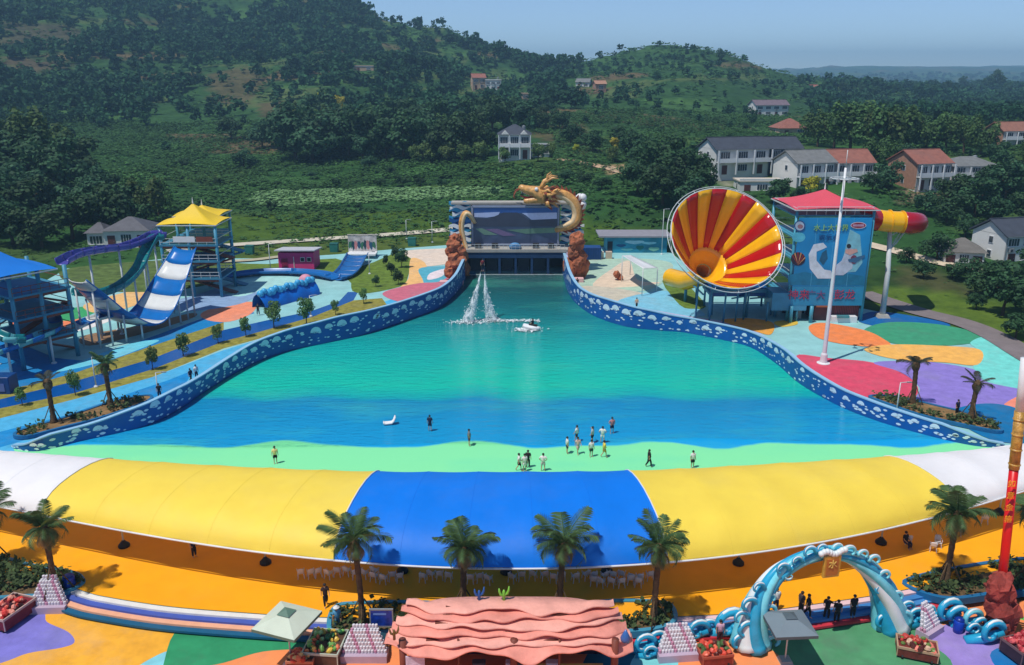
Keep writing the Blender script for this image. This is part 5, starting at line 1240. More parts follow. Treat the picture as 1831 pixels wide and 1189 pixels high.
# kiosk with its wavy terracotta roof
m_shell = mat('shell_pink', (242, 154, 136), rough=.7, var=.16, scale=.9, stain=.25, bump=.4, bscale=4); m_shell2 = mat('shell_light', (248, 174, 156), rough=.7, var=.14, scale=1.1, stain=.2, bump=.4, bscale=4)
ky = 41.0; kl, kr = G(683, 1150, 2.4).x, G(1137, 1150, 2.4).x; kc = (kl + kr) / 2; kw = kr - kl
kio = thing('snack_kiosk', 'wide kiosk with a layered wavy salmon pink roof', 'kiosk', (kc, ky + 2, LOW))
rnd = random.Random(21)
m_groove = mat('groove_brown', (112, 60, 46), rough=.9, var=.2)
NL = 6
def edge(l, u, ph):
    return .16 * math.sin(u * 17 + ph) * (.6 + .4 * math.sin(u * 5 + l)) + .12 * math.sin(u * 37 + ph * 2) + .12 * math.sin(u * 9 + l * 2)
for l in range(NL):
    f = l / NL; ph = rnd.uniform(0, 6); ph2 = rnd.uniform(0, 6)
    yf = ky - .35 + 2.75 * f; yb_ = ky + 3.3; zl0 = 2.1 + 1.5 * f
    inset = 1.5 * f ** 1.3; x0_, x1_ = kl + inset * .9, kr - inset * .8; n = 84
    vs = []
    for i in range(n + 1):
        u = i / n; x = x0_ + (x1_ - x0_) * u; endt = (abs(u - .5) * 2) ** 5; q = min(1, (1 - abs(2 * u - 1)) * 9 + .03)
        ye = yf + edge(l, u, ph) * (1.0 if l else .4) + endt * 1.3
        zl = zl0 + .09 * math.sin(u * 13 + ph2) + .05 * math.sin(u * 29 + ph) + (.30 * math.sin(u * 17 + 1) + .10 * math.sin(u * 40) - .1 if l == 0 else 0) - endt * .35
        yb2 = max(ye + .7, yb_ - endt * 1.2); zt_ = zl0 - endt * .35
        vs += [(x, ye + .02, zl), (x, ye - .03, zl + .07 * q), (x, ye + .08, zl + .14 * q), (x, ye + .55, zt_ + .16 * q), (x, yb2, zt_ + .2 * q), (x, yb2, zt_ + .04), (x, ye + .35, zl + .05 * q)]
    MB().add(vs, [(7 * i + k, 7 * (i + 1) + k, 7 * (i + 1) + (k + 1) % 7, 7 * i + (k + 1) % 7) for i in range(n) for k in range(7)]).build('roof_layer', m_shell if l % 2 == 0 else m_shell2, kio, True, True, fixn=True)
core = MB()
for l in range(1, NL):
    f = l / NL; x0_, x1_ = kl + 1.5 * f ** 1.3 + 2.4, kr - 1.5 * f ** 1.3 - 2.4
    core.box(((x0_ + x1_) / 2, (ky + 2.75 * f + ky + 3.1) / 2 + .12, 2.1 + 1.5 * f - .06), (x1_ - x0_, 3.1 - 2.75 * f, .34))
core.build('roof_core', m_groove, kio, False, True)
wz = 2.6 - LOW
MB().box((kc, ky + 3.6, LOW + 1.5), (kw - 3, .25, 3.0)).build('back_wall', mat('kiosk_dark', (60, 40, 70), var=.4, scale=1.4), kio, world=True)
MB().box((kc, ky + .9, LOW + .5), (kw - 2.6, .5, 1.0)).build('counter', mat('counter_yellow', (222, 186, 40), var=.12), kio, world=True)
MB().box((kc + 2.9, ky + .45, LOW + 1.12), (5.4, 1.3, .16)).build('counter_top', mat('counter_cream', (230, 206, 100)), kio, world=True)
for x in (-.42, -.2, .02, .2, .42): MB().tube([(kc + kw * x, ky + .5, LOW), (kc + kw * x, ky + .5, 2.6)], .22 if abs(x) > .3 or x == .02 else .07, 8).build('post', m_rust if abs(x) > .1 or x == .02 else m_steel, kio, True, True)
MB().box((kc - kw * .37, ky + .2, LOW + 1.2), (1.1, .12, 2.4)).build('menu_board', mat('menu_pale', (216, 206, 226), var=.25, scale=4), kio, world=True)
for i in range(14): MB().box((kc - 5 + i * .75, ky + 3.3, LOW + 1.6), (.5, .2, 1.6)).build('shelf_goods', mat('goods_%d' % (i % 4), [(60, 90, 160), (120, 40, 110), (70, 70, 90), (40, 60, 140)][i % 4]), kio, world=True)
for i, x in enumerate((-1.8, .2, .7, 2.6)): MB().box((kc + x, ky + 1.0, LOW + 1.2), (.8, .5, .45)).build('counter_machine', mat('machine_%d' % (i % 2), [(70, 70, 76), (200, 200, 206)][i % 2]), kio, world=True, bevel=.05)
# roof ornaments
def cactus(px, py, Y, s, rgb, label):
    b0 = P(px, py, Y); t = thing('cactus_ornament', label, 'ornament', b0); m_ = mat('cac_%d_%d_%d' % rgb, rgb, rough=.4, var=.1)
    MB().tube([(0, 0, -.15 * s), (0, 0, .5 * s), (0, 0, .62 * s)], [.09 * s, .09 * s, .03 * s], 8).build('stem', m_, t, True)
    MB().tube([(0, 0, .2 * s), (-.2 * s, 0, .3 * s), (-.26 * s, 0, .5 * s), (-.28 * s, 0, .7 * s)], [.07 * s, .08 * s, .07 * s, .03 * s], 8).build('arm', m_, t, True)
    MB().tube([(0, 0, .25 * s), (.2 * s, 0, .38 * s), (.28 * s, 0, .6 * s), (.3 * s, 0, .85 * s)], [.07 * s, .08 * s, .07 * s, .03 * s], 8).build('arm', m_, t, True)
cactus(857, 1071, 44.0, 1.0, (40, 96, 170), 'blue cactus shaped ornament on the kiosk roof ridge'); cactus(901, 1071, 44.0, 1.05, (130, 200, 70), 'lime green cactus shaped ornament on the kiosk roof ridge'); cactus(705, 1140, 41.2, .9, (120, 96, 50), 'brown cactus shaped ornament at the kiosk roof end')
p0 = P(1118, 1148, 41.1); q = MB().lathe([(.02, -.05), (.26, .1), (.3, .3), (.18, .55), (.03, .85)], n=10); o_ = tag(q.build('drop_ornament', mat('drop_blue', (60, 110, 180), rough=.25), None, True), 'blue water drop ornament on the kiosk roof end', 'ornament'); o_.location = p0
# notice board
p0 = P(683, 1118, 45.3); nb = thing('notice_board', 'blue notice board in pale frame under the palm', 'sign', (p0.x, p0.y, -.2))
zb1, zt1 = P(683, 1118, 45.3).z + .2, P(683, 1091, 45.3).z + .2; w_ = 36 * mpp(45.3)
MB().box((0, 0, (zb1 + zt1) / 2), (w_, .1, zt1 - zb1)).build('panel', mat('panel_blue', (20, 60, 160), rough=.3, var=.5, scale=2.5), nb)
for s in (-1, 1): MB().box((s * (w_ / 2 + .03), 0, (zt1) / 2), (.08, .12, zt1 + .04)).build('frame_post', m_grey, nb)
MB().box((0, 0, zt1 + .05), (w_ + .14, .12, .09)).build('frame_bar', m_grey, nb); MB().box((0, 0, zb1 - .06), (w_ + .1, .12, .09)).build('frame_bar', m_grey, nb)
MB().box((-.1, -.056, zt1 - .25), (w_ * .6, .006, .14)).build('print_line', mat('panel_light', (110, 150, 220)), nb)
# square parasols
def parasol(cpx, px_corner, label, rgb, zc_, rot, w_, base_px, vent):
    c0 = P(cpx[0], cpx[1], base_px); t = thing('square_parasol', label, 'parasol', (c0.x, c0.y, LOW), rot); m_ = mat('par_%d_%d_%d' % rgb, rgb, rough=.7, var=.06, trans=.1)
    z_ = c0.z - LOW; W = w_ / 2
    f = lambda u, v: Vector(((lambda k, tt: (([-W, W, W, -W][k] * (1 - tt) + [W, W, -W, -W][k] * tt) * (1 - v)))(int(u * 4) % 4, u * 4 - int(u * 4)), (lambda k, tt: (([-W, -W, W, W][k] * (1 - tt) + [-W, W, W, -W][k] * tt) * (1 - v)))(int(u * 4) % 4, u * 4 - int(u * 4)), z_ - .25 + .65 * v))
    MB().grid(f, 16, 4).build('canopy', m_, t)
    for k in range(4):
        a, c1 = [(-W, -W), (W, -W), (W, W), (-W, W)][k], [(-W, -W), (W, -W), (W, W), (-W, W)][(k + 1) % 4]
        MB().add([(a[0], a[1], z_ - .25), (c1[0], c1[1], z_ - .25), (c1[0], c1[1], z_ - .45), (a[0], a[1], z_ - .45)], [(0, 1, 2, 3)]).build('valance', vent, t)
        MB().bar((0, 0, z_ + .32), (a[0], a[1], z_ - .3), .04).build('rib', m_grey, t)
    MB().grid(lambda u, v: f(u, v) * .28 + Vector((0, 0, z_ * .72 + .36)), 16, 3).build('vent_cap', vent, t)
    MB().tube([(0, 0, 0), (0, 0, z_ + .4)], .05, 8).build('pole', m_steel, t, True); MB().box((0, 0, .1), (.8, .8, .2), taper=.8).build('base', m_conc, t)
parasol((513, 1102), 0, 'pale green white square parasol at the steps beside the fruit coloured bin', (214, 226, 206), 2, -.35, 3.0, 43.6, mat('vent_green', (96, 128, 112)))
parasol((1412, 1108), 0, 'grey square parasol at the foot of the blue arch', (126, 142, 152), 2, .06, 2.6, 43.8, mat('vent_dark', (82, 96, 104)))
# arch of waves
m_aq = mat('arch_cyan', (120, 216, 232), rough=.3, var=.22, scale=1.2, stain=.15, spec=.5); m_aq2 = mat('arch_deep', (40, 168, 210), rough=.3, var=.2, scale=1.2, spec=.5); m_foam = mat('foam_white', (232, 240, 240), rough=.4, var=.06)
fl, frt = G(1346, 1152, LOW), G(1592, 1118, LOW)
dv = frt - fl; ux = dv.normalized(); mid = (fl + frt) / 2
ar = thing('wave_arch', 'turquoise wave shaped entrance arch with a gold plaque at its crown', 'arch', (mid.x, mid.y, LOW))
def AP(px, py):
    # the arch stands in the vertical plane through its two feet
    x, y, w = ray(px, py); nrm_ = Vector((-ux.y, ux.x, 0)); t = (fl.dot(nrm_)) / (x * nrm_.x + y * nrm_.y); return Vector((x * t, y * t, CH + w * t))
cl = spline([AP(1340, 1150), AP(1346, 1105), AP(1362, 1062), AP(1386, 1030), AP(1416, 1008), AP(1450, 994), AP(1482, 988), AP(1515, 992), AP(1545, 1010), AP(1568, 1036), AP(1584, 1070), AP(1592, 1118)], 6)
n = len(cl); rad = [1.45 - 1.0 * math.sin(PI * i / (n - 1)) ** .6 for i in range(n)]
nv = Vector((-ux.y, ux.x, 0))
for k in range(7):
    ph = 2 * PI * k / 7; pts = []; 
    for i, p in enumerate(cl):
        t = (cl[min(i + 1, n - 1)] - cl[max(i - 1, 0)]).normalized(); s = t.cross(nv).normalized(); a = ph + i * .09
        pts.append(p + (s * math.cos(a) + nv * math.sin(a)) * rad[i] * .55)
    MB().tube(pts, [r * .44 for r in rad], 8).build('strand', (m_aq, m_aq2, m_aq, m_aq2, m_aq, m_aq2, m_foam)[k], ar, True, True)
for s_, rng in ((1, cl),):
    MB().tube([p + Vector((0, -.25, .38)) * (rad[i] / .5) * .8 for i, p in enumerate(cl)], [r * .16 for r in rad], 6).build('foam_line', m_foam, ar, True, True)
def curl_pts(c0, s, ang0, turns, hand, vdir, tilt=0.0):
    out = []; rr_ = []
    for i in range(17):
        t = i / 16; r = s * (1 - .8 * t); a = ang0 + hand * turns * 2 * PI * t
        out.append(c0 + vdir * (r * math.cos(a)) + Vector((0, 0, r * math.sin(a))) + Vector((0, -.25 * t * s, 0))); rr_.append(s * (.30 - .17 * t))
    return out, rr_
def curl(c0, s, ang0, hand, par, m_, vdir=ux, nm='wave_curl', turns=.95):
    pts, rr_ = curl_pts(c0, s, ang0, turns, hand, vdir)
    o_ = MB().tube(pts, rr_, 8).build(nm, m_, par, True, True)
    MB().tube([p + Vector((0, -.05, rr_[i] * .75)) for i, p in enumerate(pts[:12])], [r * .42 for r in rr_[:12]], 6).build('foam_edge', m_foam, par, True, True)
for (a, c_, s, a0, hd_) in [(1392, 1012, .5, 0, 1), (1332, 1075, .6, 0, 1), (1318, 1098, .55, 0, 1), (1375, 1085, .55, PI, -1), (1372, 1118, .6, PI, -1), (1354, 1148, .8, PI, -1), (1440, 982, .5, 0, 1), (1516, 980, .5, PI, -1), (1560, 995, .45, PI, -1), (1566, 1048, .5, 0, 1), (1600, 1060, .5, PI, -1), (1570, 1105, .7, 0, 1), (1612, 1105, .7, PI, -1), (1590, 1128, .6, 0, 1), (1360, 1128, .5, 0, 1), (1408, 1022, .3, PI, 1), (1462, 976, .4, 0, 1), (1495, 974, .4, PI, -1), (1328, 1120, .75, 0, 1), (1316, 1142, .7, 0, 1), (1380, 1140, .6, PI, -1), (1350, 1045, .45, 0, 1), (1418, 998, .4, 0, 1), (1540, 985, .4, PI, -1), (1578, 1022, .45, PI, -1), (1604, 1085, .6, PI, -1), (1376, 1062, .4, PI, -1), (1390, 1100, .5, PI, -1)]:
    curl(AP(a, c_) + Vector((0, -.45, 0)), s * 1.12, a0, hd_, ar, m_aq if a0 else m_aq2, turns=.68)
pq = AP(1479, 1000) + Vector((0, -.75, 0)); az = math.atan2(ux.y, ux.x)
MB().box(pq, (1.15, .22, 1.55), az).build('plaque', mat('gold_plaque', (206, 160, 60), rough=.3, var=.25, scale=3, spec=.7), ar, world=True, bevel=.05)
MB().box(pq + Vector((0, -.13, 0)), (.8, .05, 1.15), az).build('plaque_field', mat('plaque_amber', (196, 120, 50)), ar, world=True)
tm_ = text_mesh('水', .62, .02); o_ = link('lettering', tm_, mat('gold_ink', (240, 206, 110), rough=.3), ar); o_.location = pq + Vector((0, -.19, .2)) - WLOC[ar.name]; o_.rotation_euler = (0, 0, az)
b_ = MB()
for i in range(9): b_.ball(pq + ux * (-.8 + .2 * i) + Vector((0, 0, .95 + .12 * math.sin(i))), .2, 7, 5)
b_.build('foam_crown', m_foam, ar, True, True)
# wave sculptures either side
def wave_sculpture(label, items, zb_):
    p0 = G(*items[0][:2], zb_); t = thing('wave_sculpture', label, 'sculpture', (p0.x, p0.y, zb_))
    for (a, c_, s, a0, hd_) in items:
        g = G(a, c_, zb_); curl(g + Vector((0, 0, s * .9)), s, a0, hd_, t, m_aq if (a + c_) % 2 else m_aq2, turns=1.05)
        MB().tube([g + Vector((-hd_ * s * 1.6, .2, .05)), g + Vector((-hd_ * s * .4, .1, s * .35)), g + Vector((s * .9 * math.cos(a0), 0, s * .9))], [s * .34, s * .38, s * .28], 8).build('wave_swell', m_aq2, t, True, True)
    return t
wave_sculpture('turquoise curling wave sculpture beside the wavy kiosk roof', [(1150, 1168, .75, 0, 1), (1172, 1160, .7, 0, 1), (1196, 1158, .6, PI, -1), (1160, 1178, .5, 0, 1)], LOW)
wave_sculpture('low turquoise wave sculpture at the left foot of the arch', [(1245, 1145, .8, 0, 1), (1268, 1138, .7, PI, -1), (1222, 1150, .6, 0, 1), (1300, 1140, 1.15, 0, 1)], LOW)
wave_sculpture('tangled turquoise wave sculpture at the right foot of the arch', [(1612, 1125, .8, PI, -1), (1632, 1118, .7, 0, 1), (1622, 1100, .6, PI, -1), (1646, 1112, .65, 0, 1), (1660, 1105, .55, PI, -1), (1605, 1115, .6, 0, 1)], LOW)
wave_sculpture('trailing turquoise wave scrolls beside the red rock base', [(1690, 1112, .95, 0, 1), (1712, 1118, .8, PI, -1), (1733, 1122, .75, 0, 1), (1752, 1130, .6, PI, -1), (1768, 1150, .9, 0, 1), (1740, 1136, .5, PI, -1)], LOW)
# red staff on its rock
m_red = mat('staff_red', (226, 16, 14), rough=.35, var=.08, spec=.5); m_gold2 = mat('staff_gold', (196, 150, 66), rough=.35, var=.5, scale=3.2, spec=.6, bump=.6, bscale=5)
sb_ = G(1782, 1128, LOW); stf = thing('giant_staff', 'giant red and gold ceremonial staff planted in red rock', 'sculpture', sb_)
Ysf = sb_.y
s_pts = [P(1789, 1055, Ysf), P(1797, 990, Ysf), P(1813, 838, Ysf + .2), P(1824, 735, Ysf + .4), P(1829, 690, Ysf + .5), P(1834, 640, Ysf + .6)]
MB().tube(s_pts[0:3], [.27, .27, .27], 16).build('red_shaft', m_red, stf, True, True)
MB().tube([s_pts[2] , s_pts[3]], [.31, .31], 16).build('gold_sleeve', m_gold2, stf, True, True)
MB().tube([s_pts[3], s_pts[4], s_pts[5]], [.27, .27, .27], 16).build('white_shaft', m_white, stf, True, True)
for i in range(4):
    f = .08 + i * .26; p = s_pts[2].lerp(s_pts[3], f); MB().lathe([(.31, -.07), (.36, 0), (.31, .07)], p, 16).build('gold_band', m_gold2, stf, True, True)
for i, ch in enumerate('如意金箍'):
    p = P(1809 - i * 2.1, 866 + i * 21, Ysf - .3); me = text_mesh(ch, .5, .02); o_ = link('lettering', me, mat('gold_char', (255, 170, 40), rough=.4), stf); o_.location = p - WLOC[stf.name]
m_rrock = mat('crimson_rock', (158, 66, 56), rough=.85, var=.45, scale=1.1, stain=.4, bump=.9, bscale=3)
rnd = random.Random(77)
for i in range(26):
    t = i / 25; p = P(1788 + rnd.uniform(-16, 16) * (1.15 - .5 * t), 1122 - 84 * t, Ysf + rnd.uniform(-.6, .5)); s = rnd.uniform(.45, .85) * (1.1 - .3 * t)
    o_ = MB().ball((0, 0, 0), (s, s, s * 1.25), 9, 7, .25, rnd).build('boulder', m_rrock, stf); o_.location = p - WLOC[stf.name]; o_.rotation_euler = (rnd.uniform(-.4, .4), rnd.uniform(-.4, .4), rnd.uniform(0, 6))
# carts, cans, bins
def can_stack(label, px, py, nx_, nl, rz, s=.2, m_=None, group=None):
    g = G(px, py, LOW); t = thing('can_stack', label, 'can stack', g, rz); m1 = mat('can_white', (226, 222, 228), rough=.4, var=.12, scale=3); m2 = mat('can_pink', (206, 150, 176), rough=.4, var=.2)
    pr2 = MB().lathe([(s * .44, 0), (s * .48, .02), (s * .48, s * 1.0), (s * .40, s * 1.1)], n=8); me = bpy.data.meshes.new('can'); me.from_pydata(pr2.v, [], pr2.f); me.materials.append(m1)
    me2 = me.copy(); me2.materials.clear(); me2.materials.append(m2)
    MB().box((0, .1, .25), (nx_ * s * 1.02, s * 4.4, .5)).build('table', mat('stall_table', (190, 170, 190)), t)
    for l in range(nl):
        k = nx_ - l
        for j in range(2 if l < nl - 1 else 1):
            for i in range(k):
                o_ = bpy.data.objects.new('can', me if (l + i) % 5 else me2); col.objects.link(o_); o_.parent = t
                o_.location = ((i - (k - 1) / 2) * s, .25 - s * j * 1.05 + l * .08, .5 + l * s * 1.12)
    return t
can_stack('pyramid of white cans beside the left planted bed', 88, 1093, 12, 8, .05)
can_stack('pyramid of white and pink cans left of the wavy kiosk', 652, 1180, 14, 7, 0)
can_stack('pyramid of white cans in front of the kiosk side wave sculpture', 1213, 1178, 13, 7, .1)
can_stack('pyramid of white cans standing on the lavender paving', 1664, 1135, 9, 7, .6, .2)
def goods_bin(label, px, py, w_, d_, rz, pal, seed, roof=False, hgt=.9):
    rd = random.Random(seed); g = G(px, py, LOW); t = thing('goods_cart', label, 'cart', g, rz)
    m_b = mat('bin_%d' % seed, pal[0], var=.3, scale=2.5)
    MB().box((0, 0, hgt / 2 + .12), (w_, d_, hgt - .1)).build('tub', m_b, t)
    for s in (-1, 1):
        MB().box((0, s * d_ / 2, hgt + .1), (w_ + .1, .08, .16)).build('rim', mat('rim_%d' % seed, pal[1]), t); MB().box((s * w_ / 2, 0, hgt + .1), (.08, d_ - .1, .158)).build('rim', MATS['rim_%d' % seed], t)
        for y in (-1, 1):
            wh = MB().lathe([(.16, -.05), (.16, .05)], (s * w_ * .36, y * d_ * .45, .16), 10, Matrix.Rotation(PI / 2, 3, 'Y')).build('wheel', m_black, t)
            MB().bar((s * w_ / 2, y * d_ / 2, .2), (s * w_ / 2, y * d_ / 2, hgt + (1.1 if roof else .2)), .06).build('corner_post', MATS['rim_%d' % seed], t)
    for i in range(46):
        c_ = rd.choice(pal[2:]); p = (rd.uniform(-.44, .44) * w_, rd.uniform(-.44, .44) * d_, hgt + .05 + rd.uniform(0, .28))
        s = rd.uniform(.1, .2); o_ = MB().ball((0, 0, 0), (s * 1.4, s, s), 7, 5, .15, rd).build('toy', mat('toy_%d_%d_%d' % c_, c_, rough=.4, var=.1), t); o_.location = p; o_.rotation_euler = (rd.uniform(0, 3), rd.uniform(0, 3), rd.uniform(0, 3))
    return t
red = [(120, 26, 40), (196, 170, 160), (226, 70, 60), (240, 110, 90), (200, 40, 40), (240, 160, 140), (60, 20, 24)]
goods_bin('deep red cart heaped with red toys beside the left bed', 20, 1108, 1.9, 2.6, -.3, red, 31)
goods_bin('cart of green, yellow and orange toys with pale rails left of the kiosk', 584, 1172, 2.2, 2.4, -.1, [(86, 60, 46), (186, 196, 180), (120, 180, 90), (230, 190, 80), (40, 110, 60), (230, 120, 80), (170, 210, 140)], 32)
goods_bin('low wicker bin of orange goods at the bottom beside the toy cart', 540, 1192, 1.6, 1.0, 0, [(150, 70, 40), (190, 120, 90), (236, 120, 70), (240, 190, 120), (180, 60, 40)], 33, hgt=.6)
goods_bin('bin heaped with orange red goods in front of the arch foot', 1276, 1182, 1.9, 1.3, .15, [(140, 50, 40), (180, 90, 70), (240, 110, 80), (226, 80, 60), (100, 40, 30), (80, 110, 60)], 34, hgt=.7)
goods_bin('brown crate of mixed red, cream and green goods on the green paving', 1637, 1172, 2.3, 1.3, -.35, [(120, 50, 44), (196, 160, 130), (200, 70, 60), (230, 190, 160), (110, 140, 70), (90, 40, 34), (240, 130, 110)], 35, hgt=.7)
goods_bin('dark cart of red goods beside the blue paving at the rock base', 1825, 1175, 1.8, 1.6, .3, [(60, 40, 50), (120, 90, 90), (180, 50, 60), (220, 100, 100)], 36)
g = G(1712, 1130, LOW); tb = thing('blue_barrel', 'bright blue litter barrel on the lavender paving', 'bin', g); MB().lathe([(.28, 0), (.33, .35), (.33, .75), (.28, .95)], n=14).build('body', mat('barrel_blue', (16, 66, 180), rough=.35), tb, True); MB().lathe([(.3, .95), (.3, 1.0), (.1, 1.12)], n=14).build('lid', mat('lid_navy', (10, 46, 140), rough=.35), tb, True)
g = G(125, 1048, .0); tb = thing('blue_drum', 'blue drum standing in the bed behind the left palm', 'drum', g); MB().lathe([(.36, 0), (.4, .1), (.4, .7), (.36, .8)], n=14).build('body', MATS['barrel_blue'], tb, True); MB().lathe([(.37, .8), (.37, .85), (.3, .86)], n=14).build('lid', MATS['lid_navy'], tb, True)
g = G(1828, 1130, LOW); gr = thing('green_rack', 'lime green slatted rack beside the red rock base', 'rack', g, -.5)
for i in range(6): MB().box((0, -.8 + i * .32, 1.4 - i * .16), (2.6, .2, .06), M=Matrix.Rotation(-.4, 3, 'X')).build('slat', mat('rack_lime', (120, 214, 90)), gr)
for s in (-1, 1):
    MB().bar((s * 1.2, -.9, 0), (s * 1.2, -.9, 1.5), .08).build('leg', m_dark, gr); MB().bar((s * 1.2, .9, 0), (s * 1.2, .9, .6), .08).build('leg', m_dark, gr)
# umbrella stand by the steps
# white plastic chairs in rows under the canopy
m_ch_ = mat('chair_white', (228, 222, 222), rough=.4, var=.05)
ch = thing('plastic_chair', 'white plastic chair in the long row under the blue canopy', 'chair', (0, 0, 0), 0, 'white chairs under the canopy')
MB().box((0, 0, .43), (.46, .44, .05)).build('seat', m_ch_, ch, bevel=.015)
MB().grid(lambda u, v: Vector((-.22 + .44 * u, .22 + .06 * v + .03 * math.cos(PI * (u - .5)), .46 + .42 * v * (1 - .15 * abs(2 * u - 1) ** 3))), 6, 4).build('backrest', m_ch_, ch, True, solid=.03)
for s in (-1, 1):
    for y in (-.19, .19): MB().bar((s * .18, y, .42), (s * .23, y * 1.15, 0), .045).build('leg', m_ch_, ch)
    MB().tube([(s * .23, -.18, .44), (s * .25, -.18, .64), (s * .25, .05, .66), (s * .22, .22, .66)], .022, 6).build('armrest', m_ch_, ch, True)
rnd = random.Random(5); first = True
rows = [(538, 1031, 9), (668, 1040, 2), (700, 1037, 2), (755, 1037, 4), (842, 1040, 3), (915, 1038, 2), (955, 1038, 4), (1030, 1038, 9), (1060, 1046, 6)]
for a, c_, k in rows:
    for i in range(k):
        g = G(a + i * 16.5 + rnd.uniform(-2, 2), c_ + rnd.uniform(-3, 3), zo); rz = rnd.uniform(-.5, .5) + PI * 0
        if first: ch.location = g; ch.rotation_euler = (0, 0, rz + PI); first = False
        else: dup(ch, g, rz + PI)
for i, (a, c_) in enumerate([(1668, 985), (1676, 978), (1700, 960), (1712, 957), (1760, 935), (1623, 972)]):
    g = G(a, c_, zo); dup(ch, g, rnd.uniform(0, 6), 'white plastic chair loose on the orange floor near the right palm', 'loose chairs by the right palm')
# ================================================================ HOUSES
m_glass = mat('window_glass', (52, 66, 78), rough=.12, var=.25, scale=.6, spec=.8)
m_navyroof = mat('roof_navy', (66, 72, 84), rough=.8, var=.2, scale=.8, stain=.3); m_redroof = mat('roof_terracotta', (150, 96, 82), rough=.85, var=.2, scale=.9, stain=.35); m_greyroof = mat('roof_slate', (120, 122, 122), rough=.85, var=.2, scale=.9, stain=.35)
m_hw_ = mat('house_white', (226, 226, 222), rough=.8, var=.07, scale=.4, stain=.3); m_hb_ = mat('house_brick', (176, 132, 108), rough=.9, var=.18, scale=1.5, stain=.3); m_tan = mat('house_tan', (198, 168, 140), rough=.9, var=.15, scale=.6, stain=.3); m_navyw = mat('house_navy', (60, 84, 112), rough=.7, var=.15)
LMK = []
def house(label, px0, px1, pyb, pye, Y, storeys=2, wall=m_hw_, roof=m_navyroof, kind='gable', rz=0.0, depth=8.0, nwin=3, rh=None, balcony=False, side=None, zb=None, cat='house', cols_=False, dormer=False):
    a, c_ = P(px0, pyb, Y), P(px1, pyb, Y); w = (c_.x - a.x) / math.cos(rz); H_ = P((px0 + px1) / 2, pye, Y).z - a.z
    cx_, cy_ = (a.x + c_.x) / 2, Y + depth / 2 * math.cos(rz)
    t = thing('house', label, cat, (cx_, cy_, a.z), rz)
    MB().box((0, 0, H_ / 2 - 1.5), (w, depth, H_ + 3)).build('wall', wall, t)
    if side: 
        for s in (-1, 1): MB().box((s * (w / 2 + .02), 0, H_ / 2), (.06, depth - .02, H_)).build('side_wall', side, t)
    rh = rh or depth * .28; o_ = .5
    if kind == 'flat':
        MB().box((0, 0, H_ + .12), (w + .5, depth + .5, .3)).build('roof', roof, t); MB().box((0, -depth / 2 - .1, H_ + .5), (w + .3, .2, .5)).build('parapet', wall, t)
    elif kind == 'gable':
        W, D = w / 2 + o_, depth / 2 + o_; k = .22
        rf = MB().add([(-W, -D, H_ - .1), (W, -D, H_ - .1), (W, 0, H_ + rh), (-W, 0, H_ + rh), (-W, D, H_ - .1), (W, D, H_ - .1)], [(0, 1, 2, 3), (3, 2, 5, 4)]).build('roof', roof, t, solid=.22)
        MB().bar((-W, 0, H_ + rh + .08), (W, 0, H_ + rh + .08), .35, .25).build('ridge_cap', roof, rf)
        for s in (-1, 1): MB().add([(s * w / 2, -depth / 2, H_ - .1), (s * w / 2, depth / 2, H_ - .1), (s * w / 2, 0, H_ + rh - .25)], [(0, 1, 2)]).build('gable_end', side or wall, t)
    else:
        W, D = w / 2 + o_, depth / 2 + o_; r_ = max(.3, W - D)
        rf = MB().add([(-W, -D, H_ - .05), (W, -D, H_ - .05), (W, D, H_ - .05), (-W, D, H_ - .05), (-r_, 0, H_ + rh), (r_, 0, H_ + rh)], [(0, 1, 5, 4), (1, 2, 5), (2, 3, 4, 5), (3, 0, 4), (3, 2, 1, 0)]).build('roof', roof, t)
    if dormer:
        for s in (-.3, .3): MB().add([(s * w - 1.2, -depth / 2 - .6, H_), (s * w + 1.2, -depth / 2 - .6, H_), (s * w, -depth / 2 - .6, H_ + 1.1), (s * w, 0, H_ + 1.2)], [(0, 1, 2), (1, 3, 2), (0, 2, 3)]).build('dormer', wall, t)
    sh = H_ / storeys
    for s in range(storeys):
        for i in range(nwin):
            x = -w / 2 + w * (i + .5) / nwin; ww = min(2.6, w / nwin * .68); door = (s == 0 and i % 2 == 0 and nwin > 1)
            hh = sh * (.72 if door else .5); zc_ = s * sh + (hh / 2 + .02 if door else sh * .52)
            if door:
                f = MB().box((x, -depth / 2 - .03, zc_), (1.5, .12, hh)).build('door', mat('door_dark', (96, 50, 48), var=.25), t); MB().box((x + .5, -depth / 2 - .11, zc_), (.08, .05, .16)).build('handle', m_grey, f)
            else:
                f = MB().box((x, -depth / 2 - .02, zc_), (ww + .2, .1, hh + .2)).build('window', m_white, t)
                MB().box((x, -depth / 2 - .08, zc_), (ww, .04, hh)).build('pane', m_glass, f)
                for q in (-1, 0, 1): MB().box((x + q * ww * .25, -depth / 2 - .12, zc_), (.07, .04, hh)).build('mullion', m_white, f)
                MB().box((x, -depth / 2 - .12, zc_ - hh / 2 - .14), (ww + .4, .3, .09)).build('sill', wall, f)
        if balcony and s > 0:
            MB().box((0, -depth / 2 - .7, s * sh - .05), (w + .1, 1.5, .2)).build('balcony_slab', m_white, t)
            MB().box((0, -depth / 2 - 1.4, s * sh + .5), (w + .1, .1, .85)).build('balcony_wall', m_white, t)
            for i in range(nwin + 1): MB().box((-w / 2 + w * i / nwin, -depth / 2 - 1.4, H_ / 2 - .1), (.28, .28, H_ - .3)).build('column', m_white, t)
    for z_ in ([sh * .55] if storeys == 1 else [sh * .55, sh * 1.55]):       # a window in each end wall
        for s in (-1, 1):
            f = MB().box((s * (w / 2 + .05), -.6, z_), (.12, 1.1, 1.3)).build('window', m_white, t); MB().box((s * (w / 2 + .1), -.6, z_), (.08, .9, 1.1)).build('pane', m_glass, f)
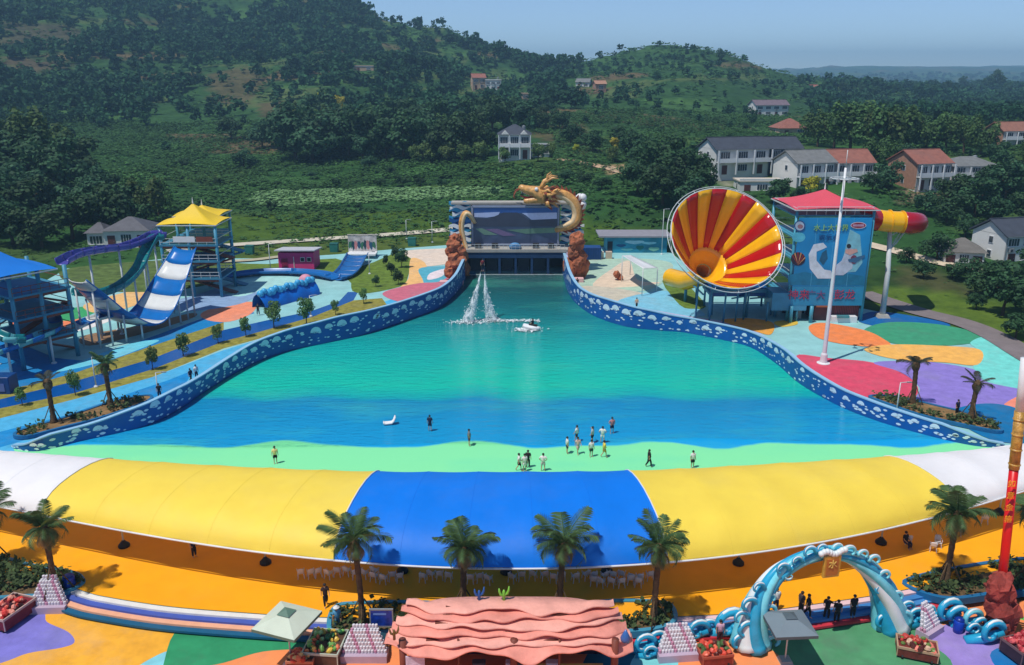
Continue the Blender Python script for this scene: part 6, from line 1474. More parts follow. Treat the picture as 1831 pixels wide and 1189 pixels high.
    if storeys > 1:
        for k_ in range(2):
            ac = MB().box((-w * .38 + k_ * w * .5, -depth / 2 - .28, sh * (1.12 if k_ else .98)), (.95, .42, .7)).build('air_conditioner', m_grey, t); MB().lathe([(.24, -.02), (.24, .02)], (-w * .38 + k_ * w * .5 - .12, -depth / 2 - .5, sh * (1.12 if k_ else .98)), 10, Matrix.Rotation(PI / 2, 3, 'X')).build('fan_grille', m_dark, ac)
        for s in (-1, 1): MB().bar((s * (w / 2 - .15), -depth / 2 - .12, -.5), (s * (w / 2 - .15), -depth / 2 - .12, H_), .12).build('downpipe', m_grey, t)
        MB().bar((-w / 2 - .3, -depth / 2 - .55, H_ - .12), (w / 2 + .3, -depth / 2 - .55, H_ - .12), .14).build('gutter', m_grey, t)
    if depth > 6 and storeys > 1:
        MB().lathe([(.55, 0), (.55, 1.0), (.1, 1.2)], (w * .3, depth * .25, H_ + rh * .4), 10).build('water_tank', m_grey, t)
    LMK.append((t.location.copy(), label)); return t
zb_ = 0
house('white farmhouse with dark grey roof behind the purple raft slide', 186, 262, 443, 412, 171, 1, kind='hip', rz=.12, depth=8, nwin=3, roof=mat('roof_charcoal', (92, 92, 98), var=.2))
house('small white shed with grey roof joined to the far left farmhouse', 156, 186, 443, 416, 173, 1, kind='hip', rz=.12, depth=6, nwin=1, roof=MATS['roof_charcoal'])
house('two storey white house with navy roof alone in the fields', 892, 948, 284, 240, 268, 2, kind='hip', nwin=3, depth=9, rh=2.8, dormer=True, balcony=True)
house('low white annex beside the lone navy roofed house', 950, 982, 279, 260, 272, 1, kind='flat', nwin=2, depth=5)
house('tall tan house with pink roof in the hillside hamlet', 843, 866, 160, 139, 560, 2, m_tan, m_redroof, 'gable', .2, 9, 2)
house('white two storey house in the hillside hamlet', 868, 896, 161, 144, 556, 2, kind='flat', nwin=3, depth=9, roof=m_greyroof)
house('little tan hut below the hillside hamlet', 932, 947, 178, 168, 500, 1, m_tan, m_tan, 'flat', 0, 6, 1)
house('grey roofed white house on the saddle between the hills', 1033, 1056, 157, 147, 560, 1, kind='gable', roof=m_greyroof, nwin=2, rz=-.3)
house('small brick house on the saddle beside the grey roofed one', 1063, 1082, 163, 150, 540, 1, m_hb_, m_hb_, 'gable', .2, 7, 1)
house('red roofed cottage half hidden in dark trees', 705, 738, 247, 238, 330, 1, m_tan, m_redroof, 'gable', 0, 6, 2)
house('blue roofed long shed on the wooded hill', 632, 668, 126, 119, 560, 1, m_tan, mat('roof_bluegrey', (140, 158, 178)), 'flat', 0, 6, 2)
house('white village house with navy roof at the end of the terrace row', 1266, 1368, 311, 266, 220, 2, kind='gable', rz=.28, depth=9.5, nwin=3, balcony=True, rh=2.6)
house('navy walled house joined to the navy roofed terrace row', 1370, 1426, 303, 265, 224, 2, m_navyw, kind='gable', rz=.2, depth=9, nwin=3, rh=2.6)
house('low white flat roofed outbuilding below the terrace row', 1322, 1402, 345, 325, 203, 1, kind='flat', nwin=3, depth=6, roof=mat('roof_cream', (214, 202, 186)))
house('white village house with slate grey roof and big white end wall', 1408, 1482, 338, 291, 205, 2, kind='gable', rz=.3, depth=10, nwin=3, roof=m_greyroof, balcony=True, rh=2.6)
house('white village house with red tiled roof joined to the slate one', 1484, 1556, 334, 291, 209, 2, kind='gable', rz=.12, depth=10, nwin=3, roof=m_redroof, balcony=True, rh=2.8)
house('brick gabled village house with red tiled roof and white balcony', 1622, 1690, 338, 292, 203, 2, kind='gable', rz=.25, depth=10.5, nwin=3, roof=m_redroof, side=m_hb_, balcony=True, rh=2.8)
house('white village house with flat grey hipped roof beside the brick gabled one', 1694, 1778, 332, 296, 209, 2, kind='hip', rz=.1, depth=8, nwin=3, roof=m_greyroof, balcony=True, rh=1.9)
house('brown cottage with wide terracotta roof above the terrace row', 1390, 1442, 243, 229, 330, 1, m_tan, m_redroof, 'hip', .1, 10, 2, rh=3.4)
house('white two storey house with purple grey roof on the hill foot', 1346, 1408, 207, 188, 450, 2, kind='gable', roof=mat('roof_mauve', (120, 104, 112), var=.2), nwin=4, depth=9, rz=.2)
house('white house with brown roof near the bamboo', 1782, 1850, 263, 234, 258, 2, kind='gable', roof=mat('roof_brown', (150, 104, 86), var=.2), nwin=3, rz=.2, side=m_hb_, balcony=True, rh=2.4)
house('low white house with wide grey hipped roof by the pale road', 1700, 1762, 475, 450, 149, 1, kind='hip', roof=mat('roof_dull', (112, 108, 102), var=.2), nwin=3, rz=-.3, depth=6.5, rh=2.0)
house('white two storey house with dark roof beside the low grey roofed one', 1776, 1870, 470, 420, 150, 2, kind='gable', roof=m_navyroof, nwin=3, rz=.25, depth=8, rh=2.4)
house('tiny pink house far off in the valley', 1449, 1462, 166, 156, 700, 1, mat('house_pink', (226, 200, 200)), m_redroof, 'gable', 0, 7, 1)
house('tiny white house far off near the bamboo ridge', 1812, 1832, 195, 188, 420, 1, kind='flat', nwin=2, depth=6)
# ================================================================ PEOPLE
def pose_joints(pose):
    V = {'pel': ((0, 0, .95), .125), 'spi': ((0, 0, 1.13), .115), 'che': ((0, 0, 1.33), (.15, .115)), 'nek': ((0, 0, 1.48), .052), 'jaw': ((0, -.015, 1.55), .068), 'hed': ((0, -.005, 1.63), .092), 'top': ((0, .005, 1.70), .055), 'nos': ((0, -.105, 1.60), .016)}
    E = [('pel', 'spi'), ('spi', 'che'), ('che', 'nek'), ('nek', 'jaw'), ('jaw', 'hed'), ('hed', 'top'), ('hed', 'nos')]
    arms = {'stand': [((.18, 0, 1.41), (.25, .02, 1.13), (.27, -.03, .89))] * 2, 'walk': [((.18, 0, 1.41), (.24, .10, 1.15), (.25, .08, .92)), ((.18, 0, 1.41), (.24, -.08, 1.15), (.24, -.20, .96))],
            'hips': [((.18, 0, 1.41), (.36, .06, 1.18), (.20, -.06, 1.0))] * 2, 'reach': [((.18, 0, 1.41), (.34, -.10, 1.26), (.44, -.26, 1.34)), ((.18, 0, 1.41), (.26, 0, 1.14), (.24, -.12, .92))], 'sit': [((.18, 0, 1.41), (.24, -.04, 1.14), (.2, -.26, 1.02))] * 2}[pose]
    legs = {'stand': [((.09, 0, .88), (.11, 0, .48), (.12, .02, .08))] * 2, 'hips': [((.09, 0, .88), (.13, 0, .48), (.16, .02, .08))] * 2, 'reach': [((.09, 0, .88), (.12, -.03, .48), (.13, .03, .08))] * 2,
            'walk': [((.09, 0, .88), (.10, -.16, .50), (.10, -.18, .09)), ((.09, 0, .88), (.10, .06, .48), (.10, .30, .14))], 'sit': [((.10, -.06, .90), (.13, -.46, .90), (.13, -.46, .50))] * 2}[pose]
    for i, s in enumerate((-1, 1)):
        f = lambda p: (p[0] * s, p[1], p[2]); a = arms[i]; l = legs[i]; k = 'LR'[i]
        w = Vector(f(a[2])); el = Vector(f(a[1])); d = (w - el).normalized(); pm = w + d * .06; sd_ = Vector((0, -1, 0)) if abs(d.z) > .5 else Vector((0, 0, 1))
        V.update({'sh' + k: (f(a[0]), .062), 'el' + k: (f(a[1]), .042), 'wr' + k: (tuple(w), .029), 'pm' + k: (tuple(pm), (.026, .036))})
        E += [('che', 'sh' + k), ('sh' + k, 'el' + k), ('el' + k, 'wr' + k), ('wr' + k, 'pm' + k)]
        for q in range(4):
            V['f%d%s' % (q, k)] = (tuple(pm + d * (.075 - .012 * abs(q - 1.3)) + sd_ * (.03 - .02 * q) * 1.0), .0095); E.append(('pm' + k, 'f%d%s' % (q, k)))
        V['th' + k] = (tuple(w + d * .05 + sd_ * .06), .011); E.append(('wr' + k, 'th' + k))
        ft = (l[2][0] * s, l[2][1] - .15, l[2][2] - .05)
        V.update({'hp' + k: (f(l[0]), .085), 'kn' + k: (f(l[1]), .056), 'an' + k: (f(l[2]), .038), 'ft' + k: (ft, .034)}); E += [('pel', 'hp' + k), ('hp' + k, 'kn' + k), ('kn' + k, 'an' + k), ('an' + k, 'ft' + k)]
    return V, E
BODY = {}
for ps in ('stand', 'walk', 'hips', 'reach', 'sit'):
    V, E = pose_joints(ps); body = skin_mesh(V, E, 'pel', 1)
    g_ = lambda n_, k=1.0: (V[n_][0], tuple(q * k for q in V[n_][1]) if hasattr(V[n_][1], '__len__') else V[n_][1] * k)
    mixp = lambda a, b_, t: tuple(Vector(V[a][0]).lerp(Vector(V[b_][0]), t))
    SV = {'pel': (V['pel'][0], .19), 'spi': (V['spi'][0], .18), 'che': (V['che'][0], (.215, .175)), 'nb': ((0, 0, 1.46), .09)}; SE = [('pel', 'spi'), ('spi', 'che'), ('che', 'nb')]
    PV = {'pel': ((0, 0, 1.0), .18), 'cr': ((0, 0, .9), .165)}; PE = [('pel', 'cr')]; TV = dict(PV); TE = list(PE)
    for k in 'LR':
        SV['sh' + k] = (V['sh' + k][0], .10); SV['ml' + k] = (mixp('sh' + k, 'el' + k, .8), .078); SE += [('che', 'sh' + k), ('sh' + k, 'ml' + k)]
        PV['hp' + k] = (V['hp' + k][0], .13); PV['md' + k] = (mixp('hp' + k, 'kn' + k, .85), .105); PE += [('cr', 'hp' + k), ('hp' + k, 'md' + k)]
        TV['hp' + k] = (V['hp' + k][0], .128); TV['kn' + k] = (V['kn' + k][0], .092); TV['an' + k] = (mixp('kn' + k, 'an' + k, .92), .062); TE += [('cr', 'hp' + k), ('hp' + k, 'kn' + k), ('kn' + k, 'an' + k)]
    hair = MB(); hair.ball((0, .012, 1.655), (.112, .118, .105), 10, 7)
    hme = bpy.data.meshes.new('hair'); hme.from_pydata([v for v in hair.v], [], [f_ for f_ in hair.f if sum(hair.v[i][2] for i in f_) / len(f_) > 1.60 or sum(hair.v[i][1] for i in f_) / len(f_) > .05])
    BODY[ps] = (body, skin_mesh(SV, SE, 'spi', 1), skin_mesh(PV, PE, 'pel', 1), skin_mesh(TV, TE, 'pel', 1), hme)
m_skin = mat('skin', (206, 158, 128), rough=.6, var=.06); m_hair = mat('hair_black', (30, 26, 26), rough=.6)
def cl(rgb): return mat('cloth_%d_%d_%d' % rgb, rgb, rough=.85, var=.12, scale=6)
def person(label, loc, rz, pose, shirt, pants, long_=False, scale=1.0, hat=None):
    t = thing('person', label, 'person', loc, rz); t.scale = (scale,) * 3
    b_, sh_, pa, tr_, ha = BODY[pose]
    def part(nm, me, m_):
        o_ = bpy.data.objects.new(nm, me); col.objects.link(o_); o_.parent = t
        if not me.materials: me.materials.append(m_)
        o_.material_slots[0].link = 'OBJECT'; o_.material_slots[0].material = m_
        me.polygons.foreach_set('use_smooth', np.ones(len(me.polygons), bool)); return o_
    part('body', b_, m_skin); part('hair', ha, m_hair)
    if shirt: part('shirt', sh_, cl(shirt))
    if pants: part('trousers' if long_ else 'shorts', tr_ if long_ else pa, cl(pants))
    if hat: MB().lathe([(.22, 1.68), (.21, 1.70), (.12, 1.71), (.11, 1.79), (.03, 1.81)], n=12).build('hat', cl(hat), t, True)
    return t
W_c, K_c, N_c, Y_c, G_c = (232, 232, 230), (26, 26, 32), (28, 36, 70), (240, 214, 90), (120, 124, 130)
POOL = [(493, 829, 'stand', (236, 220, 150), K_c, 0, 'person in pale yellow top and black shorts alone on the green beach'),
 (769, 771, 'stand', N_c, N_c, 2, 'person in navy clothes wading alone in the blue water'), (839, 797, 'hips', G_c, (90, 70, 70), 1, 'person in grey top standing at the waterline edge'),
 (944, 836, 'stand', K_c, K_c, 2, 'tall person in long black clothes at the canopy edge'), (928, 842, 'walk', W_c, K_c, 1, 'person in white shirt and black shorts beside the one in black'), (938, 843, 'stand', W_c, W_c, 0, 'person dressed all in white beside the one in black'), (971, 842, 'hips', W_c, (200, 190, 190), 2, 'person in white shirt and pale shorts apart at the canopy edge'),
 (1014, 811, 'stand', W_c, (60, 60, 66), 1, 'person in white shirt and grey shorts at the edge of the group'), (1031, 790, 'walk', W_c, K_c, 3, 'person in white shirt wading just behind the group'), (1033, 812, 'walk', (226, 190, 180), (220, 180, 170), 0, 'person in pale pink shorts and top in the group'),
 (1059, 792, 'reach', (180, 190, 200), K_c, 3, 'person in grey shirt reaching out in the group'), (1057, 817, 'stand', W_c, (30, 80, 70), 0, 'person in white shirt and dark green shorts in the group'), (1077, 792, 'hips', W_c, W_c, 2, 'person in white holding hips in the group'), (1080, 818, 'walk', Y_c, (200, 160, 60), 1, 'person in bright yellow outfit in the group'),
 (1094, 775, 'hips', (190, 130, 130), N_c, 0, 'person in rose top wading behind the group'), (1160, 835, 'walk', K_c, K_c, 1, 'person in black walking alone across the green beach'), (1238, 837, 'stand', W_c, K_c, 0, 'person in white shirt and black shorts alone near the yellow canopy')]
for i, (a, c_, ps, s_, p_, r_, lb) in enumerate(POOL): person(lb, G(a, c_, zp), r_ * 1.3 + .4, ps, s_, p_, s_ == K_c and p_ == K_c)
FR = [(583, 1084, zo, 'walk', (60, 40, 40), K_c, .4, True, 'person in dark clothes walking on the orange floor by the chairs', None), (348, 996, zo, 'stand', N_c, K_c, 1, True, 'person in dark trousers under the yellow canopy edge', None), (1617, 977, zo, 'sit', K_c, N_c, .5, True, 'person in black sitting under the canopy near the right palm', None),
 (1477, 1107, LOW + .3, 'reach', K_c, K_c, 2.6, True, 'guard in black reaching sideways by the red step', None), (1495, 1113, LOW + .15, 'stand', K_c, K_c, 3.0, True, 'tallest guard in black standing on the red step', None), (1524, 1104, LOW + .3, 'stand', (30, 34, 44), (34, 38, 48), .2, True, 'guard in dark grey apart from the other two', None),
 (1386, 1092, 0, 'hips', W_c, N_c, .3, True, 'person in white shirt behind the left leg of the arch', None), (1443, 1103, -.15, 'walk', K_c, K_c, 1.2, True, 'person in black stepping down behind the grey parasol', None), (1431, 1098, 0, 'stand', (70, 60, 60), K_c, 2, True, 'person in brown top half hidden behind the grey parasol', None),
 (1286, 1150, LOW, 'stand', (216, 170, 190), (70, 40, 50), .1, True, 'person in pink shirt and dark trousers by the bin of orange goods', None), (660, 1168, LOW, 'hips', (226, 228, 236), (60, 90, 140), .2, True, 'vendor in white shirt behind the cans beside the kiosk', None), (604, 1126, -.3, 'stand', (90, 160, 200), (60, 120, 150), .5, True, 'person in light blue with white cap by the planted bed', W_c)]
for a, c_, z_, ps, s_, p_, r_, lg, lb, ht in FR:
    person(lb, G(a, c_, z_) + (Vector((0, 0, -.45)) if ps == 'sit' else Vector()), r_, ps, s_, p_, lg, hat=ht)
for a, c_, ps, s_, p_, r_, lb in [(1138, 552, 'walk', (220, 190, 150), K_c, .3, 'person in cream top behind the wall below the mural house'), (1710, 742, 'stand', N_c, K_c, .4, 'person in navy near the bare palm by the blue paving'), (286, 712, 'stand', K_c, N_c, .3, 'person in black beside the short lamp post'), (342, 684, 'walk', N_c, K_c, 1.3, 'person in navy walking along the pool wall'), (352, 677, 'stand', W_c, N_c, .8, 'person in white shirt beside the one walking along the wall'), (462, 563, 'hips', K_c, N_c, .2, 'person in black next to the inflatable wave'), (812, 500, 'stand', K_c, K_c, .2, 'person in black on the pink paving by the stage'), (1032, 515, 'stand', K_c, (60, 80, 60), .3, 'person in black by the right rock tower')]:
    person(lb, G(a, c_, zc[0]), r_, ps, s_, p_, True)
# floating lounger on the water
g = G(697, 757, WZ); fl_ = thing('float_lounger', 'white inflatable lounger floating on the blue water', 'pool float', g, .2); fl_.scale = (.62, .62, .75)
for i in range(5): MB().tube([(-.9, -.4 + .2 * i, .1), (.3, -.4 + .2 * i, .1), (.65, -.4 + .2 * i, .35), (.95, -.4 + .2 * i, 1.0)], [.12, .13, .13, .1], 8).build('air_tube', m_white, fl_, True)
MB().tube([(-.95, -.5, .16), (-.95, .5, .16)], .13, 8).build('foot_tube', m_white, fl_, True)
# flyboarder on two jets of water
m_jet = bpy.data.materials.new('jet_spray'); m_jet.use_nodes = True; nt = m_jet.node_tree; bs = nt.nodes['Principled BSDF']; bs.inputs['Base Color'].default_value = (.86, .9, .92, 1); bs.inputs['Roughness'].default_value = .5
tr = nt.nodes.new('ShaderNodeBsdfTransparent'); ms = nt.nodes.new('ShaderNodeMixShader'); nz = nt.nodes.new('ShaderNodeTexNoise'); nz.inputs['Scale'].default_value = 2.2; nz.inputs['Detail'].default_value = 6; geo = nt.nodes.new('ShaderNodeNewGeometry')
mpn = nt.nodes.new('ShaderNodeMapping'); mpn.inputs['Scale'].default_value = (1, 1, .25); nt.links.new(geo.outputs['Position'], mpn.inputs[0]); nt.links.new(mpn.outputs[0], nz.inputs['Vector'])
rp = nt.nodes.new('ShaderNodeValToRGB'); rp.color_ramp.elements[0].position = .44; rp.color_ramp.elements[1].position = .78
nt.links.new(nz.outputs['Fac'], rp.inputs['Fac']); nt.links.new(rp.outputs['Color'], ms.inputs[0]); nt.links.new(tr.outputs[0], ms.inputs[1]); nt.links.new(bs.outputs[0], ms.inputs[2]); nt.links.new(ms.outputs[0], nt.nodes['Material Output'].inputs[0])
gb = G(858, 574, WZ); fz = P(863, 487, gb.y + 1.5); rider = fz + Vector((0, 0, .25))
person('person in dark wetsuit and red vest flying above the water jets', rider, .2, 'stand', (120, 40, 50), K_c, True)
bd = thing('flyboard', 'small black jet board under the flying person', 'flyboard', fz); MB().box((0, 0, .16), (.75, .42, .08)).build('board', m_black, bd, bevel=.03)
for s in (-1, 1): MB().tube([(s * .28, 0, .14), (s * .3, 0, -.2)], [.1, .07], 8).build('nozzle', m_grey, bd, True)
rnd = random.Random(3); rsj = np.random.RandomState(4)
foam_m = mat('foam', (236, 244, 246), rough=.6, var=.05)
for s, ax_, ay_, lb in ((-1, 836, 576, 'white water jet splashing down beside its twin, leaning to the stage rocks'), (1, 879, 573, 'white water jet falling steeply under the flyboard with wide splash')):
    e_ = G(ax_, ay_, WZ); j = thing('water_jet', lb, 'water jet', e_); st_ = fz + Vector((s * .3, 0, -.2))
    mid_ = st_.lerp(e_, .5) + Vector((-s * .25, 0, .5))
    pts = spline([st_, mid_, e_], 10)
    for k in range(3): MB().tube([p + Vector((rnd.uniform(-.1, .1), .2 * k - .2, 0)) * (i / 20) for i, p in enumerate(pts)], [(.12 + .8 * (i / 20) ** 1.6) * (.6 + .2 * k) for i in range(len(pts))], 10, caps=False).build('spray', m_jet, j, True, True)
    N_ = 900; tt = rsj.uniform(.1, 1, N_) ** .6; pa = np.array([list(pts[int(q * 19.99)]) for q in tt]); pa += rsj.normal(size=(N_, 3)) * (.05 + .55 * tt[:, None] ** 2); pa[:, 2] = np.maximum(pa[:, 2], WZ + .02)
    v, f_ = leaf_quads(pa - np.array(e_), rsj.normal(size=(N_, 3)), rsj.uniform(.04, .16, N_), rsj); o_ = link('droplets', np_mesh('droplets', v, f_), foam_m, j); o_['kind'] = 'stuff'
    b_ = MB()
    N_ = 520; rr2 = np.abs(rsj.normal(size=N_)) * 1.25; an = rsj.uniform(0, 6.28, N_); q = np.stack([rr2 * np.cos(an) * 1.3, rr2 * np.sin(an) * .55, rsj.uniform(.02, .3, N_) * np.exp(-rr2 / 1.5)], 1)
    v, f_ = leaf_quads(q, rsj.normal(size=(N_, 3)) * .4 + [0, 0, 1], rsj.uniform(.06, .24, N_), rsj); o_ = link('splash_foam', np_mesh('splash_foam', v, f_), foam_m, j); o_['kind'] = 'stuff'
N_ = 420; q = np.stack([rsj.uniform(0, 6.5, N_), rsj.normal(size=N_) * .35, np.full(N_, .03)], 1); g = G(885, 573, WZ); v, f_ = leaf_quads(q, rsj.normal(size=(N_, 3)) * .15 + [0, 0, 1], rsj.uniform(.06, .25, N_), rsj)
o_ = link('foam_trail', np_mesh('foam_trail', v, f_), foam_m); o_.location = g; o_['kind'] = 'stuff'
g = G(951, 588, WZ); js = thing('jet_ski', 'small white jet ski towing beside the flyboard jets', 'jet ski', g, 2.6)
hull = MB().grid(lambda u, v: Vector((-1.3 + 2.6 * u, (v - .5) * 1.0 * math.sin(PI * min(.98, .3 + .7 * (1 - u)) ) , .05 + .42 * math.sin(PI * v) ** .6 + .12 * u)), 10, 8).build('hull', m_white, js, True, solid=.05)
MB().box((-.3, 0, .62), (1.1, .36, .25)).build('seat', m_black, js, bevel=.06); MB().bar((.45, 0, .5), (.3, 0, .98), .12).build('steering_column', m_grey, js); MB().bar((.3, -.38, .98), (.3, .38, .98), .05).build('handlebar', m_black, js)
person('rider in dark life vest sitting on the jet ski', g + Vector((.1, -.05, -.2)), 2.6 + PI / 2, 'sit', (30, 30, 44), K_c, True)
N_ = 260; q = np.stack([rsj.normal(size=N_) * .9 - .6, rsj.normal(size=N_) * .5 - .4, rsj.uniform(.0, .12, N_)], 1); v, f_ = leaf_quads(q, rsj.normal(size=(N_, 3)) * .2 + [0, 0, 1], rsj.uniform(.1, .35, N_), rsj); o_ = link('wake_foam', np_mesh('wake_foam', v, f_), foam_m); o_.location = g; o_['kind'] = 'stuff'
# ================================================================ TREES
m_lf = {'broad': mat('leaf_broad', (54, 90, 54), rough=.7, var=.4, scale=.35, trans=.22, island=.3, objrand=.22, spec=.25),
        'bamboo': mat('leaf_bamboo', (80, 110, 60), rough=.7, var=.35, scale=.3, trans=.25, island=.3, objrand=.2, spec=.2),
        'pale': mat('leaf_pale', (104, 132, 74), rough=.7, var=.3, scale=.4, trans=.25, island=.25, objrand=.2, spec=.2),
        'lime': mat('leaf_lime', (188, 186, 60), rough=.7, var=.25, scale=.5, trans=.25, island=.2, objrand=.1, spec=.2),
        'wood': mat('leaf_wood', (46, 84, 54), rough=.8, var=.55, scale=.035, trans=.18, island=.3, spec=.15, detail=6),
        'scrub': mat('leaf_scrub', (70, 108, 58), rough=.8, var=.45, scale=.05, trans=.2, island=.3, spec=.15, detail=6)}
m_trunk = mat('tree_bark', (86, 72, 58), rough=1, var=.3, scale=2, spec=.1)
def crown_np(seed, kind, n, size, up=False):
    rs_ = np.random.RandomState(seed); lob = []
    if kind == 'bamboo':
        for i in range(11):
            a = rs_.uniform(0, 6.28); r = rs_.uniform(.05, .36); h_ = rs_.uniform(.55, 1.0); lob.append((r * math.cos(a), r * math.sin(a), h_ * .62, .13, .13, h_ * .36))
    else:
        lob.append((0, 0, .56, .26, .26, .26))
        for i in range(13):
            a = i * 2.4 + rs_.uniform(-.4, .4); z_ = rs_.uniform(.30, .86); r = .36 * math.sqrt(max(.1, 1 - ((z_ - .52) / .46) ** 2)) * rs_.uniform(.55, 1.0); s = rs_.uniform(.12, .21); lob.append((r * math.cos(a), r * math.sin(a), z_, s, s, s * rs_.uniform(.7, .95)))
    lob = np.array(lob); w = lob[:, 3] * lob[:, 5]; k = rs_.choice(len(lob), n, p=w / w.sum()); d = rs_.normal(size=(n, 3)); d[:, 2] += .25; d /= np.linalg.norm(d, axis=1, keepdims=True)
    p = lob[k, :3] + d * lob[k, 3:] * rs_.uniform(.72, 1.08, (n, 1)); nn = d * (.45 if up else 1.0) + rs_.normal(size=(n, 3)) * (.3 if up else .45) + [0, 0, .8 if up else .25]
    return leaf_quads(p, nn, rs_.uniform(.7, 1.3, n) * size, rs_, 1.0)
CR = {}
for kind, sz, n in (('broad', .062, 1500), ('bamboo', .055, 1500), ('pale', .066, 1200), ('lime', .08, 700)):
    for i in range(3):
        v, f_ = crown_np(100 + i + hash(kind) % 7 * 0 + len(kind) * 10, 'bamboo' if kind == 'bamboo' else 'round', n, sz); me = np_mesh('crown', v, f_); me.materials.append(m_lf[kind]); CR[kind, i] = me
TRK = []
for i in range(3):
    rd = random.Random(i); b_ = MB(); b_.tube([(0, 0, -.03), (.01, 0, .15), (.0, .015, .35), (.01, 0, .6)], [.035, .026, .02, .008], 7)
    for k in range(6):
        a = k * 1.1 + rd.uniform(0, .5); z_ = .2 + .05 * k; b_.tube([(0, 0, z_), (.12 * math.cos(a), .12 * math.sin(a), z_ + .12), (.24 * math.cos(a), .24 * math.sin(a), z_ + .22)], [.015, .01, .004], 5)
    me = bpy.data.meshes.new('trunk'); me.from_pydata(b_.v, [], b_.f); me.materials.append(m_trunk); TRK.append(me)
TL = {('broad', 'L'): 'dark green broad tree in the thicket around the left farmhouse', ('broad', 'M'): 'dark green broad tree in the belt across the middle fields', ('broad', 'H'): 'dark green broad tree among the village houses', ('broad', 'R'): 'dark green bushy tree on the bank beside the grey road',
      ('bamboo', 'L'): 'tall feathery bamboo clump behind the left water slides', ('bamboo', 'M'): 'feathery bamboo clump in the belt across the middle fields', ('bamboo', 'H'): 'tall feathery bamboo clump rising behind the village houses', ('pale', 'P'): 'small young tree with thin trunk planted along the lazy river', ('pale', 'M'): 'light green tree near the lone navy roofed house', ('lime', 'H'): 'lime yellow bush tree standing out among dark trees', ('broad', 'P'): 'little dark round tree on the park lawn below the stage', ('broad', 'F'): 'dark round tree far across the valley floor', ('broad', 'G'): 'round dark bush standing alone in the open fields'}
TG = {'L': 'trees of the left thicket', 'M': 'trees of the middle belt', 'H': 'trees around the village', 'R': 'trees on the right bank', 'P': 'young trees in the park', 'F': 'trees in the far valley', 'G': 'bushes in the fields'}
rt = random.Random(9); tcount = 0
SHORT = {'white farmhouse with': 'white farmhouse', 'small white shed': 'small white shed', 'two storey white house': 'lone navy roofed house', 'low white annex': 'low white annex', 'red roofed cottage': 'half hidden red cottage', 'white village house with navy': 'navy roofed terrace house', 'navy walled': 'navy walled house', 'low white flat': 'flat roofed outbuilding',
         'white village house with slate': 'slate roofed village house', 'white village house with red': 'red tiled village house', 'brick gabled': 'brick gabled house', 'white village house with flat': 'hipped grey village house', 'brown cottage': 'brown terracotta cottage', 'white two storey house with purple': 'purple roofed hill house', 'white house with brown': 'brown roofed white house', 'low white house with wide': 'low grey roofed house', 'white two storey house with dark': 'dark roofed white house', 'tiny pink': 'tiny pink far house', 'tall tan': 'hillside hamlet', 'grey roofed white': 'saddle house', 'tiny white house far': 'tiny white far house', 'blue roofed long': 'blue roofed shed'}
LM = [(p_, v_) for p_, l_ in LMK for k_, v_ in SHORT.items() if l_.startswith(k_)]
LM += [(Vector((bc.x, bc.y, 0)), 'blue tent slide tower'), (Vector((yc.x, yc.y, 0)), 'yellow tent slide tower'), (G(535, 470), 'pink hut'), (G(510, 540), 'inflatable wave'), (T(600, 352), 'pale lotus field'), (T(760, 350), 'lotus field end near the stage'), (T(640, 425), 'pale field road'), (T(1660, 466), 'pale road to the low house'), (T(1720, 580), 'grey plaza road'), (G(925, 490), 'dragon stage'), (G(1300, 560), 'striped funnel'), (T(1095, 303), 'bare tan clearing'), (G(100, 750), 'left wall planter'), (G(340, 680), 'curving left pool wall'), (G(172, 692), 'white lamp post')]
KN = {'broad': 'dark green broad tree', 'bamboo': 'feathery bamboo clump', 'pale': 'light green slender tree', 'lime': 'lime yellow tree'}
def tree_label(kind, zone_, g, h_):
    d_, nm = min(((math.hypot(p_.x - g.x, (p_.y - g.y) * .8), v_, ), p_)[0] for p_, v_ in LM)
    lp = min((p_ for p_, v_ in LM if v_ == nm), key=lambda p_: math.hypot(p_.x - g.x, (p_.y - g.y) * .8))
    rel = 'behind the' if g.y > lp.y + 12 else 'before the' if g.y < lp.y - 9 else 'beside the'
    if d_ > 60: rel = 'far ' + rel
    size = 'tall ' if h_ > 13.5 else 'big ' if h_ > 9.5 else 'low ' if h_ < 4.2 else ''
    kn = KN[kind] if not (zone_ == 'G') else 'round dark bush'
    return '%s%s %s %s' % (size, kn, rel, nm), 'trees near the ' + nm
def tree(px, py, hpx, kind, zone_, wf=1.0, ground=None):
    global tcount
    g = ground or T(px, py); h_ = hpx * math.hypot(g.y, CH - g.z) / FPX * 1.03
    lab, grp = tree_label(kind, zone_, g, h_)
    t = thing('tree' if kind != 'bamboo' else 'bamboo_clump', lab, 'tree' if kind != 'bamboo' else 'bamboo', g, rt.uniform(0, 6.28), grp)
    w = h_ * wf * rt.uniform(.92, 1.1); t.scale = (w, w, h_); i = tcount % 3; tcount += 1
    o_ = bpy.data.objects.new('crown', CR[kind, i]); col.objects.link(o_); o_.parent = t
    o_ = bpy.data.objects.new('trunk', TRK[i]); col.objects.link(o_); o_.parent = t
for a, c_, h_ in [(25, 440, 85), (75, 446, 75), (130, 428, 90), (185, 424, 92), (215, 400, 70), (60, 405, 95), (10, 398, 90), (100, 345, 95), (55, 330, 105), (20, 310, 95), (140, 320, 70), (5, 350, 80), (170, 358, 55), (150, 395, 70), (95, 388, 70), (40, 372, 75), (238, 410, 55), (-30, 420, 95), (-60, 360, 100), (-90, 470, 100), (200, 350, 40), (-20, 330, 90), (120, 300, 50)]: tree(a, c_, h_, 'broad', 'L', 1.25)
for a, c_, h_ in [(68, 320, 122), (262, 402, 92), (30, 300, 100), (240, 385, 70), (285, 385, 65), (110, 310, 90)]: tree(a, c_, h_, 'bamboo', 'L', .95)
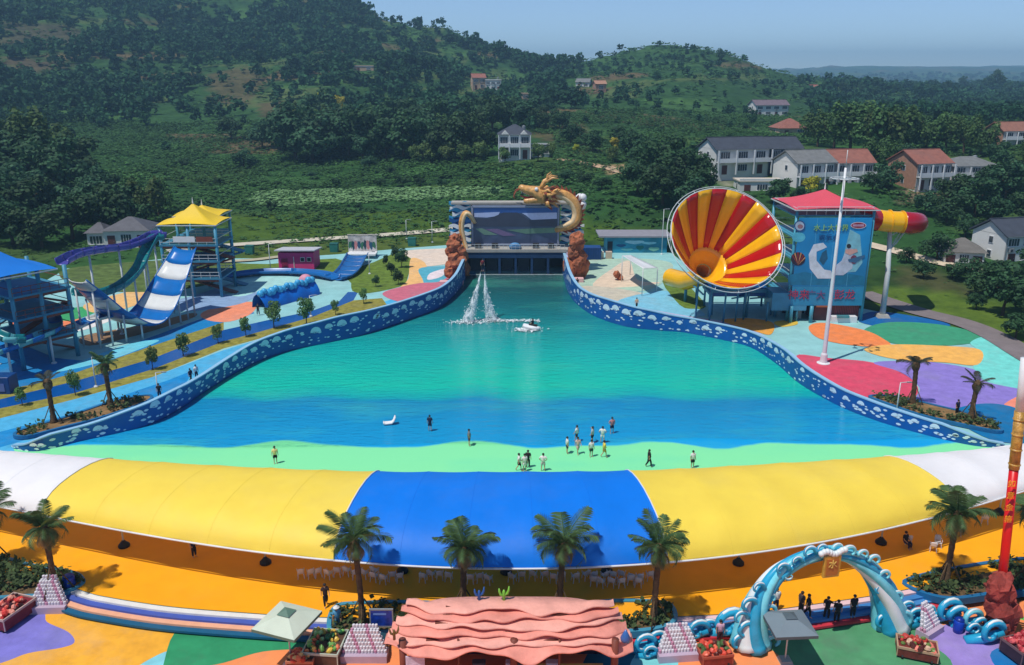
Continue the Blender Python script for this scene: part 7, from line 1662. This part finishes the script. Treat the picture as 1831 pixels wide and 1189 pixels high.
for a, c_, h_ in [(500, 272, 65), (530, 286, 95), (560, 290, 85), (592, 283, 90), (625, 283, 78), (660, 280, 82), (690, 287, 75), (722, 284, 80), (755, 284, 72), (790, 288, 72), (822, 284, 78), (850, 280, 74), (540, 255, 68), (610, 252, 62), (680, 248, 55), (650, 292, 52), (575, 220, 58), (470, 266, 48), (415, 252, 44), (880, 238, 62), (850, 234, 55), (940, 228, 52), (910, 222, 45), (965, 232, 40), (700, 225, 50), (740, 235, 55), (780, 240, 60), (1020, 262, 40), (1060, 275, 40), (1130, 285, 50), (1150, 300, 55), (1110, 268, 40), (1000, 232, 35)]: tree(a, c_, h_, 'broad', 'M', 1.15)
for a, c_, h_ in [(520, 262, 75), (645, 262, 62), (735, 262, 60), (805, 262, 58), (585, 262, 75)]: tree(a, c_, h_, 'bamboo', 'M', .95)
for a, c_, h_ in [(903, 291, 28), (962, 290, 34), (770, 292, 40), (800, 292, 38), (830, 292, 34), (860, 288, 36), (985, 282, 26), (1095, 292, 30), (745, 292, 34)]: tree(a, c_, h_, 'pale', 'M', .9)
for a, c_, h_ in [(1185, 332, 85), (1222, 345, 80), (1250, 352, 62), (1155, 325, 62), (1140, 348, 62), (1185, 368, 70), (1225, 372, 55), (1392, 366, 48), (1356, 300, 34), (1585, 338, 48), (1762, 350, 60), (1702, 375, 62), (1742, 388, 70), (1795, 365, 80), (1652, 385, 42), (1692, 400, 52), (1820, 340, 60), (1560, 345, 35), (1430, 362, 28), (1250, 318, 40), (1610, 300, 40), (1830, 400, 60), (1770, 405, 55), (1725, 425, 40), (1780, 300, 45), (1470, 352, 25)]: tree(a, c_, h_, 'broad', 'H', 1.15)
for a, c_, h_ in [(1462, 262, 66), (1490, 268, 76), (1520, 272, 86), (1552, 276, 92), (1585, 278, 88), (1620, 274, 80), (1655, 270, 72), (1690, 272, 70), (1722, 276, 68), (1752, 280, 64), (1478, 245, 50), (1540, 250, 66), (1600, 250, 62), (1700, 250, 52), (1565, 305, 60), (1590, 300, 55), (1650, 250, 50), (1740, 260, 50), (1850, 300, 70)]: tree(a, c_, h_, 'bamboo', 'H', 1.0)
for a, c_, h_ in [(1675, 466, 50), (1792, 566, 88), (1832, 566, 95), (1762, 530, 58), (1815, 606, 50), (1728, 505, 42), (1850, 520, 70), (1780, 520, 60), (1650, 498, 34), (1702, 500, 30), (1880, 600, 90), (1745, 555, 30), (1620, 470, 28)]: tree(a, c_, h_, 'broad', 'R', 1.2)
for a, c_, h_ in [(583, 192, 28), (606, 202, 30), (1100, 270, 24), (1449, 350, 34), (1030, 272, 14)]: tree(a, c_, h_, 'lime', 'H', 1.0)
for a, c_, h_ in [(1430, 156, 22), (1505, 172, 26), (1482, 164, 20), (1780, 162, 34), (1762, 165, 28), (1720, 160, 22), (1560, 178, 24), (1640, 172, 22), (1288, 112, 20), (1335, 135, 14), (1690, 168, 24), (1600, 170, 20), (1660, 176, 24), (1800, 176, 30), (1540, 168, 18)]: tree(a, c_, h_, 'broad', 'F', .8)
for a, c_, h_ in [(436, 300, 30), (600, 333, 16), (680, 333, 14), (720, 334, 20), (752, 333, 16), (790, 336, 16), (487, 377, 18), (495, 335, 12), (660, 300, 20), (1045, 330, 22), (1075, 340, 24), (1010, 325, 20), (700, 312, 14), (560, 320, 14), (885, 350, 14), (330, 300, 16), (390, 330, 14), (640, 375, 12)]: tree(a, c_, h_, 'broad', 'G', 1.5)
for a, c_, h_ in [(40, 724, 34), (135, 706, 46), (273, 660, 44), (328, 636, 44), (390, 613, 36), (440, 601, 38), (490, 586, 50), (548, 580, 52), (600, 562, 28), (650, 542, 28)]: tree(a, c_, h_, 'pale', 'P', .62, G(a, c_, zc[0]))
for a, c_, h_ in [(700, 492, 26), (718, 478, 34), (712, 508, 28), (690, 476, 22), (672, 512, 20), (706, 462, 24)]: tree(a, c_, h_, 'broad', 'P', .7, G(a, c_, zc[0]))
# the wooded hillsides: far too many trees to count
rs_ = np.random.RandomState(12)
DENSE = [([(-400, -200), (650, -200), (642, 12), (700, 62), (850, 82), (1038, 122), (1042, 152), (1000, 162), (840, 135), (780, 210), (600, 205), (500, 125), (420, 112), (360, 112), (340, 218), (200, 226), (130, 240), (100, 300), (0, 330), (-400, 330)], .95),
         ([(480, 190), (620, 180), (860, 195), (872, 270), (800, 280), (500, 285)], .8), ([(860, 165), (1040, 150), (1060, 190), (1000, 200), (960, 262), (880, 244)], .55),
         ([(1040, 118), (1230, 92), (1345, 128), (1450, 165), (1440, 205), (1250, 240), (1040, 250)], .15), ([(1440, 150), (1900, 145), (1900, 200), (1440, 218)], .5), ([(1440, 195), (1900, 195), (1900, 295), (1690, 268), (1450, 275)], .7),
         ([(1560, 345), (1900, 300), (1900, 430), (1720, 425), (1650, 400), (1560, 375)], .55), ([(1640, 490), (1720, 492), (1900, 500), (1900, 600), (1760, 545)], .3), ([(1000, 295), (1250, 285), (1260, 350), (1180, 385), (1000, 335)], .25), ([(-400, 330), (0, 330), (215, 335), (238, 430), (0, 450), (-400, 480)], .85), ([(360, 112), (420, 112), (500, 125), (600, 205), (480, 215), (360, 215)], .4)]
CLEAR = [[(0, 45), (150, 48), (175, 75), (60, 88), (0, 84)], [(0, 106), (110, 104), (145, 122), (60, 132), (0, 130)], [(385, 135), (440, 125), (460, 150), (430, 185), (385, 180)], [(455, 344), (900, 336), (900, 352), (480, 372), (448, 362)], [(835, 125), (905, 130), (905, 168), (835, 168)], [(885, 240), (990, 240), (990, 292), (885, 292)], [(1255, 250), (1565, 262), (1565, 350), (1255, 345)], [(1595, 275), (1790, 285), (1790, 340), (1595, 345)], [(1340, 178), (1450, 180), (1450, 245), (1380, 245)], [(1690, 400), (1900, 400), (1900, 485), (1690, 485)], [(1765, 222), (1900, 222), (1900, 268), (1765, 268)], [(1025, 135), (1090, 138), (1090, 168), (1025, 165)], [(925, 160), (955, 160), (955, 182), (925, 182)], [(625, 108), (675, 110), (675, 130), (625, 130)]]
def cand(n, ymin, ymax, spread=.75):
    Yc = np.exp(rs_.uniform(math.log(ymin), math.log(ymax), n)) if ymax > 1500 else ymin + (ymax - ymin) * np.sqrt(rs_.uniform(0, 1, n)); Xc = rs_.uniform(-spread, spread, n) * (Yc + 20); Zc = zfun(Xc, Yc)
    d_ = Yc * cp - (Zc - CH) * sp; return Xc, Yc, Zc, CX + FPX * Xc / d_, CY - FPX * (Yc * sp + (Zc - CH) * cp) / d_
def build_stuff(name, X, Y, Z, hts, wds, nq, size, m_, kinds, seed0, up=False):
    tv = [crown_np(seed0 + i, kinds[i % len(kinds)], nq, size, up)[0].reshape(-1, 3) for i in range(6)]; V = []
    ti = rs_.randint(0, 6, len(X)); an = rs_.uniform(0, 6.28, len(X))
    for k in range(6):
        s = ti == k
        if not s.any(): continue
        c_, n_ = np.cos(an[s])[:, None], np.sin(an[s])[:, None]; q = tv[k][None]
        vx = (q[..., 0] * c_ - q[..., 1] * n_) * wds[s][:, None] + X[s][:, None]; vy = (q[..., 0] * n_ + q[..., 1] * c_) * wds[s][:, None] + Y[s][:, None]; vz = q[..., 2] * hts[s][:, None] + Z[s][:, None]
        V.append(np.stack([vx, vy, vz], -1).reshape(-1, 3))
    V = np.concatenate(V); o_ = link(name, np_mesh(name, V, np.arange(len(V)).reshape(-1, 4)), m_); o_['kind'] = 'stuff'; return o_
X, Y, Z, qx, qy = cand(26000, 150, 1150)
pr_ = np.where((qx < -20) | (qx > 1860), .35, .04)
cl_ = np.sin(X * .021 + 1.1 * np.sin(Y * .017)) * np.sin(Y * .026 + 2)
for poly, p_ in DENSE: pr_ = np.where(inpoly(qx, qy, poly), p_, pr_)
pr_ = pr_ * np.where(pr_ > .3, np.where(cl_ > -.12, 1, .22), np.where(cl_ > .3, 2.2, .6))
for poly in CLEAR: pr_ = np.where(inpoly(qx, qy, poly), 0.02, pr_)
pr_ = np.where(Y < 330, pr_ * np.where(pr_ > .2, .8, .35), pr_)
ins = inpoly(X, Y, PARK) | (seg_dist(X, Y, PARK) < 14)
for poly in CLEAR[5:]:
    pr_ = np.where(inpoly(qx, qy - 12, poly), 0, pr_)
keep = (rs_.uniform(size=len(X)) < pr_) & ~ins
X, Y, Z, qx, qy = [a[keep] for a in (X, Y, Z, qx, qy)]
nearm = Y < 420
hts = rs_.uniform(5.5, 10.5, len(X)) * np.where(nearm & (qx > 1430) & (qy < 300), 1.1, 1) * np.where((qx > 1040) & (qy < 260) & (qx < 1440), .6, 1); wds = hts * rs_.uniform(.8, 1.25, len(X))
print('wood trees', nearm.sum(), (~nearm).sum())
build_stuff('hillside_wood', X[~nearm], Y[~nearm], Z[~nearm] - .5, hts[~nearm], wds[~nearm], 58, .23, m_lf['wood'], ['round', 'round', 'bamboo'], 300)
build_stuff('field_edge_wood', X[nearm], Y[nearm], Z[nearm] - .4, hts[nearm] * .8, wds[nearm] * .8, 160, .15, m_lf['wood'], ['round', 'round', 'bamboo'], 330)
# crops and scrub
X, Y, Z, qx, qy = cand(64000, 125, 420)
ins = inpoly(X, Y, PARK) | (seg_dist(X, Y, PARK) < 3)
keep = ~ins & ~inpoly(qx, qy, CLEAR[3]); 
for poly in CLEAR[5:8]: keep &= ~inpoly(qx, qy, poly)
dens = .35 + .65 * (np.sin(X * .09 + 1.3) * np.sin(Y * .06) > -.2); keep &= rs_.uniform(size=len(X)) < dens * np.clip((Y - 110) / 60, .12, 1)
X, Y, Z = X[keep], Y[keep], Z[keep]; hh = rs_.uniform(.6, 1.8, len(X)) * np.clip((Y - 90) / 130, .35, 1)
print('scrub', len(X)); build_stuff('field_crops', X, Y, Z - .15, hh, hh * rs_.uniform(1.4, 2.6, len(X)), 11, .26, m_lf['scrub'], ['round'], 360, True)
X, Y, Z, qx, qy = cand(30000, 400, 1000); keep = rs_.uniform(size=len(X)) < .5; X, Y, Z = X[keep], Y[keep], Z[keep]; hh = rs_.uniform(1.5, 3.5, len(X))
build_stuff('slope_scrub', X, Y, Z - .3, hh, hh * rs_.uniform(1.2, 2.6, len(X)), 8, .34, m_lf['scrub'], ['round'], 380, True)
X, Y, Z, qx, qy = cand(9000, 1100, 4600, .7); keep = (Z < 40) & (rs_.uniform(size=len(X)) < .6); X, Y, Z = X[keep], Y[keep], Z[keep]; hh = rs_.uniform(7, 13, len(X))
build_stuff('valley_wood', X, Y, Z - 1, hh, hh * rs_.uniform(.9, 1.8, len(X)), 16, .5, m_lf['wood'], ['round'], 390)
# pale lotus field
X, Y, Z, qx, qy = cand(40000, 200, 300, .35); keep = inpoly(qx, qy, CLEAR[3]) & (rs_.uniform(size=len(X)) < .8); X, Y, Z = X[keep], Y[keep], Z[keep]; hh = rs_.uniform(.5, 1.0, len(X))
build_stuff('lotus_field', X, Y, Z, hh, hh * 1.6, 4, .7, mat('leaf_lotus', (124, 164, 106), rough=.7, var=.2, scale=.3, trans=.2, island=.2), ['round'], 400, True)
# ================================================================ HAZE (the humid air between here and the far ridge)
hz = MB().box((0, 2700, 95), (12400, 7400, 210)).build('haze', None); hz['kind'] = 'stuff'
hm = bpy.data.materials.new('humid_air'); hm.use_nodes = True; nt = hm.node_tree
for n in list(nt.nodes): nt.nodes.remove(n)
oo = nt.nodes.new('ShaderNodeOutputMaterial'); pv = nt.nodes.new('ShaderNodeVolumePrincipled')
pv.inputs['Density'].default_value = 0.00028; pv.inputs['Color'].default_value = (.40, .72, 1, 1); pv.inputs['Anisotropy'].default_value = 0.1
nt.links.new(pv.outputs[0], oo.inputs['Volume']); hz.data.materials.append(hm)
